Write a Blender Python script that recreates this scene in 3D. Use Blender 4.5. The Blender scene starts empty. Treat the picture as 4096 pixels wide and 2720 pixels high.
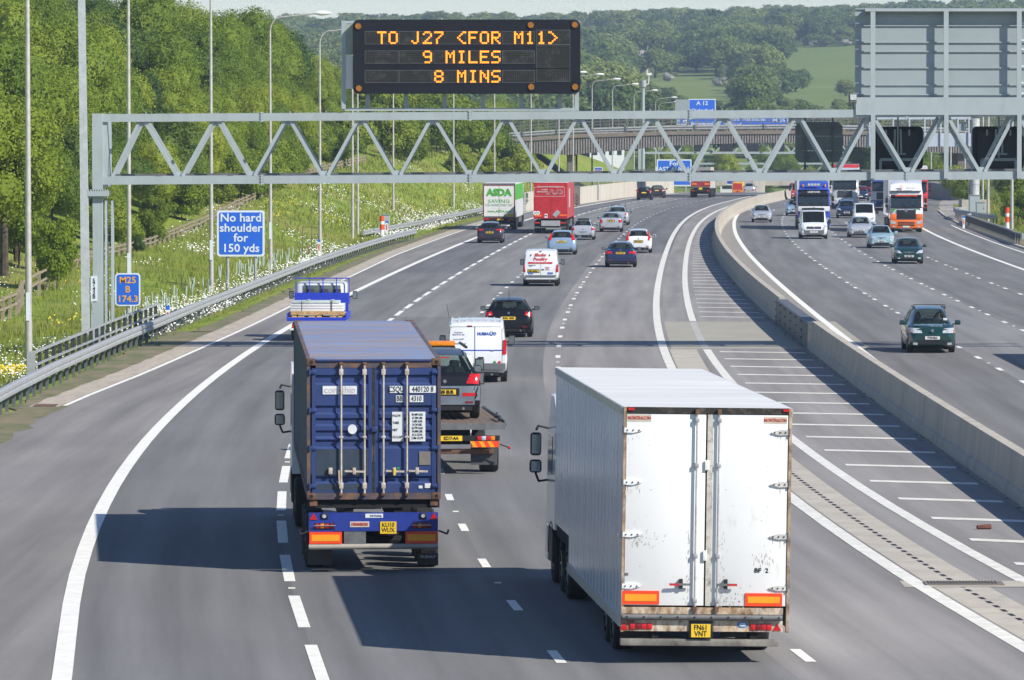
import bpy, bmesh, math, random
from mathutils import Vector, Matrix, noise
from math import radians, sin, cos, pi, sqrt
random.seed(7)
S = bpy.context.scene
COL = S.collection
# ---------------- camera, sky, sun, exposure
FPX, VH, H = 5509.0, 121.0, 8.25          # focal length in px of a 1024 wide frame, horizon row, camera height
camd = bpy.data.cameras.new('camera'); cam = bpy.data.objects.new('camera', camd); COL.objects.link(cam)
S.camera = cam
PITCH = math.atan((340 - VH) / FPX)
camd.sensor_width = 36; camd.lens = 36 * FPX / 1024; camd.clip_start = 1; camd.clip_end = 30000
cam.location = (0, 0, H); cam.rotation_euler = (radians(90) - PITCH, 0, 0)
HAZE = 0.00016
SUN = Vector((1.03, -0.75, 1.0)).normalized()
W = bpy.data.worlds.new('World'); S.world = W; W.use_nodes = True
wn = W.node_tree; bg = wn.nodes['Background']
sky = wn.nodes.new('ShaderNodeTexSky'); sky.sky_type = 'NISHITA'; sky.sun_disc = False
sky.sun_elevation = math.asin(SUN.z); sky.sun_rotation = math.atan2(SUN.x, SUN.y)
sky.air_density = 1.0; sky.dust_density = 0.0; sky.ozone_density = 1.0; sky.altitude = 50
wb_ = wn.nodes.new('ShaderNodeVectorMath'); wb_.operation = 'MULTIPLY'; wb_.inputs[1].default_value = (0.87, 0.955, 1.17)
wn.links.new(sky.outputs[0], wb_.inputs[0]); wn.links.new(wb_.outputs[0], bg.inputs[0]); bg.inputs[1].default_value = 0.085
sl = bpy.data.lights.new('sun', 'SUN'); sun = bpy.data.objects.new('sun', sl); COL.objects.link(sun)
sl.energy = 4.6; sl.angle = radians(0.53); sl.color = (1.0, 0.95, 0.86)
sun.rotation_euler = SUN.to_track_quat('Z', 'Y').to_euler(); sun.location = (60, -40, 60)
S.view_settings.view_transform = 'Standard'; S.view_settings.look = 'None'
S.view_settings.exposure = 0.46; S.view_settings.gamma = 1; S.view_settings.use_curve_mapping = False
try:
    S.cycles.max_bounces = 6; S.cycles.transparent_max_bounces = 8; S.cycles.volume_bounces = 0
except Exception: pass

# ---------------- lines of the road, metres (x to the right, y ahead), every 20 m from y = 40
TAB={
'L0':[-6.13,-7.43,-8.72,-10.06,-11.01,-11.56,-11.8,-11.78,-11.55,-11.17,-10.68,-10.09,-9.44,-8.74,-8.01,-7.24,-6.45,-5.63,-4.78,-3.87,-2.92,-1.89,-0.78,0.44,1.77,3.24,4.85,6.63,8.58,10.5,12.5,14.59,16.78,19.05,21.42,23.88,26.43,29.07,31.8,34.62,37.53,40.54,43.63,46.81,50.09,53.46,56.92,60.46,64.1],
'L1':[-4.02,-5.31,-6.6,-7.93,-8.87,-9.42,-9.64,-9.61,-9.37,-8.97,-8.45,-7.85,-7.17,-6.45,-5.69,-4.9,-4.07,-3.22,-2.33,-1.39,-0.4,0.67,1.83,3.08,4.46,5.97,7.64,9.47,11.48,13.44,15.5,17.65,19.88,22.21,24.63,27.14,29.75,32.44,35.22,38.1,41.06,44.12,47.26,50.5,53.83,57.25,60.76,64.36,68.05],
'D1':[-0.11,-1.41,-2.72,-4.07,-5.03,-5.59,-5.84,-5.83,-5.62,-5.25,-4.76,-4.18,-3.54,-2.86,-2.13,-1.38,-0.6,0.21,1.05,1.94,2.89,3.91,5.01,6.21,7.53,8.99,10.59,12.36,14.3,16.21,18.2,20.28,22.46,24.72,27.08,29.52,32.06,34.69,37.41,40.22,43.12,46.12,49.2,52.37,55.64,58.99,62.44,65.98,69.61],
'D2':[3.67,2.34,1.01,-0.37,-1.35,-1.94,-2.21,-2.23,-2.04,-1.69,-1.23,-0.68,-0.07,0.6,1.3,2.02,2.78,3.56,4.38,5.25,6.17,7.16,8.24,9.42,10.71,12.14,13.72,15.47,17.39,19.26,21.23,23.29,25.44,27.68,30.01,32.43,34.94,37.55,40.24,43.03,45.91,48.87,51.93,55.08,58.32,61.65,65.07,68.59,72.19],
'D3':[7.53,6.18,4.83,3.44,2.44,1.83,1.55,1.52,1.69,2.01,2.46,2.99,3.59,4.24,4.92,5.63,6.37,7.14,7.94,8.79,9.7,10.67,11.73,12.89,14.17,15.59,17.15,18.87,20.78,22.64,24.59,26.63,28.76,30.99,33.3,35.71,38.2,40.79,43.47,46.24,49.1,52.05,55.09,58.22,61.45,64.76,68.17,71.66,75.25],
'LA':[11.05,9.75,8.44,7.09,6.13,5.56,5.3,5.3,5.49,5.83,6.28,6.82,7.42,8.06,8.73,9.43,10.15,10.89,11.66,12.48,13.34,14.27,15.28,16.39,17.61,18.96,20.45,22.1,23.93,25.71,27.58,29.55,31.6,33.75,35.99,38.32,40.74,43.25,45.85,48.54,51.32,54.2,57.16,60.22,63.36,66.6,69.93,73.35,76.86],
'LB':[13.37,11.95,10.54,9.08,8.01,7.34,7.0,6.92,7.04,7.32,7.73,8.23,8.79,9.41,10.07,10.76,11.48,12.24,13.04,13.89,14.79,15.77,16.85,18.02,19.32,20.76,22.35,24.1,26.04,27.94,29.92,31.99,34.16,36.42,38.77,41.2,43.73,46.36,49.07,51.87,54.76,57.75,60.82,63.99,67.25,70.59,74.03,77.56,81.18],
'BB':[11.69,11.49,11.29,11.09,10.92,10.8,10.72,10.69,10.72,10.8,10.94,11.13,11.4,11.73,12.13,12.62,13.18,13.84,14.58,15.43,16.39,17.46,18.65,19.97,21.42,23.02,24.77,26.68,28.76,30.81,32.94,35.17,37.48,39.89,42.38,44.97,47.65,50.42,53.28,56.23,59.28,62.41,65.64,68.95,72.36,75.85,79.44,83.12,86.89],
'R0':[11.54,11.64,11.74,11.85,11.96,12.08,12.23,12.39,12.57,12.78,13.01,13.27,13.57,13.9,14.28,14.7,15.18,15.72,16.31,16.98,17.73,18.55,19.47,20.48,21.6,22.84,24.19,25.68,27.3,28.9,30.59,32.37,34.25,36.21,38.27,40.41,42.65,44.98,47.4,49.9,52.51,55.2,57.98,60.85,63.82,66.87,70.02,73.25,76.58],
'RD1':[16.25,16.2,16.16,16.11,16.09,16.1,16.13,16.2,16.3,16.44,16.63,16.85,17.13,17.45,17.83,18.28,18.79,19.37,20.03,20.77,21.6,22.53,23.57,24.71,25.98,27.37,28.9,30.57,32.4,34.19,36.08,38.05,40.12,42.28,44.53,46.87,49.3,51.82,54.43,57.14,59.93,62.82,65.79,68.86,72.02,75.27,78.61,82.04,85.56],
'RD2':[20.1,20.05,19.99,19.93,19.89,19.88,19.9,19.95,20.04,20.17,20.34,20.55,20.81,21.12,21.49,21.92,22.41,22.98,23.62,24.35,25.17,26.09,27.1,28.24,29.49,30.86,32.38,34.03,35.85,37.63,39.5,41.46,43.51,45.65,47.89,50.21,52.63,55.14,57.74,60.43,63.21,66.08,69.04,72.09,75.24,78.47,81.8,85.21,88.72],
'RD3':[24.4,24.29,24.17,24.06,23.97,23.9,23.87,23.87,23.91,23.98,24.09,24.25,24.45,24.71,25.02,25.4,25.84,26.35,26.94,27.62,28.38,29.24,30.21,31.28,32.48,33.8,35.26,36.87,38.62,40.35,42.17,44.07,46.07,48.16,50.34,52.61,54.98,57.43,59.97,62.61,65.33,68.15,71.06,74.06,77.15,80.33,83.6,86.96,90.41],
'R1':[27.29,27.24,27.18,27.13,27.1,27.1,27.12,27.18,27.28,27.41,27.58,27.8,28.07,28.39,28.76,29.19,29.7,30.27,30.92,31.66,32.48,33.4,34.43,35.56,36.82,38.2,39.72,41.39,43.21,44.99,46.87,48.84,50.9,53.05,55.29,57.62,60.04,62.56,65.16,67.86,70.64,73.52,76.49,79.55,82.7,85.94,89.27,92.69,96.2],
'R2':[30.67,30.58,30.5,30.42,30.35,30.32,30.32,30.35,30.41,30.51,30.66,30.84,31.08,31.36,31.71,32.11,32.58,33.13,33.75,34.45,35.25,36.14,37.13,38.24,39.46,40.82,42.31,43.94,45.73,47.48,49.33,51.27,53.29,55.41,57.62,59.92,62.32,64.8,67.37,70.04,72.79,75.64,78.58,81.61,84.73,87.94,91.24,94.63,98.11],
}
for _y, _v in ((40, -13.5), (60, -13.45), (80, -13.4), (100, -13.35), (120, -13.3), (140, -13.2), (160, -12.95), (180, -12.05), (200, -11.3), (220, -10.6), (240, -10.02), (260, -9.5), (280, -8.98), (300, -8.4), (320, -7.82)): TAB['L0'][(_y-40)//20] = _v
for _k in TAB:                              # straight beyond the crest of the road
    _t = TAB[_k]; _s = (_t[30]-_t[28])/2
    for _i in range(31, 49): _t[_i] = round(_t[_i-1]+_s, 2)
def X(k, y):
    t = TAB[k]; q = (y - 40) / 20.0
    if q <= 0: return t[0] + (t[1] - t[0]) * q
    if q >= 48: return t[48] + (t[48] - t[47]) * (q - 48)
    i = min(int(q), 47); f = q - i
    p0 = t[i-1] if i > 0 else 2*t[0]-t[1]; p1 = t[i]; p2 = t[i+1]; p3 = t[i+2] if i < 47 else 2*t[48]-t[47]
    return 0.5*((2*p1)+(-p0+p2)*f+(2*p0-5*p1+4*p2-p3)*f*f+(-p0+3*p1-3*p2+p3)*f**3)
def ZG(y):
    y = min(y, 900.0)
    return -2.5e-6 * max(0.0, y - 200) ** 2 - 3.7e-5 * max(0.0, y - 610) ** 2
def PT(u, v, y):                          # a photo point (1024 x 680) at distance y
    return Vector(((u - 512) / FPX * y, y, H - (v - VH) / FPX * y))
def SC(y): return FPX / y
def GY(v):                                # distance of the road surface seen at row v
    y = FPX * H / (v - VH)
    for _ in range(30): y = FPX * (H - ZG(y)) / (v - VH)
    return y
def GP(u, v):
    y = GY(v); return Vector(((u - 512) / FPX * y, y, ZG(y)))
def sm(a, b, x):
    t = max(0.0, min(1.0, (x - a) / (b - a))); return t*t*(3-2*t)
def lerp(a, b, t): return a + (b - a) * t
def interp(tab, x):
    if x <= tab[0][0]: return tab[0][1]
    for (a, p), (b, q) in zip(tab, tab[1:]):
        if x <= b: return p + (q - p) * (x - a) / (b - a)
    return tab[-1][1]

# ---------------- materials
MATS = {}
def rgb(h):
    h = h.lstrip('#'); c = [int(h[i:i+2], 16)/255 for i in (0, 2, 4)]
    return tuple(((x+0.055)/1.055)**2.4 if x > 0.04045 else x/12.92 for x in c)
def mat(name, col, rough=0.6, metal=0.0, var=0.12, scale=3.0, bump=0.0, bscale=30.0, col2=None, dirt=None, dirtamt=0.5,
        dscale=1.5, stretch=(1, 1, 1), coat=0.0, spec=0.5, emit=None, es=0, trans=0.0, coord='Object', dlo=.5, dhi=.7):
    if name in MATS: return MATS[name]
    m = bpy.data.materials.new(name); MATS[name] = m; m.use_nodes = True
    nt = m.node_tree; n = nt.nodes; l = nt.links; b = n['Principled BSDF']
    b.inputs['Roughness'].default_value = rough; b.inputs['Metallic'].default_value = metal
    b.inputs['Specular IOR Level'].default_value = spec
    if coat: b.inputs['Coat Weight'].default_value = coat; b.inputs['Coat Roughness'].default_value = 0.05
    tc = n.new('ShaderNodeTexCoord'); mp = n.new('ShaderNodeMapping'); mp.inputs['Scale'].default_value = stretch
    l.new(tc.outputs[coord], mp.inputs[0])
    c2 = col2 if col2 else tuple(x*(1-var*2) for x in col); c1 = col if col2 else tuple(min(1, x*(1+var)) for x in col)
    nz = n.new('ShaderNodeTexNoise'); nz.inputs['Scale'].default_value = scale; nz.inputs['Detail'].default_value = 6
    nz.inputs['Roughness'].default_value = 0.62
    l.new(mp.outputs[0], nz.inputs['Vector'])
    cr = n.new('ShaderNodeValToRGB'); cr.color_ramp.elements[0].position = 0.33; cr.color_ramp.elements[1].position = 0.67
    cr.color_ramp.elements[0].color = (*c2, 1); cr.color_ramp.elements[1].color = (*c1, 1)
    l.new(nz.outputs['Fac'], cr.inputs[0]); out = cr.outputs[0]
    if dirt:
        n2 = n.new('ShaderNodeTexNoise'); n2.inputs['Scale'].default_value = dscale; n2.inputs['Detail'].default_value = 8
        n2.inputs['Roughness'].default_value = 0.7
        l.new(mp.outputs[0], n2.inputs['Vector'])
        mr = n.new('ShaderNodeMapRange'); mr.inputs[1].default_value = dlo; mr.inputs[2].default_value = dhi
        mr.inputs[4].default_value = dirtamt
        l.new(n2.outputs['Fac'], mr.inputs[0])
        mx = n.new('ShaderNodeMixRGB'); mx.inputs[2].default_value = (*dirt, 1)
        l.new(mr.outputs[0], mx.inputs[0]); l.new(out, mx.inputs[1]); out = mx.outputs[0]
    l.new(out, b.inputs['Base Color'])
    if bump:
        n3 = n.new('ShaderNodeTexNoise'); n3.inputs['Scale'].default_value = bscale; n3.inputs['Detail'].default_value = 4
        l.new(mp.outputs[0], n3.inputs['Vector'])
        bp = n.new('ShaderNodeBump'); bp.inputs['Strength'].default_value = bump; bp.inputs['Distance'].default_value = 0.02
        l.new(n3.outputs['Fac'], bp.inputs['Height']); l.new(bp.outputs[0], b.inputs['Normal'])
    if emit:
        b.inputs['Emission Color'].default_value = (*emit, 1); b.inputs['Emission Strength'].default_value = es
    if trans: b.inputs['Transmission Weight'].default_value = trans
    return m
def asphalt(name, a, b, track=0.0, stain=0.36):
    m = mat(name, a, rough=0.9, col2=b, scale=0.09, bump=0.25, bscale=14, spec=0.25)
    nt = m.node_tree; n = nt.nodes; l = nt.links; bs = n['Principled BSDF']
    src = bs.inputs['Base Color'].links[0].from_socket
    g = n.new('ShaderNodeTexNoise'); g.inputs['Scale'].default_value = 9; g.inputs['Detail'].default_value = 3
    tc = n.new('ShaderNodeTexCoord'); l.new(tc.outputs['Object'], g.inputs['Vector'])
    s = n.new('ShaderNodeTexNoise'); s.inputs['Scale'].default_value = 1.0; s.inputs['Detail'].default_value = 5
    mp = n.new('ShaderNodeMapping'); mp.inputs['Scale'].default_value = (1.4, 0.035, 1); l.new(tc.outputs['UV'], mp.inputs[0]); l.new(mp.outputs[0], s.inputs['Vector'])
    ma = n.new('ShaderNodeMath'); ma.operation = 'MULTIPLY_ADD'; ma.inputs[1].default_value = 0.22; ma.inputs[2].default_value = 0.89
    l.new(g.outputs['Fac'], ma.inputs[0])
    mb = n.new('ShaderNodeMath'); mb.operation = 'MULTIPLY_ADD'; mb.inputs[1].default_value = 0.7*stain/0.25; mb.inputs[2].default_value = 1-0.35*stain/0.25
    l.new(s.outputs['Fac'], mb.inputs[0])
    sx = n.new('ShaderNodeSeparateXYZ'); l.new(tc.outputs['UV'], sx.inputs[0])
    wv = n.new('ShaderNodeMath'); wv.operation = 'MULTIPLY_ADD'; wv.inputs[1].default_value = 2*pi/1.84; wv.inputs[2].default_value = 1.2; l.new(sx.outputs[0], wv.inputs[0])
    co = n.new('ShaderNodeMath'); co.operation = 'COSINE'; l.new(wv.outputs[0], co.inputs[0])
    wm = n.new('ShaderNodeMath'); wm.operation = 'MULTIPLY_ADD'; wm.inputs[1].default_value = .045; l.new(co.outputs[0], wm.inputs[0]); l.new(mb.outputs[0], wm.inputs[2]); mb = wm
    fg_ = n.new('ShaderNodeTexNoise'); fg_.inputs['Scale'].default_value = 38; fg_.inputs['Detail'].default_value = 2; l.new(tc.outputs['Object'], fg_.inputs['Vector'])
    fm_ = n.new('ShaderNodeMath'); fm_.operation = 'MULTIPLY_ADD'; fm_.inputs[1].default_value = .30; l.new(fg_.outputs['Fac'], fm_.inputs[0])
    fa_ = n.new('ShaderNodeMath'); fa_.operation = 'SUBTRACT'; fa_.inputs[1].default_value = .15; l.new(mb.outputs[0], fa_.inputs[0]); l.new(fa_.outputs[0], fm_.inputs[2]); mb = fm_
    mc = n.new('ShaderNodeMath'); mc.operation = 'MULTIPLY'; l.new(ma.outputs[0], mc.inputs[0]); l.new(mb.outputs[0], mc.inputs[1])
    v = n.new('ShaderNodeVectorMath'); v.operation = 'SCALE'; l.new(src, v.inputs[0]); l.new(mc.outputs[0], v.inputs['Scale'])
    l.new(v.outputs[0], bs.inputs['Base Color'])
    return m
M_as1 = asphalt('asphalt_grey_blue', (.178, .175, .171), (.157, .154, .151))
M_as2 = asphalt('asphalt_dark', (.152, .151, .156), (.132, .132, .138))
M_as3 = asphalt('asphalt_warm', (.255, .24, .23), (.228, .215, .206))
M_as4 = asphalt('asphalt_shoulder', (.228, .216, .203), (.196, .186, .177))
M_med = asphalt('asphalt_median', (.265, .252, .238), (.232, .22, .21))
M_paint = mat('road_paint', (.80, .78, .71), rough=.75, var=.05, scale=2, dirt=(.45, .43, .4), dirtamt=.35, dscale=6)
M_paint2 = mat('road_paint_worn', (.72, .70, .63), rough=.8, var=.08, scale=2, dirt=(.3, .28, .27), dirtamt=.5, dscale=5)
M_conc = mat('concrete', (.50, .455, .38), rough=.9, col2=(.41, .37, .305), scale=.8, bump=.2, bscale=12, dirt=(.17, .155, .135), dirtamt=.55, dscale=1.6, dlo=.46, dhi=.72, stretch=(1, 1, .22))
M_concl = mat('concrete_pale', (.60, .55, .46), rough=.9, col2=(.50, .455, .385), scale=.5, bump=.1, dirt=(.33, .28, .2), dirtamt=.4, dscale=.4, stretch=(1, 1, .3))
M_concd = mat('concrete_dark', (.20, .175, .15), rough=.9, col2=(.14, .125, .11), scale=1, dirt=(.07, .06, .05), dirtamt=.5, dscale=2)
M_slab = mat('concrete_slab', (.37, .35, .28), rough=.9, col2=(.31, .29, .24), scale=.6, bump=.1, dirt=(.2, .18, .15), dirtamt=.4, dscale=1.2)
M_galv = mat('galvanised_steel', (.42, .43, .43), rough=.55, metal=.35, var=.1, scale=4, dirt=(.24, .24, .23), dirtamt=.4, dscale=5)
M_galvd = mat('weathered_steel', (.16, .165, .165), rough=.6, metal=.3, var=.15, scale=5, dirt=(.09, .08, .07), dirtamt=.5, dscale=4)
M_pole = mat('lamp_pole_steel', (.50, .48, .44), rough=.55, metal=.3, var=.1, scale=3, dirt=(.33, .31, .27), dirtamt=.5, dscale=2)
M_gan = mat('gantry_paint', (.36, .41, .42), rough=.45, var=.035, scale=1.2, dirt=(.28, .30, .29), dirtamt=.45, dscale=2.5, stretch=(1, 1, .4))
M_gan2 = mat('gantry_panel_paint', (.29, .335, .345), rough=.5, var=.03, scale=.8, dirt=(.3, .34, .35), dirtamt=.25, dscale=1.5)
M_white = mat('white_paint', (.78, .78, .76), rough=.35, var=.02, coat=.2)
M_black = mat('black_plastic', (.012, .012, .013), rough=.45, var=.1)
M_blackm = mat('black_matt', (.017, .018, .022), rough=.75, var=.15)
M_rub = mat('tyre_rubber', (.018, .018, .019), rough=.85, var=.2, scale=8)
M_rim = mat('wheel_rim_alloy', (.35, .35, .36), rough=.35, metal=.8, var=.1)
M_glass = mat('vehicle_glass', (.02, .028, .03), rough=.06, spec=.8, var=.1)
M_glassl = mat('vehicle_glass_light', (.11, .135, .13), rough=.12, spec=.8, var=.1)
M_mirror = mat('mirror_glass', (.35, .42, .45), rough=.08, metal=.9, var=.02)
M_red = mat('red_lens', (.55, .012, .015), rough=.15, spec=.6, var=.15, scale=20)
M_reddk = mat('red_lens_dark', (.22, .01, .012), rough=.2, spec=.6, var=.1)
M_orl = mat('amber_lens', (.75, .22, .01), rough=.15, var=.15, scale=15)
M_clear = mat('headlamp_lens', (.62, .66, .7), rough=.12, metal=.3, spec=.8, var=.25, scale=14)
M_yel = mat('plate_yellow', (.80, .52, .02), rough=.5, var=.03)
M_plw = mat('plate_white', (.72, .72, .70), rough=.5, var=.03)
M_blk = mat('print_black', (.01, .01, .01), rough=.6, var=.01)
M_blue = mat('sign_blue', (.012, .12, .62), rough=.5, var=.02)
M_signw = mat('sign_white', (.66, .71, .77), rough=.5, var=.02)
M_signo = mat('sign_amber', (.75, .36, .05), rough=.5, var=.02)
M_wood = mat('weathered_timber', (.38, .31, .22), rough=.9, col2=(.22, .18, .13), scale=6, stretch=(1, 1, .3))
M_rust = mat('rusty_steel', (.18, .085, .045), rough=.85, col2=(.07, .045, .035), scale=6, dirt=(.3, .17, .09), dirtamt=.6, dscale=3)

# ---------------- mesh helpers
class MB:
    def __init__(s): s.v = []; s.f = []; s.m = []; s.uv = None
    def add(s, vs, fs, mi=0, M=None):
        o = len(s.v)
        s.v += [tuple(M @ Vector(p)) if M else tuple(p) for p in vs]
        s.f += [tuple(o+i for i in f) for f in fs]; s.m += [mi]*len(fs); return s
    def box(s, x0, x1, y0, y1, z0, z1, mi=0, M=None, b=0.0):
        if b <= 0:
            vs = [(x0,y0,z0),(x1,y0,z0),(x1,y1,z0),(x0,y1,z0),(x0,y0,z1),(x1,y0,z1),(x1,y1,z1),(x0,y1,z1)]
            fs = [(0,3,2,1),(4,5,6,7),(0,1,5,4),(1,2,6,5),(2,3,7,6),(3,0,4,7)]
            return s.add(vs, fs, mi, M)
        c = []
        xs, ys, zs = (x0, x1), (y0, y1), (z0, z1)
        bm = bmesh.new(); bmesh.ops.create_cube(bm, size=1)
        for v in bm.verts: v.co = Vector((lerp(x0, x1, v.co.x+.5), lerp(y0, y1, v.co.y+.5), lerp(z0, z1, v.co.z+.5)))
        bmesh.ops.bevel(bm, geom=bm.edges[:], offset=b, segments=2, affect='EDGES', profile=.5)
        vs = [v.co.copy() for v in bm.verts]; bm.verts.index_update(); fs = [[v.index for v in f.verts] for f in bm.faces]; bm.free()
        return s.add(vs, fs, mi, M)
    def cyl(s, a, b, r0, r1=None, n=10, mi=0, cap=True):
        a = Vector(a); b = Vector(b); r1 = r0 if r1 is None else r1
        d = (b-a).normalized(); q = d.to_track_quat('Z', 'Y').to_matrix()
        vs = []; 
        for c, r in ((a, r0), (b, r1)):
            for i in range(n):
                t = 2*pi*i/n; vs.append(c + q @ Vector((cos(t)*r, sin(t)*r, 0)))
        fs = [(i, (i+1) % n, n+(i+1) % n, n+i) for i in range(n)]
        if cap: fs += [tuple(range(n-1, -1, -1)), tuple(range(n, 2*n))]
        return s.add(vs, fs, mi)
    def tube(s, pts, r, n=8, mi=0):
        for a, b in zip(pts, pts[1:]): s.cyl(a, b, r, r, n, mi)
        return s
    def bar(s, a, b, w, h, mi=0, up=(0, 0, 1)):         # square section member from a to b
        a = Vector(a); b = Vector(b); d = (b-a).normalized(); up = Vector(up)
        sx = d.cross(up); sx = sx.normalized() if sx.length > 1e-4 else Vector((1, 0, 0)); sz = sx.cross(d)
        vs = []
        for c in (a, b):
            for i, j in ((-1,-1),(1,-1),(1,1),(-1,1)): vs.append(c + sx*(w/2*i) + sz*(h/2*j))
        return s.add(vs, [(0,1,2,3),(7,6,5,4),(0,4,5,1),(1,5,6,2),(2,6,7,3),(3,7,4,0)], mi)
    def prism(s, poly, ax, lo, hi, mi=0):               # poly: 2-d outline; ax: axis of extrusion
        n = len(poly)
        def mk(p, t): return {'x': (t, p[0], p[1]), 'y': (p[0], t, p[1]), 'z': (p[0], p[1], t)}[ax]
        vs = [mk(p, lo) for p in poly] + [mk(p, hi) for p in poly]
        fs = [tuple(range(n)), tuple(range(2*n-1, n-1, -1))] + [((i+1) % n, i, n+i, n+(i+1) % n) for i in range(n)]
        return s.add(vs, fs, mi)
    def grid(s, rows, mi=0, close=False):
        n = len(rows[0]); o = []
        vs = [p for r in rows for p in r]
        fs = []
        for i in range(len(rows)-1):
            for j in range(n if close else n-1):
                k = (j+1) % n
                fs.append((i*n+j, i*n+k, (i+1)*n+k, (i+1)*n+j))
        return s.add(vs, fs, mi)
    def mesh(s, name, mats, smooth=None, fix=True):
        me = bpy.data.meshes.new(name); me.from_pydata(s.v, [], s.f)
        for m in (mats if isinstance(mats, (list, tuple)) else [mats]): me.materials.append(m)
        me.polygons.foreach_set('material_index', s.m)
        if fix:
            bm = bmesh.new(); bm.from_mesh(me); bmesh.ops.recalc_face_normals(bm, faces=bm.faces); bm.to_mesh(me); bm.free()
        if smooth is not None:
            me.polygons.foreach_set('use_smooth', [True]*len(me.polygons)); me.set_sharp_from_angle(angle=radians(smooth))
        me.update(); return me
    def build(s, name, mats, parent=None, smooth=None, loc=None, fix=True):
        return link(name, s.mesh(name, mats, smooth, fix), parent, loc)
def link(name, me, parent=None, loc=None, rot=None):
    o = bpy.data.objects.new(name, me); COL.objects.link(o)
    if parent: o.parent = parent
    if loc is not None: o.location = loc
    if rot is not None: o.rotation_euler = rot
    return o
def tag(o, label=None, cat=None, group=None, kind=None):
    if label: o['label'] = label
    if cat: o['category'] = cat
    if group: o['group'] = group
    if kind: o['kind'] = kind
    return o
def empty(name, loc=(0, 0, 0), rz=0, label=None, cat=None, group=None, kind=None):
    o = bpy.data.objects.new(name, None); COL.objects.link(o); o.location = loc; o.rotation_euler = (0, 0, rz)
    o.empty_display_size = .3
    return tag(o, label, cat, group, kind)
def copy_tree(o, parent=None):
    c = o.copy(); COL.objects.link(c); c.parent = parent
    for ch in list(o.children): copy_tree(ch, c)
    return c
def base_name(n): return n.split('.')[0]
def text(name, body, size, m, parent, loc, rot=(pi/2, 0, 0), bold=0.0, ext=0.004, ax='CENTER', sx=1.0, sp=1.0, lsp=1.0, shear=0):
    cu = bpy.data.curves.new(name, 'FONT'); cu.body = body; cu.size = size; cu.align_x = ax; cu.align_y = 'CENTER'
    cu.extrude = ext; cu.offset = bold; cu.resolution_u = 2; cu.space_character = sp; cu.space_line = lsp; cu.shear = shear
    t = bpy.data.objects.new('tmp', cu)
    me = bpy.data.meshes.new_from_object(t)
    bpy.data.objects.remove(t); bpy.data.curves.remove(cu); me.name = name; me.materials.clear(); me.materials.append(m)
    o = link(name, me, parent, loc, rot); o.scale = (sx, 1, 1); return o
# ================= GROUND, ROAD, MARKINGS
def C0(y): return X('L0', y)
FZ = [(0, -.35), (236, -.35), (262, .6), (276, 1.0), (320, 1.0), (352, 1.6), (375, 2.35), (433, 4.0), (477, 4.66), (560, 5.6), (650, 6.2), (760, 5.0), (900, 2.0)]
def ztl(x, y):                              # terrain height
    zl = ZG(y)
    o = X('L0', y) - x                      # metres left of the left carriageway edge
    r = x - X('R2', y)
    z = zl
    if y < 1000:
        k = 1 - sm(720, 960, y)
        if o > 1.6:
            zf = interp(FZ, y)
            base = zf * sm(2.2, 13.5, o)
            up = max(0, o-15)*0.34 if y < 620 else max(0, o-15)*0.12
            hill = min(up, interp([(380, 11.0), (470, 4.5), (560, 1.6), (900, 1.2)], y))
            z = zl + (base + hill) * k - 0.05*min(1, o-1.6)
        elif o > -1: z = zl - .03
        if r > 1.8:
            z = zl - .05 + (sm(2.5, 16, r)*4.2 + max(0, min(r-16, 20))*0.12) * k
    if y > 900:
        t = y - 900
        ys = [(900, 0), (1100, 4), (1300, 10), (1600, 19), (1900, 28.5), (2250, 41), (2600, 52), (2900, 55), (3600, 50), (9000, 40)]
        hz = interp(ys, y)
        f = sm(-400, 420, x) * .5 + .62
        und = noise.noise(Vector((x*.0045, y*.0022, 3.1))) * 5 * sm(1000, 2200, y)
        z = lerp(z, hz * (.885 + 0.15*sm(0, 260, x)) - 3*sm(-50, -300, x) + und, sm(900, 1150, y))
    return z
ys = []; y = 30.0
while y < 9000:
    ys.append(y); y += 5 if y < 320 else (8 if y < 720 else (22 if y < 1200 else (60 if y < 3200 else 600)))
offs = [-1600, -900, -600, -450, -340, -270, -220, -180, -150, -125, -105, -90, -78, -68, -60, -53, -47, -42, -37, -33, -29, -26, -23, -20.5, -18, -16, -14.2, -12.6, -11.2,
        -10, -8.8, -7.6, -6.5, -5.5, -4.6, -3.8, -3, -2.4, -1.9, -1.6, -1.2, 0, 5, 10, 15, 20, 25, 30, 35, 38, 41]
ro = [1.0, 1.5, 1.9, 2.6, 3.4, 4.4, 5.6, 7, 8.6, 10.4, 12.4, 14.6, 17, 20, 24, 29, 35, 43, 53, 66, 82, 102, 130, 165, 210, 270, 350, 460, 620, 900, 1600]
rows = []
for y in ys:
    yy = min(y, 900.); l = C0(yy); r = X('R2', yy); row = []
    for o in offs[:-2]: 
        if o <= 0: xx = l + o
        else: xx = l + (r-l) * o / 35.0
        if o > 35: continue
        row.append(xx)
    for o in ro: row.append(r + o)
    rows.append([(xx, y, ztl(xx, y) + (noise.noise(Vector((xx*.35, y*.18, 0)))*.12 if (xx < l-3 or xx > r+3) and y < 900 else 0)
                  - (.12 if l-.9 < xx < r+.9 and y < 900 else 0)) for xx in row])
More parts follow.
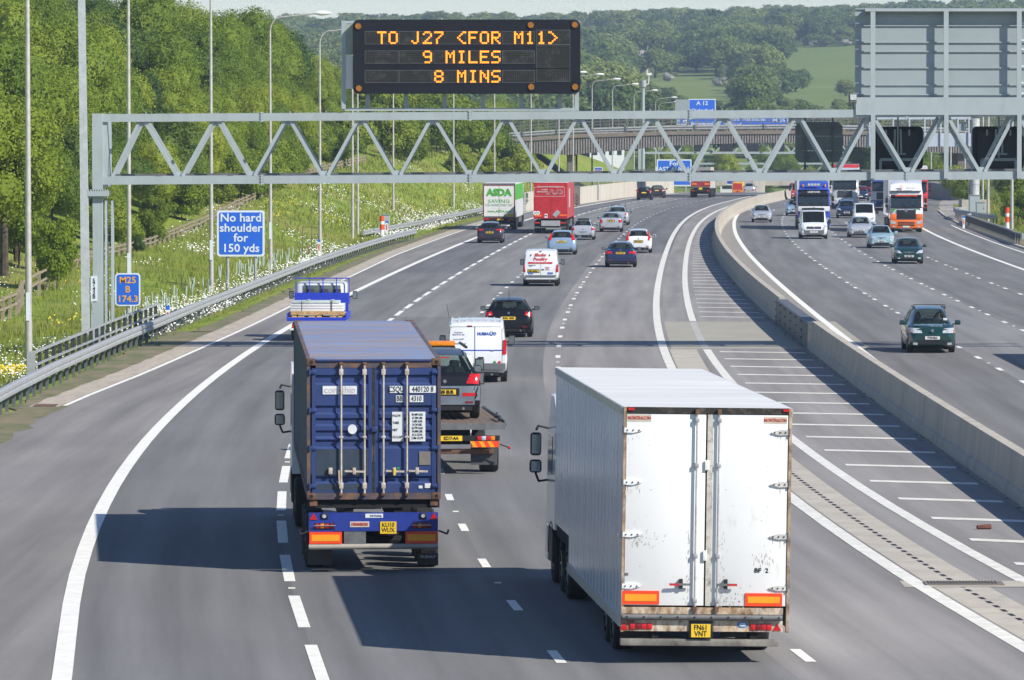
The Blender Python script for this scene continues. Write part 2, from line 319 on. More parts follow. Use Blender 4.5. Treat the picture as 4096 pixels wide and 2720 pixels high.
def grass_mat():
    m = mat('meadow_grass', (.23, .285, .045), rough=1, col2=(.14, .205, .03), scale=.9, bump=.9, bscale=5, spec=.1)
    nt = m.node_tree; n = nt.nodes; l = nt.links; bs = n['Principled BSDF']; src = bs.inputs['Base Color'].links[0].from_socket
    tc = n.new('ShaderNodeTexCoord')
    def layer(src, col, scale, lo, hi, amt, st=(1, .45, 1)):
        mp = n.new('ShaderNodeMapping'); mp.inputs['Scale'].default_value = st; mp.inputs['Location'].default_value = (scale*7, scale*3, 0); l.new(tc.outputs['Object'], mp.inputs[0])
        nz = n.new('ShaderNodeTexNoise'); nz.inputs['Scale'].default_value = scale; nz.inputs['Detail'].default_value = 6; l.new(mp.outputs[0], nz.inputs['Vector'])
        mr = n.new('ShaderNodeMapRange'); mr.inputs[1].default_value = lo; mr.inputs[2].default_value = hi; mr.inputs[4].default_value = amt; l.new(nz.outputs['Fac'], mr.inputs[0])
        mx = n.new('ShaderNodeMixRGB'); mx.inputs[2].default_value = (*col, 1); l.new(mr.outputs[0], mx.inputs[0]); l.new(src, mx.inputs[1]); return mx.outputs[0]
    src = layer(src, (.26, .24, .075), .16, .48, .62, .75)
    src = layer(src, (.23, .275, .035), .35, .5, .66, .7)
    src = layer(src, (.05, .085, .02), .55, .52, .7, .6)
    l.new(src, bs.inputs['Base Color']); return m
M_grass = grass_mat()
M_field = mat('pasture_grass', (.175, .225, .06), rough=1, col2=(.14, .195, .052), scale=.02, spec=.1, dirt=(.2, .22, .085), dirtamt=.5, dscale=.01)
g = MB(); g.grid(rows)
nr = len(rows[0])
for i in range(len(rows)-1):
    if ys[i] > 900:
        for j in range(nr-1): g.m[i*(nr-1)+j] = 1
ground = tag(g.build('ground', [M_grass, M_field], None, 60, fix=False), kind='structure')

road = tag(empty('road'), kind='structure')
def frange(a, b, st):
    out = [a]
    while out[-1] + st < b - .01: out.append(out[-1] + st)
    out.append(b); return out
def strip(name, fl, fr, y0, y1, dz, m, parent=None, step=None, cols=1, kind=None):
    yy = [y0]
    while yy[-1] < y1: yy.append(min(y1, yy[-1] + (step or (6 if yy[-1] < 350 else 10))))
    mb = MB(); rws = []
    for y in yy: rws.append([(lerp(fl(y), fr(y), i/cols), y, ZG(y) + dz) for i in range(cols+1)])
    mb.grid(rws)
    me = mb.mesh(name, m, None, fix=False)
    uv = me.uv_layers.new(name='UVMap'); co = me.vertices
    for lp in me.loops:
        p = co[lp.vertex_index].co; uv.data[lp.index].uv = (p.x - fl(p.y), p.y)
    o = link(name, me, parent)
    if kind: o['kind'] = kind
    return o
def ln(k, o=0.0): return lambda y: X(k, y) + o
YE = 1000
strip('hard_shoulder_surface', ln('L0', -.25), ln('L1', -.05), 110, YE, .0, M_as4, road)
def leftgrass(y): return interp([(40, -13.9), (120, -13.6), (140, -13.3), (152, -13.35), (160, -13.1), (166, -12.9)], y)
strip('hard_shoulder_surface', leftgrass, ln('L1', -.05), 40, 110, 0, M_as4, road)
strip('hard_shoulder_surface', leftgrass, ln('L0', -.25), 110, 158, 0, M_as4, road)
strip('lane_surface', ln('L1', -.05), ln('D1', 0), 40, 300, .002, M_as1, road)
strip('lane_surface', ln('L1', -.05), ln('D1', 0), 300, YE, .002, M_as2, road)
strip('lane_surface', ln('D1', 0), ln('D2', 0), 40, 232, .002, M_as1, road)
strip('lane_surface', ln('D1', 0), ln('D2', 0), 232, YE, .002, asphalt('asphalt_mid', (.215, .212, .205), (.19, .187, .182)), road)
def jn(y): return X('D3', y) - .35 - .5*sm(300, 200, y) * .3
strip('lane_surface', ln('D2', 0), jn, 40, 600, .002, M_as1, road)
strip('lane_surface', jn, ln('LA', .3), 40, 345, .002, M_as3, road)
strip('lane_surface', jn, ln('LA', .3), 345, 600, .002, M_as2, road)
strip('lane_surface', ln('D2', 0), ln('LA', .3), 600, YE, .002, M_as2, road)
def medl(y): return X('LA', y) + .3
strip('central_reserve_surface', medl, ln('R0', -.1), 40, YE, .0, M_med, road)
strip('lane_surface', ln('R0', -.1), ln('RD1', 0), 40, YE, .002, M_as1, road)
strip('lane_surface', ln('RD1', 0), ln('RD2', 0), 40, YE, .002, asphalt('asphalt_right', (.225, .222, .217), (.2, .197, .194)), road)
strip('lane_surface', ln('RD2', 0), ln('RD3', 0), 40, YE, .002, M_as1, road)
strip('lane_surface', ln('RD3', 0), ln('R1', .1), 40, YE, .002, M_as1, road)
strip('hard_shoulder_surface', ln('R1', .1), ln('R2', 1.1), 40, YE, 0, M_as1, road)
strip('slip_road_surface', ln('R2', 1.1), ln('R2', 9), 470, YE, .004, mat('cobbled_paving', (.42, .38, .34), rough=.9, col2=(.2, .185, .17), scale=2.2, stretch=(1, .3, 1)), road)
# solid lines
strip('edge_line', ln('L1', -.13), ln('L1', .17), 40, YE, .008, M_paint, road)
strip('edge_line', ln('L0', -.08), ln('L0', .08), 159.5, 560, .008, M_paint, road)
strip('edge_line', ln('LA', -.14), ln('LA', .16), 40, YE, .009, M_paint2, road)
strip('edge_line', ln('LB', -.13), ln('LB', .15), 40, 199, .006, M_paint2, road)
strip('edge_line', ln('LB', -.13), ln('LB', .15), 227, 560, .006, M_paint2, road)
strip('edge_line', ln('R0', -.13), ln('R0', .15), 150, YE, .008, M_paint, road)
strip('edge_line', ln('R1', -.12), ln('R1', .14), 60, YE, .008, M_paint, road)
strip('edge_line', ln('R2', -.08), ln('R2', .08), 60, 445, .008, M_paint, road)
# dashes
def dashes(k, ph, n, mod, length, w, y1=640, tiny=None):
    y = ph; i = 0
    js = MB(); cnt = 0
    while y < y1:
        a, b = y - length/2, y + length/2
        q = [(X(k, a)-w/2, a, ZG(a)+.008), (X(k, a)+w/2, a, ZG(a)+.008), (X(k, b)+w/2, b, ZG(b)+.008), (X(k, b)-w/2, b, ZG(b)+.008)]
        if y < 420: MB().add(q, [(0, 1, 2, 3)]).build('lane_dash', M_paint, road, fix=False)
        else: js.add(q, [(0, 1, 2, 3)])
        if tiny and int(round((y-ph)/mod)) % 2 == 0 and y < 330:
            c = y + mod/2
            MB().box(X(k, c)-.06, X(k, c)+.06, c-.05, c+.05, ZG(c)+.004, ZG(c)+.022).build('road_stud', M_paint, road)
        y += mod
    o = js.build('far_lane_dash', M_paint, road, fix=False); o['kind'] = 'stuff'
dashes('D1', 74.5, 0, 9, 6, .2, tiny=1)
dashes('D2', 75.6, 0, 9, 2.0, .16, tiny=1)
dashes('D3', 75.8, 0, 9, 2.0, .17, tiny=1)
dashes('RD1', 75.0, 0, 9, 2.0, .17, tiny=1)
dashes('RD2', 73.0, 0, 9, 2.0, .17, tiny=1)
dashes('RD3', 74.0, 0, 9, 2.0, .17, tiny=1)
# hatching between the two solid lines and the barrier
y = 90.2
while y < 520:
    if not (198 < y < 229):
        a = X('LB', y) + .42; b = X('BB', y) - .28
        if b - a > .5:
            w = .33
            q = [(a, y+.5-w, ZG(y)+.007), (b, y-.5-w, ZG(y)+.007), (b, y-.5+w, ZG(y)+.007), (a, y+.5+w, ZG(y)+.007)]
            MB().add(q, [(0, 1, 2, 3)]).build('hatch_bar', M_paint2, road, fix=False)
    y += 5.9
# drainage channel beside the near solid line
strip('drain_channel', lambda y: X('LA', y)+.22, lambda y: X('LA', y)+1.2, 60, 199, .0035, M_conc, road)
ds = MB(); y = 62.
while y < 150:
    x = X('LA', y)+.73; x2 = X('LA', y+.42)+.73
    if not 97.2 < y < 98.6: ds.add([(x-.045, y, .0075), (x+.045, y, .0075), (x2+.045, y+.42, .0075), (x2-.045, y+.42, .0075)], [(0, 1, 2, 3)])
    y += .8
tag(ds.build('drain_slot', M_blk, road, fix=False), kind='stuff')
gt = MB(); gt.box(7.35, 8.75, 97.6, 98.3, .004, .03)
for i in range(22): gt.box(7.42+i*.057, 7.445+i*.057, 97.68, 98.22, .03, .045)
gt.build('gully_grating', M_concd, road)
MB().add([(6.95, 97.3, .0085), (9.3, 97.3, .0085), (9.1, 98.6, .0085), (6.95, 98.6, .0085)], [(0, 1, 2, 3)]).build('gully_surround', M_conc, road, fix=False)
# concrete slab of the emergency crossing
strip('crossing_slab', lambda y: X('LA', y)+.3, lambda y: X('BB', y)-.02, 199.5, 226.5, .004, M_slab, road)
strip('crossing_slab', lambda y: X('BB', y)+.5, lambda y: X('R0', y)+.45, 199.5, 226.5, .0055, M_slab, road)
strip('dusty_margin', lambda y: X('BB', y)+.58, lambda y: max(X('BB', y)+.6, X('R0', y)-.13), 40, 620, .0045, mat('road_dust', (.27, .245, .215), rough=.95, var=.1), road)
strip('faded_line', ln('LB', -.13), ln('LB', .13), 200, 226, .006, mat('faded_paint', (.42, .41, .38), rough=.9), road)
# left channel strip of concrete and brown verge
strip('channel_strip', ln('L0', -1.05), ln('L0', -.12), 159, 470, .006, mat('channel_concrete', (.47, .41, .33), rough=.9, col2=(.36, .31, .25), scale=1.2, dirt=(.25, .2, .14), dirtamt=.5, dscale=2, stretch=(2, .3, 1)), road)
MB().box(-13.85, -13.2, 159.0, 160.2, .008, .02).build('gully_grating', M_rust, road)
M_soil = mat('dry_soil_verge', (.23, .18, .12), rough=1, col2=(.11, .125, .045), scale=1.1, dirt=(.07, .1, .03), dirtamt=.9, dscale=.9, stretch=(1, .4, 1))
_j = lambda y, k: noise.noise(Vector((y*.45, k, 0)))*.35 + noise.noise(Vector((y*1.7, k, 3)))*.15
strip('soil_verge', lambda y: X('L0', y)-1.75+_j(y, 1), lambda y: X('L0', y)-.98+_j(y, 5)*.25, 215, 520, .012, M_soil, ground, step=1.0)
strip('soil_verge', lambda y: leftgrass(y)-1.1+_j(y, 2)*2, lambda y: leftgrass(y)+.25+_j(y, 7), 60, 162, .004, M_soil, ground, step=1.0)
strip('soil_verge', ln('R2', 1.1), ln('R2', 2.6), 330, 470, .012, M_soil, ground)
strip('kerb', ln('R2', .75), ln('R2', 1.0), 200, 520, .09, M_conc, road)
kb = MB(); rr = []
for i in range(30):
    y = 200+i*10.5; x = X('R2', y)+.75; rr.append([(x, y, ZG(y)), (x, y, ZG(y)+.09)])
kb.grid(rr); kb.build('kerb', M_conc, road)

# ================= CENTRAL CONCRETE BARRIER
def wall_run(name, k, y0, y1, prof, m, parent=None, off=0, step=6, label=None, cat=None):
    yy = [y0]
    while yy[-1] < y1: yy.append(min(y1, yy[-1] + step))
    mb = MB(); rws = []
    for y in yy:
        x = (k(y) if callable(k) else X(k, y)) + off
        rws.append([(x + a, y, ZG(y) + b) for a, b in prof])
    mb.grid(rws); n = len(prof)
    mb.add(rws[0], [tuple(range(n))]); mb.add(rws[-1], [tuple(range(n))])
    o = mb.build(name, m, parent, 25)
    if label: tag(o, label, cat)
    return o
PROF = [(-.03, 0), (-.03, .02), (.02, .25), (.085, .285), (.15, .95), (.155, 1.0), (.40, 1.0), (.405, .95), (.47, .285), (.535, .25), (.585, .02), (.585, 0)]
br = empty('central_barrier', (0, 0, 0), 0, 'long stepped concrete barrier curving between the two carriageways', 'barrier')
y = 40.
while y < 900:
    y2 = min(y + 19.97, 900)
    if y < 199.5 < y2: y2 = 199.5
    if 199.4 < y < 226: y = 226.5; y2 = 240
    wall_run('barrier_unit', 'BB', y, y2 - .03, PROF, M_conc, br, step=5)
    y = y2
sb = empty('steel_gate_barrier', (0, 0, 0), 0, 'dark grey steel plated barrier section filling the gap in the concrete barrier', 'barrier')
PS = [(0, 0), (.02, .9), (.07, .93), (.45, .93), (.5, .9), (.53, 0)]
M_dst = mat('dark_steel_plate', (.12, .13, .14), rough=.6, metal=.2, var=.15, scale=3)
for i in range(6):
    a = 199.8 + i*4.43; wall_run('plate', 'BB', a, a+4.38, PS, M_dst, sb, step=2)
    for q in (0, 1):
        yy = a + .15 + q*4.0
        for z in (.2, .5, .8): MB().box(X('BB', yy)-.025, X('BB', yy)+.02, yy, yy+.09, z, z+.06).build('bolt', M_galvd, sb)
# sealed joints in the asphalt, tar seams and a few patches
M_tar = mat('bitumen_seal', (.12, .12, .122), rough=.7, var=.2)
for k_, off_, a_, b_ in (('D1', .42, 190, 400), ('RD2', .4, 120, 420)):
    strip('sealed_joint', lambda y, k=k_, o=off_: X(k, y)+o+noise.noise(Vector((y*.05, o*9, 0)))*.06, lambda y, k=k_, o=off_: X(k, y)+o+.014+noise.noise(Vector((y*.05, o*9, 0)))*.06, a_, b_, .0065, M_tar, road, step=3)
for y_, ka, kb in ((186.5, 'L0', 'D1'),):
    strip('transverse_joint', lambda y, k=ka: X(k, y)+.2, lambda y, k=kb: X(k, y)-.2, y_, y_+.05, .0062, M_tar, road, step=.05)
strip('silt_margin', lambda y: X('BB', y)-.16+_j(y, 9)*.35, lambda y: X('BB', y)-.02, 60, 420, .0095, mat('pale_silt', (.34, .31, .27), rough=1, var=.2, scale=5), road, step=.7)
# litter and silt along the barrier foot
lm = MB()
random.seed(3)
for i in range(260):
    y = random.uniform(110, 300); x = X('BB', y) - abs(random.gauss(0, .12)) - .03; r = random.uniform(.02, .09)
    pts = [(x+cos(t)*r*random.uniform(.6, 1), y+sin(t)*r*2.2, .01) for t in (0, 1.2, 2.4, 3.6, 4.9)]
    lm.add(pts + [(x, y, .02+r*.25)], [(0,1,5),(1,2,5),(2,3,5),(3,4,5),(4,0,5)])
tag(lm.build('dead_leaves', mat('dead_leaf', (.14, .1, .06), rough=.9, col2=(.3, .26, .2), scale=2), None), 'dead leaves and silt along the foot of the barrier', 'litter', kind='stuff')
for (u, v, c) in ((882, 523, (.25, .03, .02)),): 
    p = GP(985, 530); mb = MB(); mb.cyl((p.x-.14, p.y, .05), (p.x+.14, p.y+.1, .05), .04, .06, 7); tag(mb.build('crushed_can', mat('red_scrap', (.14, .045, .035), rough=.8), None), 'crushed red scrap lying on the hatched area', 'litter')
# ================= GANTRY OVER THE ROAD (y = 197 m)
GYD = 197.0; GS = FPX / GYD
def gp(u, v, dy=0.0): return Vector(((u - 512) / GS, GYD + dy, H - (v - VH) / GS))
def chv(u, top): return (118.0 - 5.5*(u-105)/919) if top else (180.6 - 5.4*(u-105)/919)
gan = empty('sign_gantry', (gp(98, 0).x, GYD, 0), 0, 'long grey lattice gantry spanning the motorway on a column at the left verge', 'gantry')
def gput(o): o.matrix_parent_inverse = Matrix.Translation(-Vector(gan.location)); return o
def member(name, a, b, w, h, m=None, up=(0, 0, 1), p=None):
    mb = MB(); mb.bar(a, b, w, h, 0, up); return gput(mb.build(name, m or M_gan, p or gan))
for top in (1, 0):
    for dy in (0, 2.1):
        a, b = gp(101, chv(101, top), dy), gp(1215, chv(1215, top), dy)
        member('top_chord' if top else 'bottom_chord', a, b, .27, .285)
tops = [142.4, 216, 288, 360.6, 433, 506, 579, 652.5, 724, 798, 871, 945, 1016, 1088, 1160]
bots = [180, 252, 325, 397.7, 471, 544, 616.4, 690, 761.5, 835, 909, 982, 1053, 1125]
for dy in (0.02, 2.08):
    pts = [(110, 0)]
    for i, t in enumerate(tops):
        pts.append((t, 1)); 
        if i < len(bots): pts.append((bots[i], 0))
    for (u0, t0), (u1, t1) in zip(pts, pts[1:]):
        if t1: a = gp(u0+2.8, chv(u0, 0)-4, dy); b = gp(u1-2.8, chv(u1, 1)+4, dy)
        else: a = gp(u0+2.8, chv(u0, 1)+4, dy); b = gp(u1-2.8, chv(u1, 0)-4, dy)
        member('diagonal_brace', a, b, .12, .155, up=(0, 1, 0))
for u in tops[:-1]:
    a = gp(u, chv(u, 1), .14); b = gp(u, chv(u, 1), 1.96); member('cross_member', a, b, .1, .1)
for u in bots:
    a = gp(u, chv(u, 0), .14); b = gp(u, chv(u, 0), 1.96); member('cross_member', a, b, .1, .1)
# gussets, bolts, conduit and splice plates
for top_, ns_ in ((1, tops), (0, bots)):
    for u in ns_:
        a = gp(u, chv(u, top_)+(4 if top_ else -4), -.002); s_ = -1 if top_ else 1
        mb = MB(); mb.prism([(a.x-.2, a.z), (a.x+.2, a.z), (a.x+.13, a.z+s_*.16), (a.x-.13, a.z+s_*.16)], 'y', GYD+.0, GYD+.035); gput(mb.build('gusset_plate', M_gan, gan))
for u in (262, 470, 690, 906):
    for top_ in (1, 0):
        a = gp(u, chv(u, top_)); mb = MB(); mb.box(a.x-.03, a.x+.03, GYD-.17, GYD+.16, a.z-.185, a.z+.185)
        for dz_ in (-.15, -.05, .05, .15): mb.cyl((a.x-.07, GYD-.15, a.z+dz_), (a.x+.07, GYD-.15, a.z+dz_), .018, n=6)
        gput(mb.build('splice_flange', M_gan, gan))
mb = MB(); mb.bar(gp(106, chv(106, 0)-5.4, 1.0), gp(1190, chv(1190, 0)-5.4, 1.0), .3, .07); gput(mb.build('cable_tray', M_galvd, gan))
mb = MB()
for u in range(110, 1020, 36):
    a = gp(u, chv(u, 1)-4.4, .1); mb.cyl(a, a+Vector((0, 0, .05)), .02, n=5)
gput(tag(mb.build('chord_bolts', M_galv, gan), kind='stuff'))
# column
mb = MB(); c0 = gp(93, 113.5); c1 = gp(102.8, 0)
mb.box(c0.x, c1.x, GYD-.16, GYD+.5, 0, 5.55); gput(mb.build('column', M_gan, gan))
mb = MB(); mb.box(c0.x-.01, c1.x+.02, GYD-.17, GYD+.51, 5.8, c0.z); mb.box(c0.x+.35, c1.x+.17, GYD-.05, GYD+2.2, 5.9, c0.z-.05); gput(mb.build('end_frame', M_gan, gan))
mb = MB(); fz0, fz1 = gp(0, 196).z, gp(0, 191).z
mb.box(c0.x-.19, c1.x+.22, GYD-.35, GYD+.7, fz0, fz1)
for i in range(9):
    x = c0.x-.14+i*.085; mb.cyl((x, GYD-.28, fz1), (x, GYD-.28, fz1+.07), .025, n=6); mb.cyl((x, GYD-.28, fz0-.07), (x, GYD-.28, fz0), .025, n=6)
gput(mb.build('flange_joint', M_gan, gan))
mb = MB(); x = c1.x+.18
mb.box(x-.12, x-.04, GYD+.2, GYD+.8, 0, 5.4); mb.box(x+.1, x+.17, GYD+.2, GYD+.8, 0, 5.4)
for i in range(18): mb.cyl((x-.05, GYD+.3, .4+i*.27), (x+.12, GYD+.3, .4+i*.27), .018, n=6)
gput(mb.build('access_ladder', M_gan, gan))
mb = MB(); p = gp(100.5, 298); mb.box(p.x-.34, p.x-.11, GYD-.19, GYD-.163, gp(0, 296).z-.18, gp(0, 276).z); lp_ = gput(mb.build('number_plate', M_signw, gan))
t = text('lettering', '5\n7\n4\n3\nB', .2, M_blk, gan, (p.x-.225, GYD-.195, (gp(0, 296).z-.18+gp(0, 276).z)/2), lsp=.72, bold=.003); gput(t)
# message sign
mst = empty('message_sign', gp(466, 108, -.1), 0, 'black electronic message sign with amber lettering on top of the gantry', 'message sign')
def mput(o): o.matrix_parent_inverse = Matrix.Translation(-Vector(mst.location)); return o
ZX = lambda zx, zy, dy=0: gp(325+zx*.1483, zy*.1483, dy)
y0 = -.55
def rrect(x0, x1, z0, z1, r, n=5):
    o = []
    for cx, cz, a0 in ((x1-r, z1-r, 0), (x0+r, z1-r, 90), (x0+r, z0+r, 180), (x1-r, z0+r, 270)):
        for i in range(n+1): a = radians(a0+90*i/n); o.append((cx+cos(a)*r, cz+sin(a)*r))
    return o
A, B = ZX(192, 633), ZX(1720, 135)
M_bb = mat('sign_black_panel', (.011, .013, .019), rough=.65, spec=.2, var=.06, scale=.7)
M_mx = mat('matrix_window', (.004, .0045, .005), rough=.12, var=.3, scale=4, dirt=(.06, .06, .065), dirtamt=.6, dscale=3)
M_led = mat('lit_amber_led', (.8, .25, .02), emit=(1.0, .23, .008), es=1.45, rough=.5)
M_amd = mat('unlit_amber_lens', (.36, .13, .006), rough=.2, var=.2, scale=12)
M_ledo = mat('unlit_led', (.05, .05, .055), rough=.3)
mb = MB(); mb.prism(rrect(A.x, B.x, A.z, B.z, .22), 'y', GYD+y0, GYD+y0+.5)
mput(mb.build('housing', M_bb, mst))
wins = []
for zy0, zy1 in ((217, 298), (347, 427), (478, 557)):
    for zx0, zx1 in ((275, 495), (507, 722), (738, 950), (967, 1182), (1197, 1410)): wins.append((zx0, zx1, zy0, zy1))
wins += [(1425, 1648, 208, 300), (1425, 1648, 307, 462), (1425, 1648, 466, 548)]
for q in wins:
    a, b = ZX(q[0], q[3]), ZX(q[1], q[2])
    mb = MB(); mb.box(a.x, b.x, GYD+y0-.012, GYD+y0+.01, a.z, b.z); w_ = mput(mb.build('matrix_window', M_mx, mst))
    mb = MB(); t_ = .02
    for x0, x1, z0, z1 in ((a.x-t_, b.x+t_, b.z, b.z+t_), (a.x-t_, b.x+t_, a.z-t_, a.z), (a.x-t_, a.x, a.z, b.z), (b.x, b.x+t_, a.z, b.z)):
        mb.box(x0, x1, GYD+y0-.02, GYD+y0-.002, z0, z1)
    mput(mb.build('window_frame', mat('sign_frame_grey', (.085, .09, .10), rough=.5), mst))
    mb = MB(); nx = int((b.x-a.x)/.066); nz = int((b.z-a.z)/.066)
    for i in range(nx):
        for j in range(nz):
            x = a.x+.04+i*.066; z = a.z+.04+j*.066
            mb.add([(x-.011, GYD+y0-.0135, z-.011), (x+.011, GYD+y0-.0135, z-.011), (x+.011, GYD+y0-.0135, z+.011), (x-.011, GYD+y0-.0135, z+.011)], [(0, 1, 2, 3)])
    mput(tag(mb.build('unlit_led_dots', M_ledo, mst, fix=False), kind='stuff'))
F5 = {'T':'11111001000010000100001000010000100','O':'01110100011000110001100011000101110','J':'00010000100001000010000101001001100',
 '2':'01110100010000100010001000100011111','7':'11111000010001000100010000100001000','(':'00011001000100010000010000010000011','F':'11111100001000011110100001000010000',
 'R':'11110100011000111110101001001010001','M':'10001110111010110101100011000110001','1':'00100011000010000100001000010001110',')':'11000001000001000001000100010011000',
 '9':'01110100011000101111000010000101110','I':'01110001000010000100001000010001110','L':'10000100001000010000100001000011111','E':'11111100001000011110100001000011111',
 'S':'01111100001000001110000010000111110','8':'01110100011000101110100011000101110','N':'10001110011010110101100111000110001'}
for zy0, zy1, s_, c0_ in ((221, 293, 'TO J27 (FOR M11)', 0), (350, 422, '9 MILES', 4), (481, 552, '8 MINS', 5)):
    for i, ch in enumerate(s_):
        if ch == ' ': continue
        bm_ = F5[ch]; mb = MB()
        for r in range(7):
            for c in range(5):
                if bm_[r*5+c] == '1':
                    p = ZX(362+(c0_+i)*76.6+c*12.2, zy0+(zy1-zy0)*r/6, y0-.03)
                    vs = [(p.x+cos(k*pi/4)*.037, p.y, p.z+sin(k*pi/4)*.037) for k in range(8)]
                    mb.add(vs, [tuple(range(8))])
        mput(mb.build('lit_character', M_led, mst, fix=False))
for zx, zy in ((228, 180), (1387, 172), (1683, 170), (232, 597), (1390, 587), (1685, 587)):
    p = ZX(zx, zy, y0); mb = MB(); mb.cyl((p.x, p.y-.05, p.z), (p.x, p.y, p.z), .105, .115, 16)
    l_ = mput(mb.build('warning_lamp', M_amd, mst)); mb = MB(); mb.cyl((p.x, p.y-.03, p.z), (p.x, p.y, p.z), .135, .135, 16); mput(mb.build('lamp_bezel', M_black, mst))
a, b = ZX(118, 740), ZX(1712, 150)
for zx in (128, 288, 548, 808, 1067, 1325, 1583, 1697):
    p = ZX(zx, 735); x = p.x; w = .075; zt = B.z-.03 if zx in (128, 1697) else A.z+.02
    mb = MB(); mb.box(x-w, x+w, GYD-.03 if zx not in (128,) else GYD-.25, GYD+.12, p.z, zt); mput(mb.build('sign_post', M_gan, mst))
mb = MB(); mb.box(a.x, b.x, GYD-.14, GYD+.14, ZX(0, 748).z, ZX(0, 728).z); mput(mb.build('base_rail', M_gan, mst))
mb = MB(); mb.box(a.x+.08, A.x+.1, GYD-.2, GYD-.12, ZX(0, 600).z, ZX(0, 378).z); mput(mb.build('side_panel', M_white, mst))
mb = MB(); mb.box(a.x+.08, A.x+.1, GYD-.2, GYD-.12, ZX(0, 370).z, ZX(0, 165).z); mput(mb.build('side_panel', mat('grey_green_panel', (.3, .34, .28), rough=.3), mst))
mb = MB(); mb.box(a.x, B.x, GYD-.1, GYD+.1, ZX(0, 160).z, ZX(0, 143).z); mput(mb.build('top_rail', M_gan, mst))
mb = MB()
for zx in (270, 530, 790, 1052, 1312, 1572): p = ZX(zx, 130); mb.cyl((p.x, GYD-.3, p.z-.1), (p.x, GYD-.3, p.z+.02), .012, n=5)
mput(tag(mb.build('lifting_eye', M_white, mst), kind='stuff'))
# large direction sign seen from behind
RX = lambda zx, zy, dy=0: gp(674+zx*.1483, zy*.1483, dy)
ds_ = empty('direction_sign', RX(1780, 640, .3), 0, 'huge grey direction sign seen from behind, standing on the right part of the gantry', 'road sign')
def dput(o): o.matrix_parent_inverse = Matrix.Translation(-Vector(ds_.location)); return o
seams = [58, 103, 170, 283, 345, 455, 570, 635, 668]
for s0, s1 in zip(seams, seams[1:]):
    a, b = RX(1222, s1), RX(3300, s0)
    mb = MB(); mb.box(a.x, b.x, GYD+.40, GYD+.44, a.z+.012, b.z-.012); dput(mb.build('panel_plank', M_gan2, ds_))
    mb = MB(); mb.box(a.x, b.x, GYD+.345, GYD+.40, b.z-.035, b.z+.012); dput(mb.build('stiffener', M_gan2, ds_))
a, b = RX(1222, 775), RX(3300, 657)
mb = MB(); mb.box(a.x, b.x, GYD-.2, GYD+.35, a.z, b.z); dput(mb.build('base_beam', M_gan, ds_))
a, b = RX(1285, 78), RX(3300, 62)
mb = MB(); mb.box(a.x, b.x, GYD-.02, GYD+.42, a.z, b.z); dput(mb.build('top_beam', M_gan, ds_))
for zx in (1338, 1831, 2323, 2816):
    p = RX(zx, 0); zt = RX(0, 80-(zx-1338)*.004).z; zm = RX(0, 657).z
    mb = MB(); mb.box(p.x-.085, p.x+.085, GYD-.03, GYD+.06, zm, zt); dput(mb.build('upright', M_gan, ds_))
    mb = MB(); mb.box(p.x-.08, p.x+.08, GYD-.24, GYD-.145, RX(0, 1203).z, RX(0, 775).z); dput(mb.build('lower_upright', M_gan, ds_))
for zx in (1236, 2347):
    for zy in (158, 272, 333, 447, 560, 630):
        p = RX(zx, zy); mb = MB(); mb.box(p.x-.07, p.x+.07, GYD+.37, GYD+.395, p.z-.02, p.z+.03); dput(mb.build('clip', M_white, ds_))
# floodlight by the direction sign
fl = empty('floodlight', RX(1205, 720, -.1), 0, 'small boxy floodlight on the top chord beside the big grey sign', 'floodlight')
p = RX(1202, 670, -.1)
mb = MB(); mb.box(p.x-.14, p.x+.14, p.y-.15, p.y+.2, p.z-.13, p.z+.2, b=.02); o = mb.build('lamp_housing', M_galvd, fl); o.matrix_parent_inverse = Matrix.Translation(-Vector(fl.location))
mb = MB(); mb.box(p.x-.1, p.x+.12, p.y-.17, p.y-.152, p.z-.02, p.z+.17); o = mb.build('lamp_glass', M_clear, fl); o.matrix_parent_inverse = Matrix.Translation(-Vector(fl.location))
mb = MB(); mb.bar((p.x, p.y+.05, p.z-.1), (p.x+.05, p.y+.05, p.z-.42), .05, .05); o = mb.build('bracket', M_galvd, fl); o.matrix_parent_inverse = Matrix.Translation(-Vector(fl.location))
# lane signals hanging behind the truss, backs to the camera
for k, (zc, lab) in enumerate(((1543, 'black lane signal box seen from behind, left of the two in the lattice'), (2233, 'black lane signal box seen from behind, right one, cut by the picture edge'))):
    c = RX(zc, 1000, 2.9); s_ = empty('lane_signal', c, 0, lab, 'lane signal', 'lane signals hanging in the gantry')
    w, h = 1.0, .78
    def so(mb, nm, m, sm_=None): o = mb.build(nm, m, s_, sm_); return o
    mb = MB(); mb.prism(rrect(-w*.93, w*.93, -h, h, .16), 'y', 0, .35); so(mb, 'housing', M_blackm)
    mb = MB(); mb.box(-.75, .75, -.08, -.005, -.7, .6); so(mb, 'back_cover', M_black)
    mb = MB(); mb.bar((-.62, -.12, -.42), (.62, -.12, -.42), .06, .1); mb.bar((-.62, -.12, -.42), (-.62, -.12, -.85), .09, .09, up=(0, 1, 0)); mb.bar((.62, -.12, -.42), (.62, -.12, -.85), .09, .09, up=(0, 1, 0)); so(mb, 'lower_frame', M_gan2)
    mb = MB(); mb.bar((-.13, -.16, -.2), (-.1, -.16, .68), .07, .1, up=(0, 1, 0)); mb.bar((.13, -.16, -.2), (.1, -.16, .68), .07, .1, up=(0, 1, 0)); mb.bar((-.3, -.16, -.22), (.3, -.16, -.22), .06, .06); mb.bar((0, -.2, -.35), (0, -.2, 1.2), .06, .06, up=(0, 1, 0)); so(mb, 'hanger', M_gan2)
    for x in (-.42, .42):
        mb = MB(); mb.cyl((x, -.13, .45), (x, -.13, .66), .035, n=8); so(mb, 'latch', M_galv)
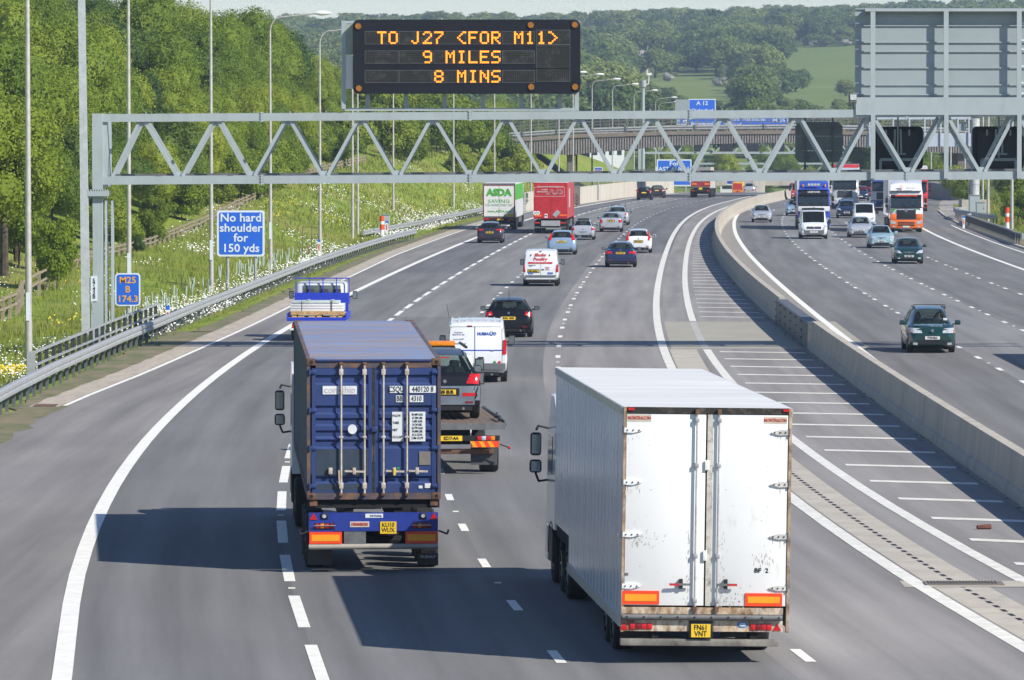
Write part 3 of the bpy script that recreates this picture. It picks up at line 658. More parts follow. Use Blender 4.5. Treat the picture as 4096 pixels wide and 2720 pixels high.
# green-grey sign seen from behind
c = RX(1006, 960, 2.9); vs_ = empty('verge_sign', c, 0, 'dark green grey sign with rounded corners seen from behind inside the lattice', 'road sign')
M_gg = mat('sign_back_green_grey', (.16, .19, .175), rough=.6, var=.1)
hw, hh = .86, .73
for z0, z1 in ((-hh, -.32), (-.31, .21), (.22, hh)):
    mb = MB()
    if z0 == -hh: poly = [(-hw, z1), (-hw, z0+.15), (-hw+.15, z0), (hw-.15, z0), (hw, z0+.15), (hw, z1)]
    elif z1 == hh: poly = [(-hw, z0), (-hw, z1-.15), (-hw+.15, z1), (hw-.15, z1), (hw, z1-.15), (hw, z0)]
    else: poly = [(-hw, z0), (-hw, z1), (hw, z1), (hw, z0)]
    mb.prism(poly, 'y', 0, .04); mb.build('panel_plank', M_gg, vs_)
for z in (-.53, .49):
    mb = MB(); mb.box(-.5, .5, -.06, -.002, z-.025, z+.025); mb.build('stiffener', M_gg, vs_)
for x in (-.51, .49):
    mb = MB(); mb.cyl((x, -.1, -1.0), (x, -.1, 1.1), .035, n=8); mb.build('post', M_galvd, vs_)

# ================= LAMP POSTS
def lamp(u, y, gz, topz, r0, label, arm=0, grp='lamp posts along the left verge', full=True, x=None):
    xx = (u-512)/FPX*y if x is None else x
    o = empty('lamp_post', (xx, y, gz), 0, label, 'lamp post', grp)
    n = 12 if y < 300 else 8; h = topz - gz
    mb = MB(); 
    if full: mb.cyl((0, 0, -.3), (0, 0, 1.5), r0*1.12, r0*1.12, n); mb.cyl((0, 0, 1.5), (0, 0, h-1.0 if arm else h), r0, r0*.5, n)
    else: mb.cyl((0, 0, -.3), (0, 0, h-1.0 if arm else h), r0, r0*.55, n)
    mb.build('pole', M_pole, o, 40)
    if arm:
        s = 1 if arm > 0 else -1; L = abs(arm); pts = []
        for i in range(9):
            a = pi/2*i/8; pts.append((s*(1-cos(a))*.6, 0, h-1.0+sin(a)*.8))
        pts.append((s*L*.55, 0, h-.12)); pts.append((s*L, 0, h))
        mb = MB(); mb.tube(pts, r0*.42, 7); mb.build('arm', M_pole, o, 60)
        mb = MB(); rws = []
        for t, w, hh_ in ((0, .05, .05), (.15, .12, .1), (.4, .16, .15), (.7, .15, .12), (.95, .06, .05)):
            rws.append([(s*(L-.1+t), cos(k*pi/5)*w, sin(k*pi/5)*hh_+.02) for k in range(10)])
        mb.grid(rws, close=True); mb.add(rws[0], [tuple(range(10))]); mb.add(rws[-1], [tuple(range(10))])
        l_ = mb.build('lamp_head', M_white, o, 50); l_.location = (0, 0, h)
    if y < 320:
        mb = MB(); mb.box(-.07, .07, -r0*1.15-.01, -r0*1.1, 1.55, 2.5); mb.build('label_plate', M_signw, o)
    return o
lamp(28.2, 185, 0.0, 17, .115, 'tall grey lamp post nearest the camera at the far left')
lamp(129, 236, .1, 17, .105, 'lamp post rising behind the small blue distance sign')
lamp(211.3, 262, .1, 17, .10, 'lamp post just left of the blue no hard shoulder sign')
lamp(270.5, 303, .2, 14.15, .10, 'lamp post with curved arm just right of the no hard shoulder sign', 2.5)
lamp(320, 331, .3, 13.85, .10, 'lamp post with curved arm running behind the left end of the message sign', 2.5)
lamp(352.6, 375, .4, 13.8, .10, 'left of two close lamp posts right of the orange topped post', 2.5)
lamp(357.8, 384, .4, 13.8, .085, 'right of two close lamp posts right of the orange topped post', 2.5)
lamp(393.3, 441, .5, 13.7, .10, 'lamp post crossing the left bushes, third from the bridge end', 2.5)
lamp(453.6, 490, .5, 13.6, .10, 'lamp post left of the white and green supermarket lorry', 2.5)
for i, (u, y, vt, lab) in enumerate(((494.5, 520, 66, 'lamp post between the two lorries seen under the lattice'), (531, 560, 69, 'lamp post right behind the red lorry in the verge'), (558.8, 595, 72.5, 'lamp post just left of the bridge pier'),
     (573, 600, 74.5, 'slim lamp post behind the right end of the message sign'), (592, 650, 79.3, 'lamp post with its white head just right of the message sign, first of the row'), (612.4, 710, 84.3, 'second lamp post right of the message sign'),
     (634, 780, 90.5, 'third lamp post right of the message sign beside the camera mast'), (655.4, 860, 97.5, 'fourth lamp post right of the message sign, beyond the bridge'), (658.7, 930, 102, 'lowest and farthest lamp head right of the message sign'))):
    tz = H - (vt-VH)/SC(y); lamp(u, y, ZG(y)+.2, tz, .10, lab, 2.55 if i > 2 else 2.2, full=False)
RL = 'lamp posts along the right verge'
for u, y, gz, r, lab in ((1011.8, 405, .6, .13, 'thick lamp post at the far right beside the orange banded post'), (988, 450, .3, .12, 'lamp post right of the round gantry leg'), (982.6, 500, .9, .11, 'lamp post close beside the round gantry leg'),
     (964.7, 620, 1, .1, 'lamp post left of the round gantry leg'), (950.5, 600, 1, .1, 'lamp post above the dark wall end'), (945, 680, 1, .09, 'slimmer lamp post left of the dark wall end'), (931, 700, 1, .09, 'lamp post nearest the orange lorry')):
    lamp(u, y, gz, 15.5, r, lab, 0, RL, full=False)
# square mast beside the column
mast = empty('camera_mast', ((86-512)/FPX*215, 215, 0), 0, 'square tapering grey mast beside the gantry column, taller than the picture', 'mast')
mb = MB(); rws = []
for z, w, dx in ((-.3, .165, 0), (2, .16, -.03), (9, .14, -.1), (18, .125, -.2)): rws.append([(dx-w, -w, z), (dx+w, -w, z), (dx+w, w, z), (dx-w, w, z)])
mb.grid(rws, close=True); mb.build('pole', mat('mast_steel', (.52, .55, .57), rough=.5, metal=.2, var=.08, scale=4), mast)
mb = MB(); mb.box(.2, .42, -.1, .2, -.2, 2.2); mb.box(.22, .38, -.115, -.101, .9, 1.15); mb.build('cabinet', M_gan, mast)
for z in (.75, .95): MB().prism([(.26, z), (.36, z), (.31, z+.1)], 'y', -.125, -.117).build('hazard_label', M_yel, mast)
# far camera mast behind the bridge
fm = empty('cctv_mast', ((643-512)/FPX*720, 720, 0), 0, 'thicker pole with a small camera on top among the far lamp posts', 'mast')
mb = MB(); mb.cyl((0, 0, -1), (0, 0, 12.7), .24, .2, 10); mb.build('pole', M_gan, fm, 40)
mb = MB(); mb.cyl((0, 0, 12.7), (0, 0, 13.6), .42, .42, 10); mb.build('camera_housing', M_galv, fm, 40)
mb = MB(); mb.tube([(.4, 0, 13), (.7, 0, 13.1), (.75, 0, 14.2)], .06); mb.box(.5, 1.1, -.15, .15, 14.2, 14.5); mb.build('camera', M_white, fm)

# ================= GUARD RAILS
def rail_path(name, pts, label, zr=.61, posts=2.4, side=1, pw=.1, m=None, beam=.2):
    # resample the path; W-like box beam on posts
    o = empty(name, (pts[0][0], pts[0][1], pts[0][2]), 0, label, 'guard rail')
    base = Vector(o.location); P = [Vector(p) - base for p in pts]
    cum = [0]
    for a, b in zip(P, P[1:]): cum.append(cum[-1] + (b-a).length)
    def at(d):
        for i in range(len(P)-1):
            if d <= cum[i+1] or i == len(P)-2:
                t = (d-cum[i])/(cum[i+1]-cum[i]); return P[i].lerp(P[i+1], t), (P[i+1]-P[i]).normalized()
    n = max(2, int(cum[-1]/2)); rws = []
    h = beam
    pr = [(0, -h), (.06, -h*.75), (.06, -h*.25), (.02, 0), (.06, h*.25), (.06, h*.75), (0, h), (-.1, h), (-.1, -h)]
    for i in range(n+1):
        p, d = at(cum[-1]*i/n); nrm = Vector((d.y, -d.x, 0))*side
        rws.append([p + nrm*a + Vector((0, 0, zr+b)) for a, b in pr])
    mb = MB(); mb.grid(rws, close=True); mb.add(rws[0], [tuple(range(9))]); mb.add(rws[-1], [tuple(range(9))]); mb.build('beam', m or M_galv, o, 20)
    me = None; d = .6; k = 0
    while d < cum[-1]:
        p, dr = at(d); nrm = Vector((dr.y, -dr.x, 0))*side
        if me is None:
            q = MB(); q.box(-pw/2, pw/2, -.06, .06, -.4, zr+.12); me = q.mesh('post', M_galvd)
        po = link('post', me, o, p - nrm*.16); k += 1
        if k == 290: break
        d += posts
    return o
def vz(x, y): return ztl(x, y)
def rl(y): return interp([(100, -16.4), (150, -14.2), (155, -14.25), (170, -14.15), (195, -13.7), (209, -13.35), (233, -12.8), (249, -12.3), (303, -10.7), (345, -9.0), (375, -7.5), (392, -6.3)], y)
strip('soil_verge', lambda y: rl(y)-.1+_j(y, 1)*.6, lambda y: X('L0', y)-.98+_j(y, 5)*.25, 158, 216, .012, M_soil, ground, step=1.0)
pts = []; y = 110
while y <= 388: pts.append((rl(y), y, ZG(y))); y += 6
rail_path('guard_rail', pts, 'long galvanised guard rail curving along the left hard shoulder', posts=2.1, beam=.17)
pts = []; y = 380
while y <= 540: pts.append((X('L0', y)-interp([(380, 4.6), (420, 3.2), (467, 2.6), (540, 2.2)], y), y, ZG(y))); y += 6
rail_path('guard_rail', pts, 'second guard rail starting behind the orange topped post and passing left of the lorry', posts=3.0, beam=.17)
# lattice safety fence in front of the column
lf = empty('lattice_fence', (rl(170)-.55, 170, 0), 0, 'dark post and rail safety fence around the foot of the gantry column', 'fence')
b0 = Vector(lf.location)
def lp(y): return Vector((rl(y)-.45, y, ZG(y)))-b0
y = 168
pm = MB(); pm.box(-.06, .06, -.05, .05, -.3, 1.2); pme = pm.mesh('post', mat('dark_post', (.05, .053, .055), rough=.6, metal=.2))
while y < 213: link('post', pme, lf, lp(y)); y += 2.1
for z, h in ((1.2, .075), (.8, .06)):
    mb = MB(); yy = 167.5
    while yy < 212.5: mb.bar(lp(yy)+Vector((.05, 0, z)), lp(yy+5)+Vector((.05, 0, z)), .07, h); yy += 5
    mb.build('rail', M_galv, lf)
mb = MB(); mb.box(-.12, .12, -.06, .06, 0, 1.25); o = mb.build('end_post', M_galv, lf); o.location = lp(167.3)
# wider posts under the rail ahead of the lattice
kp = empty('short_post_row', (rl(214)-.4, 214, 0), 0, 'row of short dark posts just beyond the lattice fence', 'posts')
for i in range(12): link('post', pme, kp, Vector((rl(214+i*.75)-.5, 214+i*.75, -.55))-Vector(kp.location))
# right guard rail
rb = [(455, 37.9), (447, 37.0), (430, 36.4), (405, 35.5), (385, 34.8), (375, 34.3), (369, 34.25)]
pts = [(x, y, ZG(y)) for y, x in rb]
dense = []
for a, b in zip(pts, pts[1:]):
    for i in range(4): dense.append(tuple(lerp(a[k], b[k], i/4) for k in range(3)))
dense.append(pts[-1])
rail_path('guard_rail', dense, 'guard rail on the right verge below the round gantry leg', posts=2.0, side=-1, beam=.2)
pts = [(38.6, 440, 0), (38.2, 452, 0), (38.0, 470, 0), (38.6, 482, 0), (40.2, 484, 0)]
rail_path('guard_rail', [(x, y, ZG(y)+.1) for x, y, _ in pts], 'short curved guard rail wrapping the foot of the round gantry leg', posts=2.0, side=-1, beam=.2)

# ================= SIGNS AND SMALL FURNITURE OF THE LEFT VERGE
def sign(name, u0, u1, v0, v1, y, label, lines, posts, vb, border=M_signw, bm=M_blue, post_r=.075, cat='road sign', tm=None):
    a, b = PT(u0, v1, y), PT(u1, v0, y); cx, cz = (a.x+b.x)/2, (a.z+b.z)/2; w, h = b.x-a.x, b.z-a.z
    gz = H-(vb-VH)/SC(y)
    o = empty(name, (cx, y, gz), 0, label, cat); dz = cz-gz
    mb = MB(); mb.prism(rrect(-w/2, w/2, dz-h/2, dz+h/2, .14), 'y', 0, .05); mb.build('border', border, o)
    e = .07*w/2.4 + .03
    mb = MB(); mb.prism(rrect(-w/2+e, w/2-e, dz-h/2+e, dz+h/2-e, .1), 'y', -.008, .01); mb.build('face', bm, o)
    for s_, x, z, sz in lines: text('lettering', s_, sz, tm or M_signw, o, (x*w, -.014, dz+z*h), bold=sz*.018, sx=1.05)
    for x in posts:
        mb = MB(); mb.cyl((x*w, .12, -.4), (x*w, .12, dz+h*.4), post_r, n=10); mb.build('post', M_galv, o, 40)
    return o
sign('shoulder_sign', 217, 264.6, 210.3, 256.4, 268, 'blue sign with white lettering saying no hard shoulder for 150 yds', [('No hard', 0, .335, .56), ('shoulder', 0, .115, .56), ('for', 0, -.10, .56), ('150 yds', 0, -.325, .56)], [-.28, .30], 284)
sign('location_sign', 115, 140.2, 273, 306, 224, 'small blue location sign with amber lettering M25 B 174.3', [('M25', 0, .28, .37), ('B', 0, -.0, .37), ('174.3', 0, -.29, .37)], [0], 320, tm=M_signo)
sign('location_sign', 594.2, 602.4, 167, 181, 520, 'tiny blue location sign seen far off below the bridge', [('M25', 0, .25, .3), ('B', 0, -.2, .3)], [0], 196, tm=M_signo)
sign('direction_sign', 656.7, 691.5, 159.3, 186, 800, 'blue sign saying for East Anglia seen through the lattice', [('For', 0, .34, .95), ('EAST ANGLIA', 0, .13, .85), ('\u2190 A12', 0, -.25, .85)], [-.33, .33], 200, post_r=.12)
def marker(u, y, gz, lab):
    o = empty('marker_post', ((u-512)/FPX*y, y, gz), .05, lab, 'marker post', 'marker posts on the verges')
    MB().box(-.08, .08, -.04, .04, -.1, .78).build('body', M_white, o)
    MB().box(-.082, .082, -.042, .042, .70, .86).build('blue_top', M_blue, o)
    MB().box(-.035, .035, -.048, -.041, .2, .6).build('red_reflector', M_red, o)
marker(167.5, 216, .15, 'white marker post with blue top behind the guard rail beside the lattice fence')
marker(319, 330, .3, 'white marker post with blue top at the foot of the arm lamp post')
marker(386.6, 392, .3, 'white marker post with blue top beside the grey cabinet')
marker(963.7, 418, .2, 'white marker post with blue top on the right verge')
def banded(u, y, gz, h, lab, w=.16):
    o = empty('banded_post', ((u-512)/FPX*y, y, gz), 0, lab, 'post')
    mo = mat('orange_red_plastic', (.85, .09, .015), rough=.4, var=.05)
    MB().cyl((0, 0, -.1), (0, 0, h*.38), w*1.15, w*.95, 12).build('base', M_white, o, 40)
    MB().cyl((0, 0, h*.38), (0, 0, h), w, w, 12).build('orange_sleeve', mo, o, 40)
    MB().cyl((0, 0, h*.62), (0, 0, h*.76), w*1.03, w*1.03, 12).build('white_band', M_white, o, 40)
banded(382, 386, .05, 1.55, 'orange topped white post standing at the end of the left guard rail')
banded(1007.2, 402, .2, 1.75, 'orange and white banded post at the right edge beside a lamp post', .15)
def cabinet(u, y, gz, w, h, lab):
    o = empty('roadside_cabinet', ((u-512)/FPX*y, y, gz), 0, lab, 'cabinet')
    MB().box(-w/2, w/2, 0, .5, 0, h, b=.02).build('body', M_gan, o); MB().box(-w/2+.05, w/2-.05, -.02, -.003, .1, h-.15).build('door', M_gan, o)
    MB().box(-w/2-.04, w/2+.04, -.05, .55, h, h+.05).build('roof', M_gan2, o); MB().box(w/2-.13, w/2-.08, -.04, -.021, h*.5, h*.6).build('handle', M_black, o)
cabinet(385.4, 400, .2, .62, 1.25, 'grey cabinet behind the orange topped post on the left verge')
cabinet(974.5, 478, .3, .95, 1.5, 'tall grey cabinet at the foot of the round gantry leg'); cabinet(980.5, 470, .2, .75, 1.1, 'lower grey cabinet right of the tall one by the gantry leg')
# metal frame on verge
fr_ = empty('metal_frame', ((310-512)/FPX*322, 322, .3), 0, 'thin rusty tubular frame standing in the daisies', 'frame')
mb = MB()
for x in (-.45, .1): mb.cyl((x, 0, 0), (x, 0, 1.75), .018, n=5)
for z in (.6, 1.1, 1.75): mb.cyl((-.45, 0, z), (.5, 0, z), .015, n=5)
mb.build('tubes', M_rust, fr_)
# ================= WALLS, BRIDGE, FAR GANTRIES
def w1(y): return X('L1', y) - interp([(480, 5.2), (520, 3.6), (560, 1.6), (640, 1.25), (900, 1.2)], y)
PW = [(-.35, -.4), (0, -.4), (0, 1.75), (-.35, 1.75)]
cw = empty('retaining_wall', (0, 0, 0), 0, 'pale concrete wall along the far left verge beyond the red lorry', 'wall')
y = 524.
while y < 704:
    y2 = min(704, y+17.95); wall_run('wall_panel', w1, y, y2-.05, PW, M_concl, cw, step=6); y = y2
p = PT(573.5, 205, 566)
MB().box(p.x-.75, p.x+.65, 563, 566, -.6, 1.6).build('buttress', M_concd, cw)
# bridge
BY = 640.0; BS = FPX/BY
def bp(u, v, dy=0): return Vector(((u-512)/BS, BY+dy, H-(v-VH)/BS))
bridge = empty('overbridge', bp(574, 155), 0, 'arched concrete bridge with ribbed sides crossing both carriageways', 'bridge')
bi = Matrix.Translation(-Vector(bridge.location))
def bput(o): o.matrix_parent_inverse = bi; return o
topl = [(440, 141.6), (500, 139.3), (577, 134.3), (675, 131.3), (790, 130.4), (870, 131.5), (960, 134), (1040, 138)]
sof = [(440, 143.5), (455, 144.8), (517.8, 152.3), (545, 154.2), (569.7, 155), (592, 152.7), (636.5, 149), (675, 145.5), (740, 143), (798.6, 142.6), (867, 147.5), (930, 152), (960, 153.4), (1040, 150)]
us = [440 + i*7.5 for i in range(81)]
rws = []
for u in us:
    t = interp(topl, u); s_ = max(interp(sof, u), t+3.2)
    rws.append([bp(u, t+4), bp(u, s_), bp(u, s_, 11), bp(u, t+4, 11)])
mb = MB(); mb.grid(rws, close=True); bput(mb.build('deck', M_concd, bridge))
rws = []
for u in us:
    t = interp(topl, u); a = bp(u, t); b = bp(u, t+3.4)
    rws.append([a+Vector((0, -.35, 0)), b+Vector((0, -.35, 0)), b+Vector((0, 11.5, 0)), a+Vector((0, 11.5, 0))])
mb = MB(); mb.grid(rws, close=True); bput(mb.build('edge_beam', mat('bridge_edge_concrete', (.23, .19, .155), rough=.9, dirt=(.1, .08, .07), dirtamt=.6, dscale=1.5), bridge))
mb = MB(); u = 441.
while u < 1040:
    t = interp(topl, u); s_ = max(interp(sof, u), t+3.2); a = bp(u, t+3.4); b = bp(u, s_)
    if a.z - b.z > .1: mb.box(a.x-.09, a.x+.09, BY-.22, BY-.004, b.z, a.z)
    u += 2.6
bput(tag(mb.build('fascia_rib', mat('ribbed_concrete', (.27, .25, .235), rough=.9, dirt=(.12, .1, .09), dirtamt=.5, dscale=1), bridge), kind='stuff'))
M_par = mat('parapet_steel', (.2, .195, .18), rough=.6, metal=.3)
for dy in (-.1, 11.0):
    for dv, r in ((0, .045), (3.3, .035), (6.2, .035), (9.2, .035)):
        mb = MB(); pts = [bp(u, interp(topl, u) - 16.2 + dv*1.1, dy) for u in range(384, 1041, 24)]
        if dy > 5: pts = [p+Vector((0, 0, .25)) for p in pts]
        mb.tube(pts, r, 6); bput(mb.build('handrail', M_par, bridge))
    u = 386
    while u < 1040:
        t = interp(topl, u); mb = MB(); a = bp(u, t-16.2, dy); b = bp(u, t+.5, dy); mb.bar(b, a, .09, .12, up=(0, 1, 0)); bput(mb.build('parapet_post', M_par, bridge)); u += 34.5 if dy < 5 else 9
mb = MB()
for dv in (-2.6, -4.9):
    mb.tube([bp(u, interp(topl, u)+dv, .25) for u in range(384, 1041, 24)], .16, 8)
bput(mb.build('guard_beam', M_galv, bridge))
a = bp(566.5, 155, 2); b = bp(576.5, 196, 2)
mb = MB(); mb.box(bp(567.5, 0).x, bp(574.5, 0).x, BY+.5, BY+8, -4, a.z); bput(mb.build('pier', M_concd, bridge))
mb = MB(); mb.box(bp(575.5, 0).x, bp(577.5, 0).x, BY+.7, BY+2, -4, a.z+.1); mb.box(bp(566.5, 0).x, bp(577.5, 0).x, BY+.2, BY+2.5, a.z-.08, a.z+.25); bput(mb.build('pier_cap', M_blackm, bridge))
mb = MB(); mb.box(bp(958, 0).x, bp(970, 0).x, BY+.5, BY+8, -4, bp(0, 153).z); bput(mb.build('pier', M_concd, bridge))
# far bridge deck low in the distance
fb = empty('bridge', PT(740, 185, 900), 0, 'small concrete bridge far off behind the central barrier', 'bridge')
def fput(o): o.matrix_parent_inverse = Matrix.Translation(-Vector(fb.location)); return o
a = PT(700, 185.5, 900); b = PT(812, 180.5, 900); mb = MB(); mb.box(a.x, b.x, 900, 910, a.z, b.z); fput(mb.build('deck', M_conc, fb))
a = PT(752.5, 200, 896); b = PT(765, 179, 896); mb = MB(); mb.box(a.x, b.x, 896, 899.5, a.z-3, b.z); fput(mb.build('pier', M_concl, fb))
# gantry with equipment box and round leg on the right
G2 = 490.0
rg = empty('gantry', PT(974.5, 215, G2), 0, 'pale gantry with thick round leg and enclosed walkway on the right verge', 'gantry')
def rput(o): o.matrix_parent_inverse = Matrix.Translation(-Vector(rg.location)); return o
Qp = lambda u, v, dy=0: PT(u, v, G2) + Vector((0, dy, 0))
M_lav = mat('pale_gantry_paint', (.46, .50, .57), rough=.5, var=.05, dirt=(.3, .33, .36), dirtamt=.3)
a, b = Qp(974.5, 217), Qp(974.5, 118.5); mb = MB(); mb.cyl(a, (a.x, a.y, b.z), .43, .43, 20); rput(mb.build('round_leg', mat('pale_leg_paint', (.5, .51, .52), rough=.5, dirt=(.33, .33, .33), dirtamt=.4, dscale=1), rg, 40))
mb = MB()
for v in (133, 150, 176, 184): z = Qp(0, v).z; mb.cyl((a.x, a.y, z), (a.x, a.y, z+.07), .47, .47, 20)
rput(mb.build('leg_flange', M_lav, rg, 40))
for v0, v1, nm in ((116, 119.4, 'top_rail'), (133, 146.5, 'walkway_panel')):
    p0, p1 = Qp(866, v1), Qp(970, v0); mb = MB(); mb.box(p0.x, p1.x, G2-.6, G2+.6 if nm == 'top_rail' else G2-.45, p0.z, p1.z); rput(mb.build(nm, M_lav, rg))
for u in (869, 892.5, 908.5, 924, 940, 957, 968):
    p0, p1 = Qp(u-.7, 146), Qp(u+.7, 118); mb = MB(); mb.box(p0.x, p1.x, G2-.75, G2-.62, p0.z, p1.z); rput(mb.build('walkway_post', M_lav, rg))
p0, p1 = Qp(957, 131), Qp(966, 122); mb = MB(); mb.box(p0.x, p1.x, G2-.3, G2+.4, p0.z, p1.z); rput(mb.build('equipment_box', M_gan2, rg))
mb = MB()
for i in range(20): z = a.z+1+i*.4; mb.cyl((a.x-.6, a.y-.5, z), (a.x-.3, a.y-.5, z), .02, n=5)
mb.cyl((a.x-.6, a.y-.5, a.z+1), (a.x-.6, a.y-.5, b.z), .03, n=5); rput(mb.build('ladder', M_galvd, rg))
p0 = Qp(970.5, 216); mb = MB(); mb.box(p0.x-.9, p0.x+1.6, G2-1.6, G2+1.6, -.6, 1.25); rput(mb.build('plinth', M_conc, rg))
# distant gantries
def far_gantry(y, u0, u1, vt, vb, label, leg, r=.16, pitch=11):
    o = empty('gantry', PT(u0, vb, y), 0, label, 'gantry'); inv = Matrix.Translation(-Vector(o.location))
    def put(q): q.matrix_parent_inverse = inv
    for v in (vt, vb):
        mb = MB(); mb.bar(PT(u0, v, y), PT(u1, v, y), r*2, r*2); put(mb.build('chord', M_gan, o))
    u = u0+2; k = 0
    while u+pitch/2 < u1:
        mb = MB(); a, b = (vb, vt) if k % 2 == 0 else (vt, vb); mb.bar(PT(u, a, y+.3), PT(u+pitch/2, b, y+.3), r*1.2, r*1.2, up=(0, 1, 0)); put(mb.build('diagonal_brace', M_gan, o)); u += pitch/2; k += 1
    for ul in leg:
        mb = MB(); a = PT(ul, vt, y); mb.box(a.x-.35, a.x+.35, y-.3, y+.3, -8, a.z+.2); put(mb.build('leg', M_gan, o))
    return o, put
fg, fput3 = far_gantry(800, 637, 890, 141, 152.8, 'distant lattice gantry beyond the bridge carrying the blue signs', [640.5, 886], pitch=19)
far_gantry(1000, 694, 880, 163.6, 173, 'farthest thin lattice gantry just above the road ahead', [697, 877], pitch=17)
for i, (u0, u1) in enumerate(((694, 704), (720, 733), (747, 758.5), (772, 784.5))):
    a, b = PT(u0, 151.5, 797), PT(u1, 143, 797)
    s_ = empty('lane_signal', (a.x, 797, a.z), 0, ['first', 'second', 'third', 'fourth'][i]+' small dark lane signal from the left under the far bridge', 'lane signal', 'far lane signals under the bridge')
    MB().box(0, b.x-a.x, 0, .4, 0, b.z-a.z, b=.1).build('housing', M_blackm, s_); MB().box((b.x-a.x)/2-.1, (b.x-a.x)/2+.1, .1, .3, b.z-a.z, b.z-a.z+.35).build('hanger', M_gan, s_)
def board(u0, u1, v0, v1, y, label, lines, m=M_blue):
    a, b = PT(u0, v1, y), PT(u1, v0, y); w, h = b.x-a.x, b.z-a.z
    o = empty('overhead_sign', ((a.x+b.x)/2, y, a.z), 0, label, 'road sign')
    MB().box(-w/2, w/2, 0, .12, 0, h).build('border', M_signw if m is M_blue else m, o)
    if m is M_blue: MB().box(-w/2+.12, w/2-.12, -.03, .0-.005, .12, h-.12).build('face', m, o)
    for s_, x, z, sz in lines: text('lettering', s_, sz, M_signw, o, (x*w, -.05, z*h), bold=sz*.02, sx=1.08)
    for x in (-.35, .35): MB().box(x*w-.1, x*w+.1, .13, .3, -1.5 if v1 < 130 else -.5, h*.9).build('bracket', M_gan2, o)
    return o
board(688.5, 715.5, 99, 127.6, 798, 'blue A12 sign standing above the bridge parapet', [('A 12', 0, .85, .8), ('Chelmsford', 0, .6, .62), ('A 1023', 0, .38, .62), ('Brentwood', 0, .14, .66)])
board(716.5, 788, 116, 127.6, 798, 'wide low blue sign with place names right of the A12 sign', [('Romford', -.3, .72, .62), ('Westminster', .02, .72, .62), ('M 25', .37, .6, .85), ('Watford', -.28, .25, .68)])
board(675, 688, 99.5, 113, 798, 'plain grey panel left of the A12 sign', [], M_gan2)
board(676.5, 686.5, 117.5, 124.5, 798, 'small blue half mile panel left of the A12 sign', [('\u00bd m', 0, .5, .75)])
# grey end wall and slatted sign on right verge
we = empty('end_wall', PT(956, 199, 600), 0, 'grey concrete wall end on the right verge beyond the guard rail', 'wall'); a, b = PT(951, 199, 600), PT(961.5, 184.8, 600)
mb = MB(); mb.prism([(a.x, a.z-.5), (b.x, a.z-.5), (b.x, b.z), (a.x+.25, b.z-.1), (a.x, b.z-.6)], 'y', 600, 640); o = mb.build('wall_body', M_concd if 0 else mat('grey_wall', (.26, .25, .24), rough=.9), we); o.matrix_parent_inverse = Matrix.Translation(-Vector(we.location))
a, b = PT(948, 178, 760), PT(965, 160.5, 760)
rs = empty('slatted_sign', (a.x, 760, a.z-5), 0, 'grey slatted sign seen from behind on the right verge under the lattice', 'road sign'); w = b.x-a.x
for i in range(4): MB().box(0, w, 0, .08, 5+i*.6, 5.56+i*.6).build('panel_plank', M_gan2, rs)
for x in (.3, .75): MB().cyl((x*w, .2, -2), (x*w, .2, 7.5), .1, n=6).build('post', M_galv, rs)
# cones by the wall
def cone(u, v, lab, dx=0):
    p = GP(u, v); o = empty('traffic_cone', (p.x, p.y, p.z), 0, lab, 'traffic cone', 'cones by the pale wall')
    mo = mat('cone_orange', (.85, .13, .03), rough=.5)
    MB().box(-.26, .26, -.26, .26, 0, .05).build('base', mo, o); MB().cyl((0, 0, .05), (0, 0, 1.05), .2, .04, 12).build('cone_body', mo, o, 40)
    MB().cyl((0, 0, .42), (0, 0, .78), .142, .088, 12).build('white_sleeve', M_white, o, 40)
cone(609, 198.2, 'left one of two orange and white cones against the pale wall'); cone(611.2, 198.0, 'right one of two orange and white cones against the pale wall')

# ================= VEGETATION
def leafmat(name, a, b, c):
    m = bpy.data.materials.new(name); m.use_nodes = True; nt = m.node_tree; n = nt.nodes; l = nt.links
    bs = n['Principled BSDF']; out = n['Material Output']; bs.inputs['Roughness'].default_value = .6; bs.inputs['Specular IOR Level'].default_value = .25
    oi = n.new('ShaderNodeObjectInfo'); tc = n.new('ShaderNodeTexCoord')
    nz = n.new('ShaderNodeTexNoise'); nz.inputs['Scale'].default_value = .9; nz.inputs['Detail'].default_value = 3; l.new(tc.outputs['Object'], nz.inputs['Vector'])
    ad = n.new('ShaderNodeMath'); ad.operation = 'MULTIPLY_ADD'; ad.inputs[1].default_value = .55; l.new(nz.outputs['Fac'], ad.inputs[0])
    mu = n.new('ShaderNodeMath'); mu.operation = 'MULTIPLY_ADD'; mu.inputs[1].default_value = .75; mu.inputs[2].default_value = -.1; l.new(oi.outputs['Random'], mu.inputs[0]); l.new(mu.outputs[0], ad.inputs[2])
    cr = n.new('ShaderNodeValToRGB'); e = cr.color_ramp.elements; e[0].position = .12; e[0].color = (*a, 1); e[1].position = .9; e[1].color = (*c, 1)
    x = e.new(.5); x.color = (*b, 1); l.new(ad.outputs[0], cr.inputs[0]); l.new(cr.outputs[0], bs.inputs['Base Color'])
    tr = n.new('ShaderNodeBsdfTranslucent'); mx = n.new('ShaderNodeMixShader'); mx.inputs[0].default_value = .4
    l.new(cr.outputs[0], tr.inputs[0]); l.new(bs.outputs[0], mx.inputs[1]); l.new(tr.outputs[0], mx.inputs[2]); l.new(mx.outputs[0], out.inputs[0])
    return m
M_leaf = leafmat('broad_leaves', (.085, .15, .018), (.19, .27, .025), (.31, .365, .038))
M_leafy = leafmat('yellow_green_leaves', (.14, .20, .018), (.20, .275, .022), (.27, .33, .035))
M_leafd = leafmat('dark_leaves', (.05, .10, .022), (.09, .155, .03), (.14, .205, .035))
M_leafh = leafmat('hill_leaves', (.075, .125, .035), (.145, .21, .048), (.25, .30, .08))
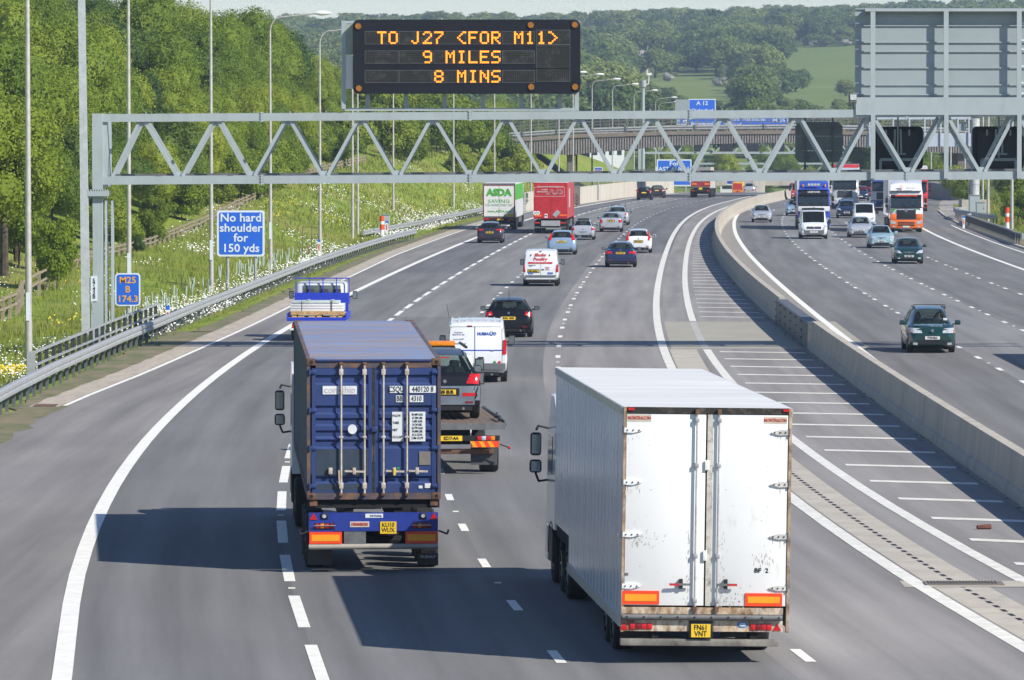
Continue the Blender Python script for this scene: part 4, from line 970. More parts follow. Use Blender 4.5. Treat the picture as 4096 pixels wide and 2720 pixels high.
M_con = leafmat('conifer_needles', (.035, .065, .03), (.045, .08, .035), (.06, .10, .04))
M_bark = mat('tree_bark', (.09, .07, .05), rough=1, var=.3, scale=4)
M_may = leafmat('may_blossom', (.30, .33, .24), (.45, .45, .38), (.55, .55, .48))
def crown_mesh(name, m, rx, rz, h0, nl, nq, q0, q1, seed, core=True, conic=False):
    rnd = random.Random(seed); mb = MB(); lobes = []
    for i in range(nl):
        if conic:
            t = i/(nl-1); r = rx*(1-t)*.75+.25; a = rnd.uniform(0, 6.28); lobes.append((Vector((cos(a)*r*.2, sin(a)*r*.2, h0+rz*2*t)), Vector((r, r, rz*.32))))
        else:
            a = rnd.uniform(0, 6.28); e = rnd.uniform(-.6, 1.0); d = rnd.uniform(.35, .68)
            c = Vector((cos(a)*rx*d*sqrt(max(.05, 1-e*e*.8)), sin(a)*rx*d*sqrt(max(.05, 1-e*e*.8)), h0+rz+e*rz*.62)); r = rnd.uniform(.30, .5)
            lobes.append((c, Vector((rx*r, rx*r, rz*r*.9))))
    tot = sum(l[1].x**2 for l in lobes)
    if core:
        for c, r in lobes:
            bm = bmesh.new(); bmesh.ops.create_icosphere(bm, subdivisions=1, radius=.72)
            vs = [Vector((v.co.x*r.x, v.co.y*r.y, v.co.z*r.z))+c for v in bm.verts]; bm.verts.index_update(); mb.add(vs, [[v.index for v in f.verts] for f in bm.faces], 0); bm.free()
    for c, r in lobes:
        k = int(nq*r.x**2/tot)
        for _ in range(k):
            d = Vector((rnd.gauss(0, 1), rnd.gauss(0, 1), rnd.gauss(.15, 1))).normalized(); f = rnd.uniform(.72, 1.08)
            f *= 1 + .14*noise.noise(d*3.1 + c)
            p = Vector((d.x*r.x, d.y*r.y, d.z*r.z))*f + c
            nn = (d + Vector((rnd.gauss(0, .6), rnd.gauss(0, .6), rnd.gauss(.2, .6)))).normalized()
            t = nn.cross(Vector((rnd.gauss(0, 1), rnd.gauss(0, 1), rnd.gauss(0, 1)))).normalized(); b = nn.cross(t)
            s = rnd.uniform(q0, q1)/2
            mb.add([p-t*s, p-b*s*.55, p+t*s, p+b*s*.55], [(0, 1, 2, 3)], 0)
    return mb.mesh(name, m, None, fix=False)
def trunk_mesh(name, h, r, seed, spread=1.6):
    rnd = random.Random(seed); mb = MB(); mb.cyl((0, 0, -.6), (0, 0, h), r, r*.6, 8)
    for i in range(5):
        a = rnd.uniform(0, 6.28); z = h*rnd.uniform(.6, 1); mb.cyl((0, 0, z), (cos(a)*spread, sin(a)*spread, z+rnd.uniform(1, 2.2)), r*.4, r*.15, 6)
    return mb.mesh(name, M_bark, None, fix=False)
NV = 5
def cm(nm, mtl, **k): return [crown_mesh(nm, mtl, seed=i*13+len(nm), **k) for i in range(k.pop('n', NV))] if 0 else None
VA = [crown_mesh('crown', M_leaf, 3.6, 4.3, 1.6, 22, 21000, .10, .25, i) for i in range(4)]
VB = [crown_mesh('crown', M_leafy, 3.0, 3.2, .8, 18, 17000, .10, .22, 50+i) for i in range(2)]
VD = [crown_mesh('crown', M_leafd, 3.6, 4.3, 1.6, 20, 12000, .14, .32, 70+i) for i in range(2)]
VS = [crown_mesh('foliage', M_leafy, 1.5, 1.25, .05, 12, 5000, .09, .2, 90+i) for i in range(2)] + [crown_mesh('foliage', M_leaf, 1.6, 1.5, .05, 12, 5500, .09, .2, 95)]
VH_ = [crown_mesh('crown', M_leafh, 5.2, 4.4, 1.2, 20, 3800, .5, 1.0, 120+i) for i in range(4)]
VC = [crown_mesh('crown', M_con, 2.2, 5.0, .8, 9, 1500, .5, .9, 150+i, conic=True) for i in range(2)]
TR = [trunk_mesh('trunk', 4.2, .22, i) for i in range(3)]; TRH = trunk_mesh('trunk', 3.0, .4, 9); TRS = trunk_mesh('stem', .7, .05, 4, .4)
def tree(nm, x, y, z, cr, tr, s, label, group, cat='tree', rz=None, sz=None, pn='crown', tn='trunk'):
    o = empty(nm, (x, y, z), random.uniform(0, 6.28) if rz is None else rz, label, cat, group)
    o.scale = (s, s, s*(sz or random.uniform(.9, 1.12)))
    link(pn, cr, o); link(tn, tr, o); return o
random.seed(21)
GW = 'trees of the wood on the left embankment'
LBL = ['mid green leafy tree in the wood on the left slope', 'dark green tree in the wood on the left slope', 'yellow green tree at the edge of the left wood']
def px(x, y, z): return (512 + x*FPX/y, VH + (H-z)*FPX/y)
placed = []
def edge(y):                                # metres left of the road where the wood starts
    return interp([(200, 19), (260, 17.5), (330, 16.5), (400, 16), (440, 16.5), (480, 18), (540, 21), (620, 26), (700, 30)], y)
cnt = 0
for row in range(7):
    y = 232 + (row % 3)*1.5
    while y < 640:
        o_ = edge(y) + row*4.2 + random.uniform(-1.3, 1.3); x = X('L0', y) - o_; z = ztl(x, y); s = random.uniform(.72, 1.12)
        if y > 520: s *= .75
        y += random.uniform(5.4, 8.6) * (1 + row*.12)
        if row == 0: s *= .68
        u, v = px(x, y, z+4)
        if u < -45 or u > 540: continue
        t = z + 11*s; _, vt = px(x, y, t)
        lim = interp([(290, -60), (298, 0), (318, 12), (338, 18), (352, 60), (400, 88), (470, 92), (520, 100), (545, 125)], u)
        if vt < lim - 4: 
            s *= .6
            if px(x, y, z+11*s)[1] < lim - 6: continue
        if row > 4 and vt > 60: continue
        k = random.random()
        if k < .72: cr = random.choice(VA); lb = LBL[0]
        elif k < .88: cr = random.choice(VD); lb = LBL[1]
        else: cr = random.choice(VB); lb = LBL[2]; s *= 1.2
        tree('broadleaf_tree', x, y, z-.3, cr, random.choice(TR), s, lb, GW); cnt += 1
# low bright bushes on the slope edge
GB = 'bushes at the foot of the left wood'
for i in range(70):
    y = random.uniform(245, 600); o_ = edge(y) - random.uniform(.0, 3.2); x = X('L0', y)-o_; z = ztl(x, y)
    tree('leafy_bush', x, y, z-.15, random.choice(VS), TRS, random.uniform(.7, 1.35), 'leafy bush at the foot of the wood along the rail fence', GB, 'bush', pn='foliage', tn='stem')
# yellow-green tree near the left picture edge, plus sapling
for u, vb, y, s, lb in ((4, 262, 262, 1.05, 'yellow green tree at the very left edge of the picture'), (17, 250, 275, .85, 'yellow green tree second from the left edge')):
    p = PT(u, vb, y); tree('broadleaf_tree', p.x, y, p.z, VB[0], TR[0], s, lb, None)
p = PT(57, 300, 258); tree('young_tree', p.x, p.y, ztl(p.x, p.y)-.1, VS[0], TRS, .95, 'young bright tree standing alone between the two rail fences', None, 'tree', sz=1.5, pn='foliage', tn='stem')
p = PT(140, 252, 300); tree('leafy_bush', p.x, p.y, ztl(p.x, p.y)-.1, VD[0], TRS, .13, 'small dark round bush alone in the yellow meadow', None, 'bush')
# bushes in front of the bridge ramp
GR = 'bushes in front of the bridge ramp'
for u, vb, y, s in ((402, 168, 560, 1.9), (418, 172, 565, 2.1), (437, 172, 560, 2.0), (452, 172, 570, 2.2), (468, 174, 575, 1.9), (480, 175, 580, 1.8), (497, 176, 590, 1.6), (512, 176, 590, 1.5), (352, 160, 500, 1.5), (366, 166, 520, 1.4), (395, 172, 520, 1.5), (348, 172, 470, 1.0), (412, 178, 520, 1.1), (432, 178, 545, 1.5), (526, 177, 600, 1.2), (385, 160, 560, 2.0), (372, 158, 560, 2.2), (442, 158, 590, 2.2), (425, 156, 585, 2.3), (408, 178, 530, 1.3), (460, 182, 540, 1.1), (487, 184, 560, 1.1)):
    p = PT(u, vb, y); tree('leafy_bush', p.x, y, ztl(p.x, y)-.2, random.choice(VS), TRS, s*1.15, 'bright leafy bush below the ramp of the bridge', GR, 'bush', pn='foliage', tn='stem')
# trees beyond the bridge, left part
GT = 'trees standing beyond the bridge'
for i in range(44):
    u = random.uniform(345, 535); y = random.uniform(700, 840); vt = interp([(345, 55), (400, 90), (470, 96), (515, 100), (538, 124)], u) + random.uniform(-4, 16)
    h = random.uniform(.85, 1.25); z = H - (vt-VH)/SC(y) - 10.4*h
    tree('broadleaf_tree', (u-512)/SC(y), y, z, random.choice(VA+VB), random.choice(TR), h, 'leafy tree beyond the bridge behind the message sign posts', GT)
# right verge bushes and trees
GV = 'trees on the far right verge'
for i in range(48):
    u = random.uniform(868, 1040); y = random.uniform(700, 880); vt = random.uniform(118, 168)
    if u < 945 and vt < 140: vt += 14
    h = random.uniform(.7, 1.1); z = H - (vt-VH)/SC(y) - 10.4*h
    tree('broadleaf_tree', (u-512)/SC(y), y, z, random.choice(VA+VB+VD), random.choice(TR), h, 'leafy tree on the far right verge seen through the lattice', GV)
for i in range(30):
    u = random.uniform(540, 868); y = random.uniform(930, 1080); vt = random.uniform(146, 170)
    h = random.uniform(.7, 1.1); z = H - (vt-VH)/SC(y) - 10.4*h
    tree('broadleaf_tree', (u-512)/SC(y), y, z, random.choice(VA+VD), random.choice(TR), h, 'leafy tree seen below the bridge arch beyond the road', 'trees seen below the bridge arch')
for u, vb, y, s in ((1018, 232, 430, 1.1), (1023, 225, 440, 1.3), (966, 200, 560, 1.3), (972, 205, 520, 1.0), (962, 190, 600, 1.5), (948, 186, 640, 1.5), (1010, 196, 520, 1.2), (1022, 186, 540, 1.6)):
    p = PT(u, vb, y); tree('leafy_bush', p.x, y, ztl(p.x, y)-.2, random.choice(VS), TRS, s, 'green bush on the grassy right verge', 'bushes on the right verge', 'bush', pn='foliage', tn='stem')
# ---- hills: single trees and the wooded mass
F1 = [(801, 47), (860, 45), (1100, 44), (1100, 92), (801, 90), (787, 71), (797, 59)]
F2 = [(681, 77), (700, 76), (722, 80), (720, 93), (696, 91)]
F3 = [(648, 64), (662, 65), (662, 73), (650, 73)]
def inside(P, x, y):
    c = False; n = len(P)
    for i in range(n):
        x1, y1 = P[i]; x2, y2 = P[(i+1) % n]
        if (y1 > y) != (y2 > y) and x < (x2-x1)*(y-y1)/(y2-y1)+x1: c = not c
    return c
def hillfree(u, v0, v1, w):
    for F in (F1, F2, F3):
        for du in (-w, -w*.66, -w*.33, 0, w*.33, w*.66, w):
            for k in range(13):
                if inside(F, u+du, lerp(v0, v1, k/12)): return False
    return True
random.seed(5)
GH = 'trees on the wooded hills'
big = [(768, 72, .36*52), (752, 80, 13), (735, 75, 15), (716, 73, 15), (696, 73, 15), (670, 76, 12), (655, 78, 13), (640, 62, 12), (628, 60, 11), (612, 66, 14), (598, 60, 13), (705, 60, 12), (742, 56, 13), (784, 52, 9), (812, 47, 8), (826, 47, 8), (845, 46, 11), (795, 92, 10), (770, 96, 13), (752, 101, 11), (738, 101, 9), (780, 98, 11), (846, 96, 7)]
def yv(u, v):                              # hill distance seen at pixel
    lo, hi = 1150., 2700.
    for _ in range(30):
        m_ = (lo+hi)/2; x = (u-512)/FPX*m_; vv = VH + (H-ztl(x, m_))*FPX/m_
        if vv > v: lo = m_
        else: hi = m_
    return lo
hillsrc = None
for i, (u, v, wd) in enumerate(big):
    y = yv(u, v); x = (u-512)/FPX*y; s = wd/10.4
    o = tree('hill_tree', x, y, ztl(x, y)-1, VH_[i % 4], TRH, s, 'big round tree by the pasture on the far hillside', 'large trees round the hill pasture', sz=.85)
pts = []; n_ind = 0
for i in range(14000):
    y = 1060 + 1800*random.random()**.8; x = random.uniform(-.098, .098)*y
    z = ztl(x, y); u, v = px(x, y, z); s = random.uniform(.75, 1.65)
    hpx = 9*s*FPX/y
    if not hillfree(u, v-hpx*1.25, v, 5.6*s*FPX/y):
        if inside(F1, u, v) or inside(F2, u, v) or inside(F3, u, v): continue
        s *= .35; hpx = 11.5*s*FPX/y
        if not hillfree(u, v-hpx, v, 5.6*s*FPX/y): continue
    ok = True
    d = 6.5*s
    kx, ky = int(x/8), int(y/8)
    pts.append((x, y, z-1.2, s))
grid_ = {}; keep = []
for p in pts:
    k = (int(p[0]/9.5), int(p[1]/(12 if p[1] < 1900 else 17)))
    if k in grid_: continue
    grid_[k] = 1; keep.append(p)
keep.sort(key=lambda p: p[1]/p[3])
for i, p in enumerate(keep[:150]):
    tree('hill_tree', p[0], p[1], p[2], random.choice(VH_), TRH, p[3], 'rounded tree in the woods on the far hill', GH)
rest = keep[150:]
def scatter(name, pts, srcs, label, cat, zs=True):
    """one object whose geometry nodes put the source meshes on its own points"""
    me = bpy.data.meshes.new(name); me.from_pydata([p[:3] for p in pts], [], [])
    at = me.attributes.new('sc', 'FLOAT', 'POINT'); at.data.foreach_set('value', [p[3] for p in pts])
    ar = me.attributes.new('rz', 'FLOAT_VECTOR', 'POINT'); ar.data.foreach_set('vector', [c for p in pts for c in (0, 0, random.uniform(0, 6.28))])
    o = link(name, me)
    ng = bpy.data.node_groups.new(name, 'GeometryNodeTree'); ng.interface.new_socket('Geometry', in_out='INPUT', socket_type='NodeSocketGeometry'); ng.interface.new_socket('Geometry', in_out='OUTPUT', socket_type='NodeSocketGeometry')
    n = ng.nodes; l = ng.links; gi = n.new('NodeGroupInput'); go = n.new('NodeGroupOutput')
    inp = n.new('GeometryNodeInstanceOnPoints'); l.new(gi.outputs[0], inp.inputs['Points'])
    jn_ = n.new('GeometryNodeGeometryToInstance')
    for s_ in srcs:
        oi = n.new('GeometryNodeObjectInfo'); oi.inputs[0].default_value = s_; l.new(oi.outputs['Geometry'], jn_.inputs[0])
    l.new(jn_.outputs[0], inp.inputs['Instance']); inp.inputs['Pick Instance'].default_value = True
    a = n.new('GeometryNodeInputNamedAttribute'); a.data_type = 'FLOAT'; a.inputs[0].default_value = 'sc'; l.new(a.outputs[0], inp.inputs['Scale'])
    b = n.new('GeometryNodeInputNamedAttribute'); b.data_type = 'FLOAT_VECTOR'; b.inputs[0].default_value = 'rz'; l.new(b.outputs[0], inp.inputs['Rotation'])
    ri = n.new('FunctionNodeRandomValue'); ri.data_type = 'INT'; ri.inputs[4].default_value = 0; ri.inputs[5].default_value = len(srcs)-1
    l.new(ri.outputs[2], inp.inputs['Instance Index']); l.new(inp.outputs[0], go.inputs[0])
    md = o.modifiers.new('n', 'NODES'); md.node_group = ng
    return tag(o, label, cat, kind='stuff')
srcs = [c for c in bpy.data.objects if c.parent and c.parent.name.startswith('hill_tree') and c.name.startswith('crown')]
pick = []; seen = set()
for c in srcs:
    if c.data.name not in seen: seen.add(c.data.name); pick.append(c)
wood = scatter('hill_woodland', rest, pick, 'dense dark green woodland covering the far hills', 'woodland')
# conifers along the skyline
for i in range(60):
    u = random.choice([random.uniform(20, 45), random.uniform(735, 810), random.uniform(735, 1020), random.uniform(690, 1020), random.uniform(310, 330)]); y = random.uniform(2450, 2650); x = (u-512)/FPX*y
    tree('conifer', x, y, ztl(x, y)-.5, random.choice(VC), TRH, random.uniform(.55, .85), 'pointed conifer on the skyline of the far hill', 'conifers on the hill skyline')
for u, v in ((813, 46), (820, 46), (846, 45), (655, 47), (666, 79), (720, 84)):
    y = yv(u, v)-25; x = (u-512)/FPX*y
    tree('blossom_bush', x, y, ztl(x, y)-.3, crown_mesh('foliage', M_may, 2.6, 1.6, 0, 9, 900, .4, .8, int(u)), TRS, 1.0, 'pale blossoming hawthorn at the edge of the hill pasture', 'hawthorns in blossom', 'bush', pn='foliage', tn='stem')
# farmhouse and dead tree
y = yv(641, 66); x = (641-512)/FPX*y; z = ztl(x, y)
fh = empty('farmhouse', (x, y, z), .3, 'small grey roofed farm building on the hillside behind the dead tree', 'house')
MB().box(-4, 4, -3, 3, -3, 3).build('wall', mat('house_wall', (.35, .3, .25), rough=.9), fh); MB().prism([(-3.4, 3), (3.4, 3), (0, 5.6)], 'x', -4.3, 4.3).build('roof', mat('house_roof', (.3, .26, .26), rough=.8), fh)
for dx in (-2, 1.6): MB().box(dx-.5, dx+.5, -3.06, -2.99, .8, 2).build('window', M_glass, fh)
y = yv(646, 74); x = (646-512)/FPX*y; z = ztl(x, y)
dt = empty('dead_tree', (x, y, z-1), 0, 'bare white dead tree on the hillside', 'tree'); mdt = mat('bleached_wood', (.5, .47, .42), rough=.9); mb = MB(); mb.cyl((0, 0, 0), (.3, 0, 5), .6, .4, 7); mb.build('trunk', mdt, dt)
for a, e in (((.3, 0, 5), (3.5, 0, 8.5)), ((.2, 0, 4), (-3, 0, 9)), ((.3, 0, 5), (.5, 0, 10.5)), ((1.8, 0, 6.5), (1.8, 0, 9.8)), ((-1.2, 0, 6), (-1.6, 0, 9.5)), ((2, 0, 7), (5.5, 0, 7.6)), ((.3, 0, 3.2), (3.0, 0, 5.2))):
    MB().cyl(a, e, .3, .1, 5).build('limb', mdt, dt)
# pale house under the bridge
fhh = empty('white_house', PT(607, 156, 1020), 0, 'small white house half hidden under the bridge arch', 'house'); MB().box(-3.2, 3.2, 0, 5, -3, 2.6).build('wall', M_white, fhh); MB().prism([(-.5, 2.6), (5.5, 2.6), (2.5, 4.4)], 'x', -3.5, 3.5).build('roof', mat('house_roof', (.3, .26, .26)), fhh)
for i in range(4): MB().box(-2.6+i*1.5, -1.8+i*1.5, -.05, -.01, .2, 1.2).build('window', M_glass, fhh)

# ================= RAIL FENCES ON THE SLOPE
def rail_fence(path, label, st=2.6, nr=2, h=1.0, sep=.42, rh=.1):
    o = empty('rail_fence', path[0], 0, label, 'fence'); base = Vector(path[0]); P = [Vector(p)-base for p in path]
    cum = [0]
    for a, b in zip(P, P[1:]): cum.append(cum[-1]+(b-a).length)
    pm = MB().box(-.07, .07, -.06, .06, -.3, h+.12).mesh('post', M_wood); d = 0; prev = None; k = 0
    while d <= cum[-1] and k < 140:
        i = max(j for j in range(len(P)) if cum[j] <= d); i = min(i, len(P)-2); t = (d-cum[i])/(cum[i+1]-cum[i]); p = P[i].lerp(P[i+1], t)
        w = p+base; p.z = ztl(w.x, w.y)-base.z
        link('post', pm, o, p)
        if prev is not None:
            for r in range(nr):
                z = h - r*sep + random.uniform(-.02, .02); MB().bar(prev+Vector((0, -.07, z)), p+Vector((0, -.07, z+random.uniform(-.03, .03))), .05, rh).build('rail', M_wood, o)
        prev = p.copy(); d += st; k += 1
pth = [(X('L0', y)-13.0, y, ztl(X('L0', y)-13, y)) for y in range(264, 500, 10)]
rail_fence(pth, 'long pale timber rail fence running up the left slope', st=3.0, h=.55, sep=.24, rh=.075)
pf = [PT(u, v, y) for u, v, y in ((-12, 323, 232), (18, 313, 240), (22, 302, 247))]
rail_fence([tuple(p) for p in pf], 'low timber rail fence near the left picture edge', st=1.9)
pf = [PT(u, v, y) for u, v, y in ((22, 310, 247), (58, 308, 262))]
rail_fence([tuple(p) for p in pf], 'short timber rail fence left of the square mast', st=3.4)
# bridge-side mesh fence above the pale wall
pf = [(w1(y)-1.2, y, ZG(y)+1.2) for y in range(568, 700, 12)]
mf = empty('mesh_fence', pf[0], 0, 'dark thin metal fence in the grass above the pale wall', 'fence'); b0 = Vector(pf[0]); mb = MB()
for a, b in zip(pf, pf[1:]):
    a = Vector(a)-b0; b = Vector(b)-b0
    for t in range(8):
        q = a.lerp(b, t/8); MB().cyl(q, q+Vector((0, 0, 1.9)), .035, n=5).build('post', M_galvd, mf)
    for z in (.2, 1.0, 1.85): mb.bar(a+Vector((0, 0, z)), b+Vector((0, 0, z)), .03, .04)
mb.build('rails', M_galvd, mf)

# ================= GRASS TUFTS AND DAISIES
random.seed(11)
def inroad(x, y): return X('L0', y)-1.3 < x < X('R2', y)+1.5
tg = MB(); rnd = random
M_tuft = leafmat('grass_blades', (.19, .25, .032), (.30, .32, .06), (.46, .40, .16))
for i in range(120000):
    if i % 5: y = 120 + 500*rnd.random()**1.25; o_ = 2.2 + rnd.random()**1.5*(14 if y < 380 else 30); x = X('L0', y)-o_
    else: y = rnd.uniform(390, 560); x = X('R2', y)+2.5+rnd.random()*16
    if abs(512+x*FPX/y-512) > 530: continue
    z = ztl(x, y)-.12; h = rnd.uniform(.2, .62)*(1 if o_ > 3.2 else .5)*(.7+.6*abs(noise.noise(Vector((x*.3, y*.12, 5))))); w = rnd.uniform(.02, .05)*(1 if y < 380 else 1.8); a = rnd.uniform(0, 6.28); lx, ly = rnd.gauss(0, .12), rnd.gauss(0, .12)
    tg.add([(x-cos(a)*w, y-sin(a)*w, z), (x+cos(a)*w, y+sin(a)*w, z), (x+lx, y+ly, z+h)], [(0, 1, 2)])
tag(tg.build('meadow_grass_tufts', M_tuft, None, fix=False), 'rough grass blades covering the verges', 'grass', kind='stuff')
dz = MB(); M_dai = mat('daisy_petals', (.80, .80, .76), rough=.7, var=.05)
def dens(x, y, o_):
    n1 = noise.noise(Vector((x*.22, y*.05, 1.3))) + .5*noise.noise(Vector((x*.6, y*.16, 7)))
    base = .75*math.exp(-((o_-3.6)/1.5)**2) if 205 < y else .5*math.exp(-((o_-5)/3.0)**2)
    return base + (n1-.18)*1.1
made = 0; tr = 0
while made < 9500 and tr < 300000:
    tr += 1; y = 140 + 430*rnd.random(); o_ = 2.5 + rnd.random()**1.4*13; x = X('L0', y)-o_
    u = 512+x*FPX/y
    if u < -10 or rnd.random() > dens(x, y, o_)*(1 if y < 330 else .5): continue
    z = ztl(x, y)+rnd.uniform(.12, .5); r = rnd.uniform(.018, .042)*(1 if y < 300 else 1.35)
    t = Vector((rnd.gauss(.25, .35), rnd.gauss(-.45, .3), 1)).normalized(); e = t.orthogonal().normalized(); f = t.cross(e)
    dz.add([Vector((x, y, z))+(e*cos(k*pi/3)+f*sin(k*pi/3))*r for k in range(6)], [(0, 1, 2, 3, 4, 5)]); made += 1
tag(dz.build('daisies', M_dai, None, fix=False), 'drifts of white ox-eye daisies along the left verge', 'flowers', kind='stuff')
yf = MB()
for c in range(16):
    y0_ = rnd.uniform(160, 560); o0 = rnd.uniform(2.5, 12); 
    for i in range(22):
        y = y0_+rnd.gauss(0, 2.5); x = X('L0', y)-o0+rnd.gauss(0, .5); z = ztl(x, y)+rnd.uniform(.1, .45); r = rnd.uniform(.015, .035)
        yf.add([(x-r, y, z-r), (x+r, y, z-r), (x+r, y+r, z+r), (x-r, y+r, z+r)], [(0, 1, 2, 3)])
for u0, v0 in ((3, 383), (630, 186), (640, 187)):
    y = 180 if u0 < 100 else 700; p = PT(u0, v0, y)
    for i in range(260): x = p.x+rnd.gauss(0, .4 if u0 < 100 else 1.3); z = p.z+rnd.uniform(0, .6 if u0 < 100 else 1.5); r = .03 if u0 < 100 else .1; yf.add([(x-r, y, z-r), (x+r, y, z-r), (x+r, y+r, z+r), (x-r, y+r, z+r)], [(0, 1, 2, 3)])
tag(yf.build('yellow_flowers', mat('yellow_petals', (.72, .55, .03), rough=.7), None, fix=False), 'patches of small yellow flowers in the verge grass', 'flowers', kind='stuff')
tg2 = MB()                                  # planted tree guards on the slope
for i in range(95):
    y = rnd.uniform(225, 330); x = X('L0', y)-rnd.uniform(4.6, 6.4); z = ztl(x, y); a = rnd.gauss(0, .05); tg2.cyl((x, y, z-.1), (x+a, y, z+rnd.uniform(.45, .65)), .035, n=5)
tag(tg2.build('sapling_guards', mat('sapling_guard_tube', (.42, .50, .42), rough=.6), None), 'rows of small pale sapling guard tubes in the grass', 'sapling guards', kind='stuff')
# ================= VEHICLE KIT  (local frame: x right, y = driving direction, rear bumper at y = 0)
def slope(k, y): return math.atan((X(k, y+4) - X(k, y-4)) / 8)
def veh(name, x, y, hd, label, cat, group=None, z=None, roll=0):
    o = empty(name, (x, y, ZG(y) if z is None else z), -hd, label, cat, group)
    o.rotation_euler = (0, roll, -hd); return o
def glassm(name, col, tr):
    m = bpy.data.materials.new(name); m.use_nodes = True; nt = m.node_tree; n = nt.nodes; l = nt.links; b = n['Principled BSDF']
    b.inputs['Base Color'].default_value = (*col, 1); b.inputs['Roughness'].default_value = .04; b.inputs['Specular IOR Level'].default_value = .9
    t = n.new('ShaderNodeBsdfTransparent'); t.inputs[0].default_value = (.62, .72, .68, 1); mx = n.new('ShaderNodeMixShader'); mx.inputs[0].default_value = tr
    l.new(b.outputs[0], mx.inputs[1]); l.new(t.outputs[0], mx.inputs[2]); l.new(mx.outputs[0], n['Material Output'].inputs[0]); return m
M_cg = glassm('car_glass', (.015, .02, .022), .62)
M_dashm = mat('car_interior', (.05, .052, .058), rough=.8, var=.1)
def paint(name, col, metal=.0, rough=.28):
    return mat(name, col, rough=rough, metal=metal, var=.025, scale=2, coat=.8, dirt=tuple(c*.7+.02 for c in col), dirtamt=.25, dscale=3)
P_blk = mat('black_car_paint', (.005, .0055, .008), rough=.3, spec=.35, coat=.25, var=.03); P_navy = paint('navy_car_paint', (.012, .022, .085), .2); P_wht = paint('white_car_paint', (.74, .75, .76))
P_sil = paint('silver_car_paint', (.48, .51, .55), .35, .32); P_blusil = paint('blue_silver_car_paint', (.30, .42, .56), .35, .32); P_grn = paint('dark_green_car_paint', (.006, .045, .042), .2)
P_ltb = paint('pale_blue_car_paint', (.36, .52, .58), .3, .32); P_dkblu = paint('dark_blue_car_paint', (.012, .025, .07), .2); P_red = paint('red_vehicle_paint', (.55, .015, .02)); P_dkpl = paint('dark_plum_paint', (.02, .018, .03))
P_org = paint('orange_lorry_paint', (.82, .16, .01)); P_lblu = paint('blue_lorry_paint', (.03, .07, .42)); P_yel = paint('yellow_vehicle_paint', (.8, .5, .02)); P_grey = paint('grey_plastic_paint', (.13, .135, .14), 0, .5)
M_shutl = mat('dark_underbody', (.01, .01, .011), rough=.9)
TY = {}
def wheel(parent, x, y, r, w, dual=False):
    k = (round(r, 3), round(w, 3))
    if k not in TY:
        mb = MB(); n = 20; rows = []
        for xx, rr in ((-w/2, r*.62), (-w/2, r*.93), (-w*.38, r), (w*.38, r), (w/2, r*.93), (w/2, r*.62)): rows.append([(xx, cos(2*pi*i/n)*rr, sin(2*pi*i/n)*rr) for i in range(n)])
        mb.grid(rows, close=True); t = mb.mesh('tyre', M_rub, 30)
        mb = MB(); mb.cyl((-w*.36, 0, 0), (w*.36, 0, 0), r*.64, r*.64, 14)
        for i in range(7): a = 2*pi*i/7; mb.bar((w*.37, 0, 0), (w*.37, cos(a)*r*.55, sin(a)*r*.55), .04, r*.16, up=(1, 0, 0)); mb.bar((-w*.37, 0, 0), (-w*.37, cos(a)*r*.55, sin(a)*r*.55), .04, r*.16, up=(1, 0, 0))
        TY[k] = (t, mb.mesh('rim', M_rim, 30))
    e = bpy.data.objects.new('wheel', None); COL.objects.link(e); e.parent = parent; e.location = (x, y, r); e.empty_display_size = .2
    link('tyre', TY[k][0], e); link('rim', TY[k][1], e)
HATCH = [(0, .80, .36, .60, .66, .74), (.04, .91, .30, .70, .82, .80), (.11, .965, .25, .84, .97, .79), (.19, .985, .21, .93, 1.045, .77), (.60, 1, .18, .95, 1.385, .60), (1.25, 1, .18, .93, 1.45, .61), (2.0, 1, .18, .915, 1.47, .61),
         (2.55, 1, .18, .90, 1.425, .59), (3.30, .99, .18, .88, 1.0, .74), (3.85, .965, .2, .79, .90, .73), (4.18, .90, .24, .67, .78, .70), (4.36, .76, .32, .5, .6, .62)]
SEDAN = [(0, .80, .36, .62, .72, .74), (.04, .92, .30, .80, .93, .79), (.11, .965, .25, .90, 1.02, .80), (.78, .985, .2, .94, 1.07, .76), (1.22, 1, .18, .93, 1.36, .60), (1.75, 1, .18, .92, 1.42, .60), (2.3, 1, .18, .91, 1.43, .60),
         (2.72, 1, .18, .90, 1.38, .58), (3.45, .99, .18, .88, .98, .74), (4.0, .965, .2, .79, .89, .73), (4.38, .90, .24, .67, .78, .70), (4.55, .76, .32, .5, .6, .62)]
MPV = [(0, .82, .36, .66, .74, .78), (.04, .92, .30, .84, .95, .84), (.09, .97, .25, .92, 1.02, .84), (.14, .985, .21, .96, 1.08, .82), (.42, 1, .18, .96, 1.48, .62), (1.2, 1, .18, .95, 1.57, .625), (2.0, 1, .18, .94, 1.59, .62),
       (2.65, 1, .18, .93, 1.50, .60), (3.62, .99, .18, .93, 1.04, .78), (3.98, .97, .2, .84, .95, .76), (4.28, .92, .24, .74, .84, .72), (4.45, .78, .32, .55, .66, .64)]
VAN = [(0, .935, .42, 1.02, 1.80, .80), (.06, .975, .36, 1.05, 1.90, .83), (.2, .995, .30, 1.08, 1.955, .84), (1.2, 1, .26, 1.08, 1.99, .85), (2.4, 1, .26, 1.08, 2.0, .85), (3.2, 1, .26, 1.08, 1.98, .84), (3.55, 1, .26, 1.08, 1.93, .81),
       (3.62, 1, .26, 1.08, 1.90, .80), (4.30, .99, .26, 1.06, 1.16, .80), (4.65, .965, .28, .95, 1.04, .78), (4.88, .92, .30, .80, .9, .74), (5.0, .82, .36, .6, .7, .66)]
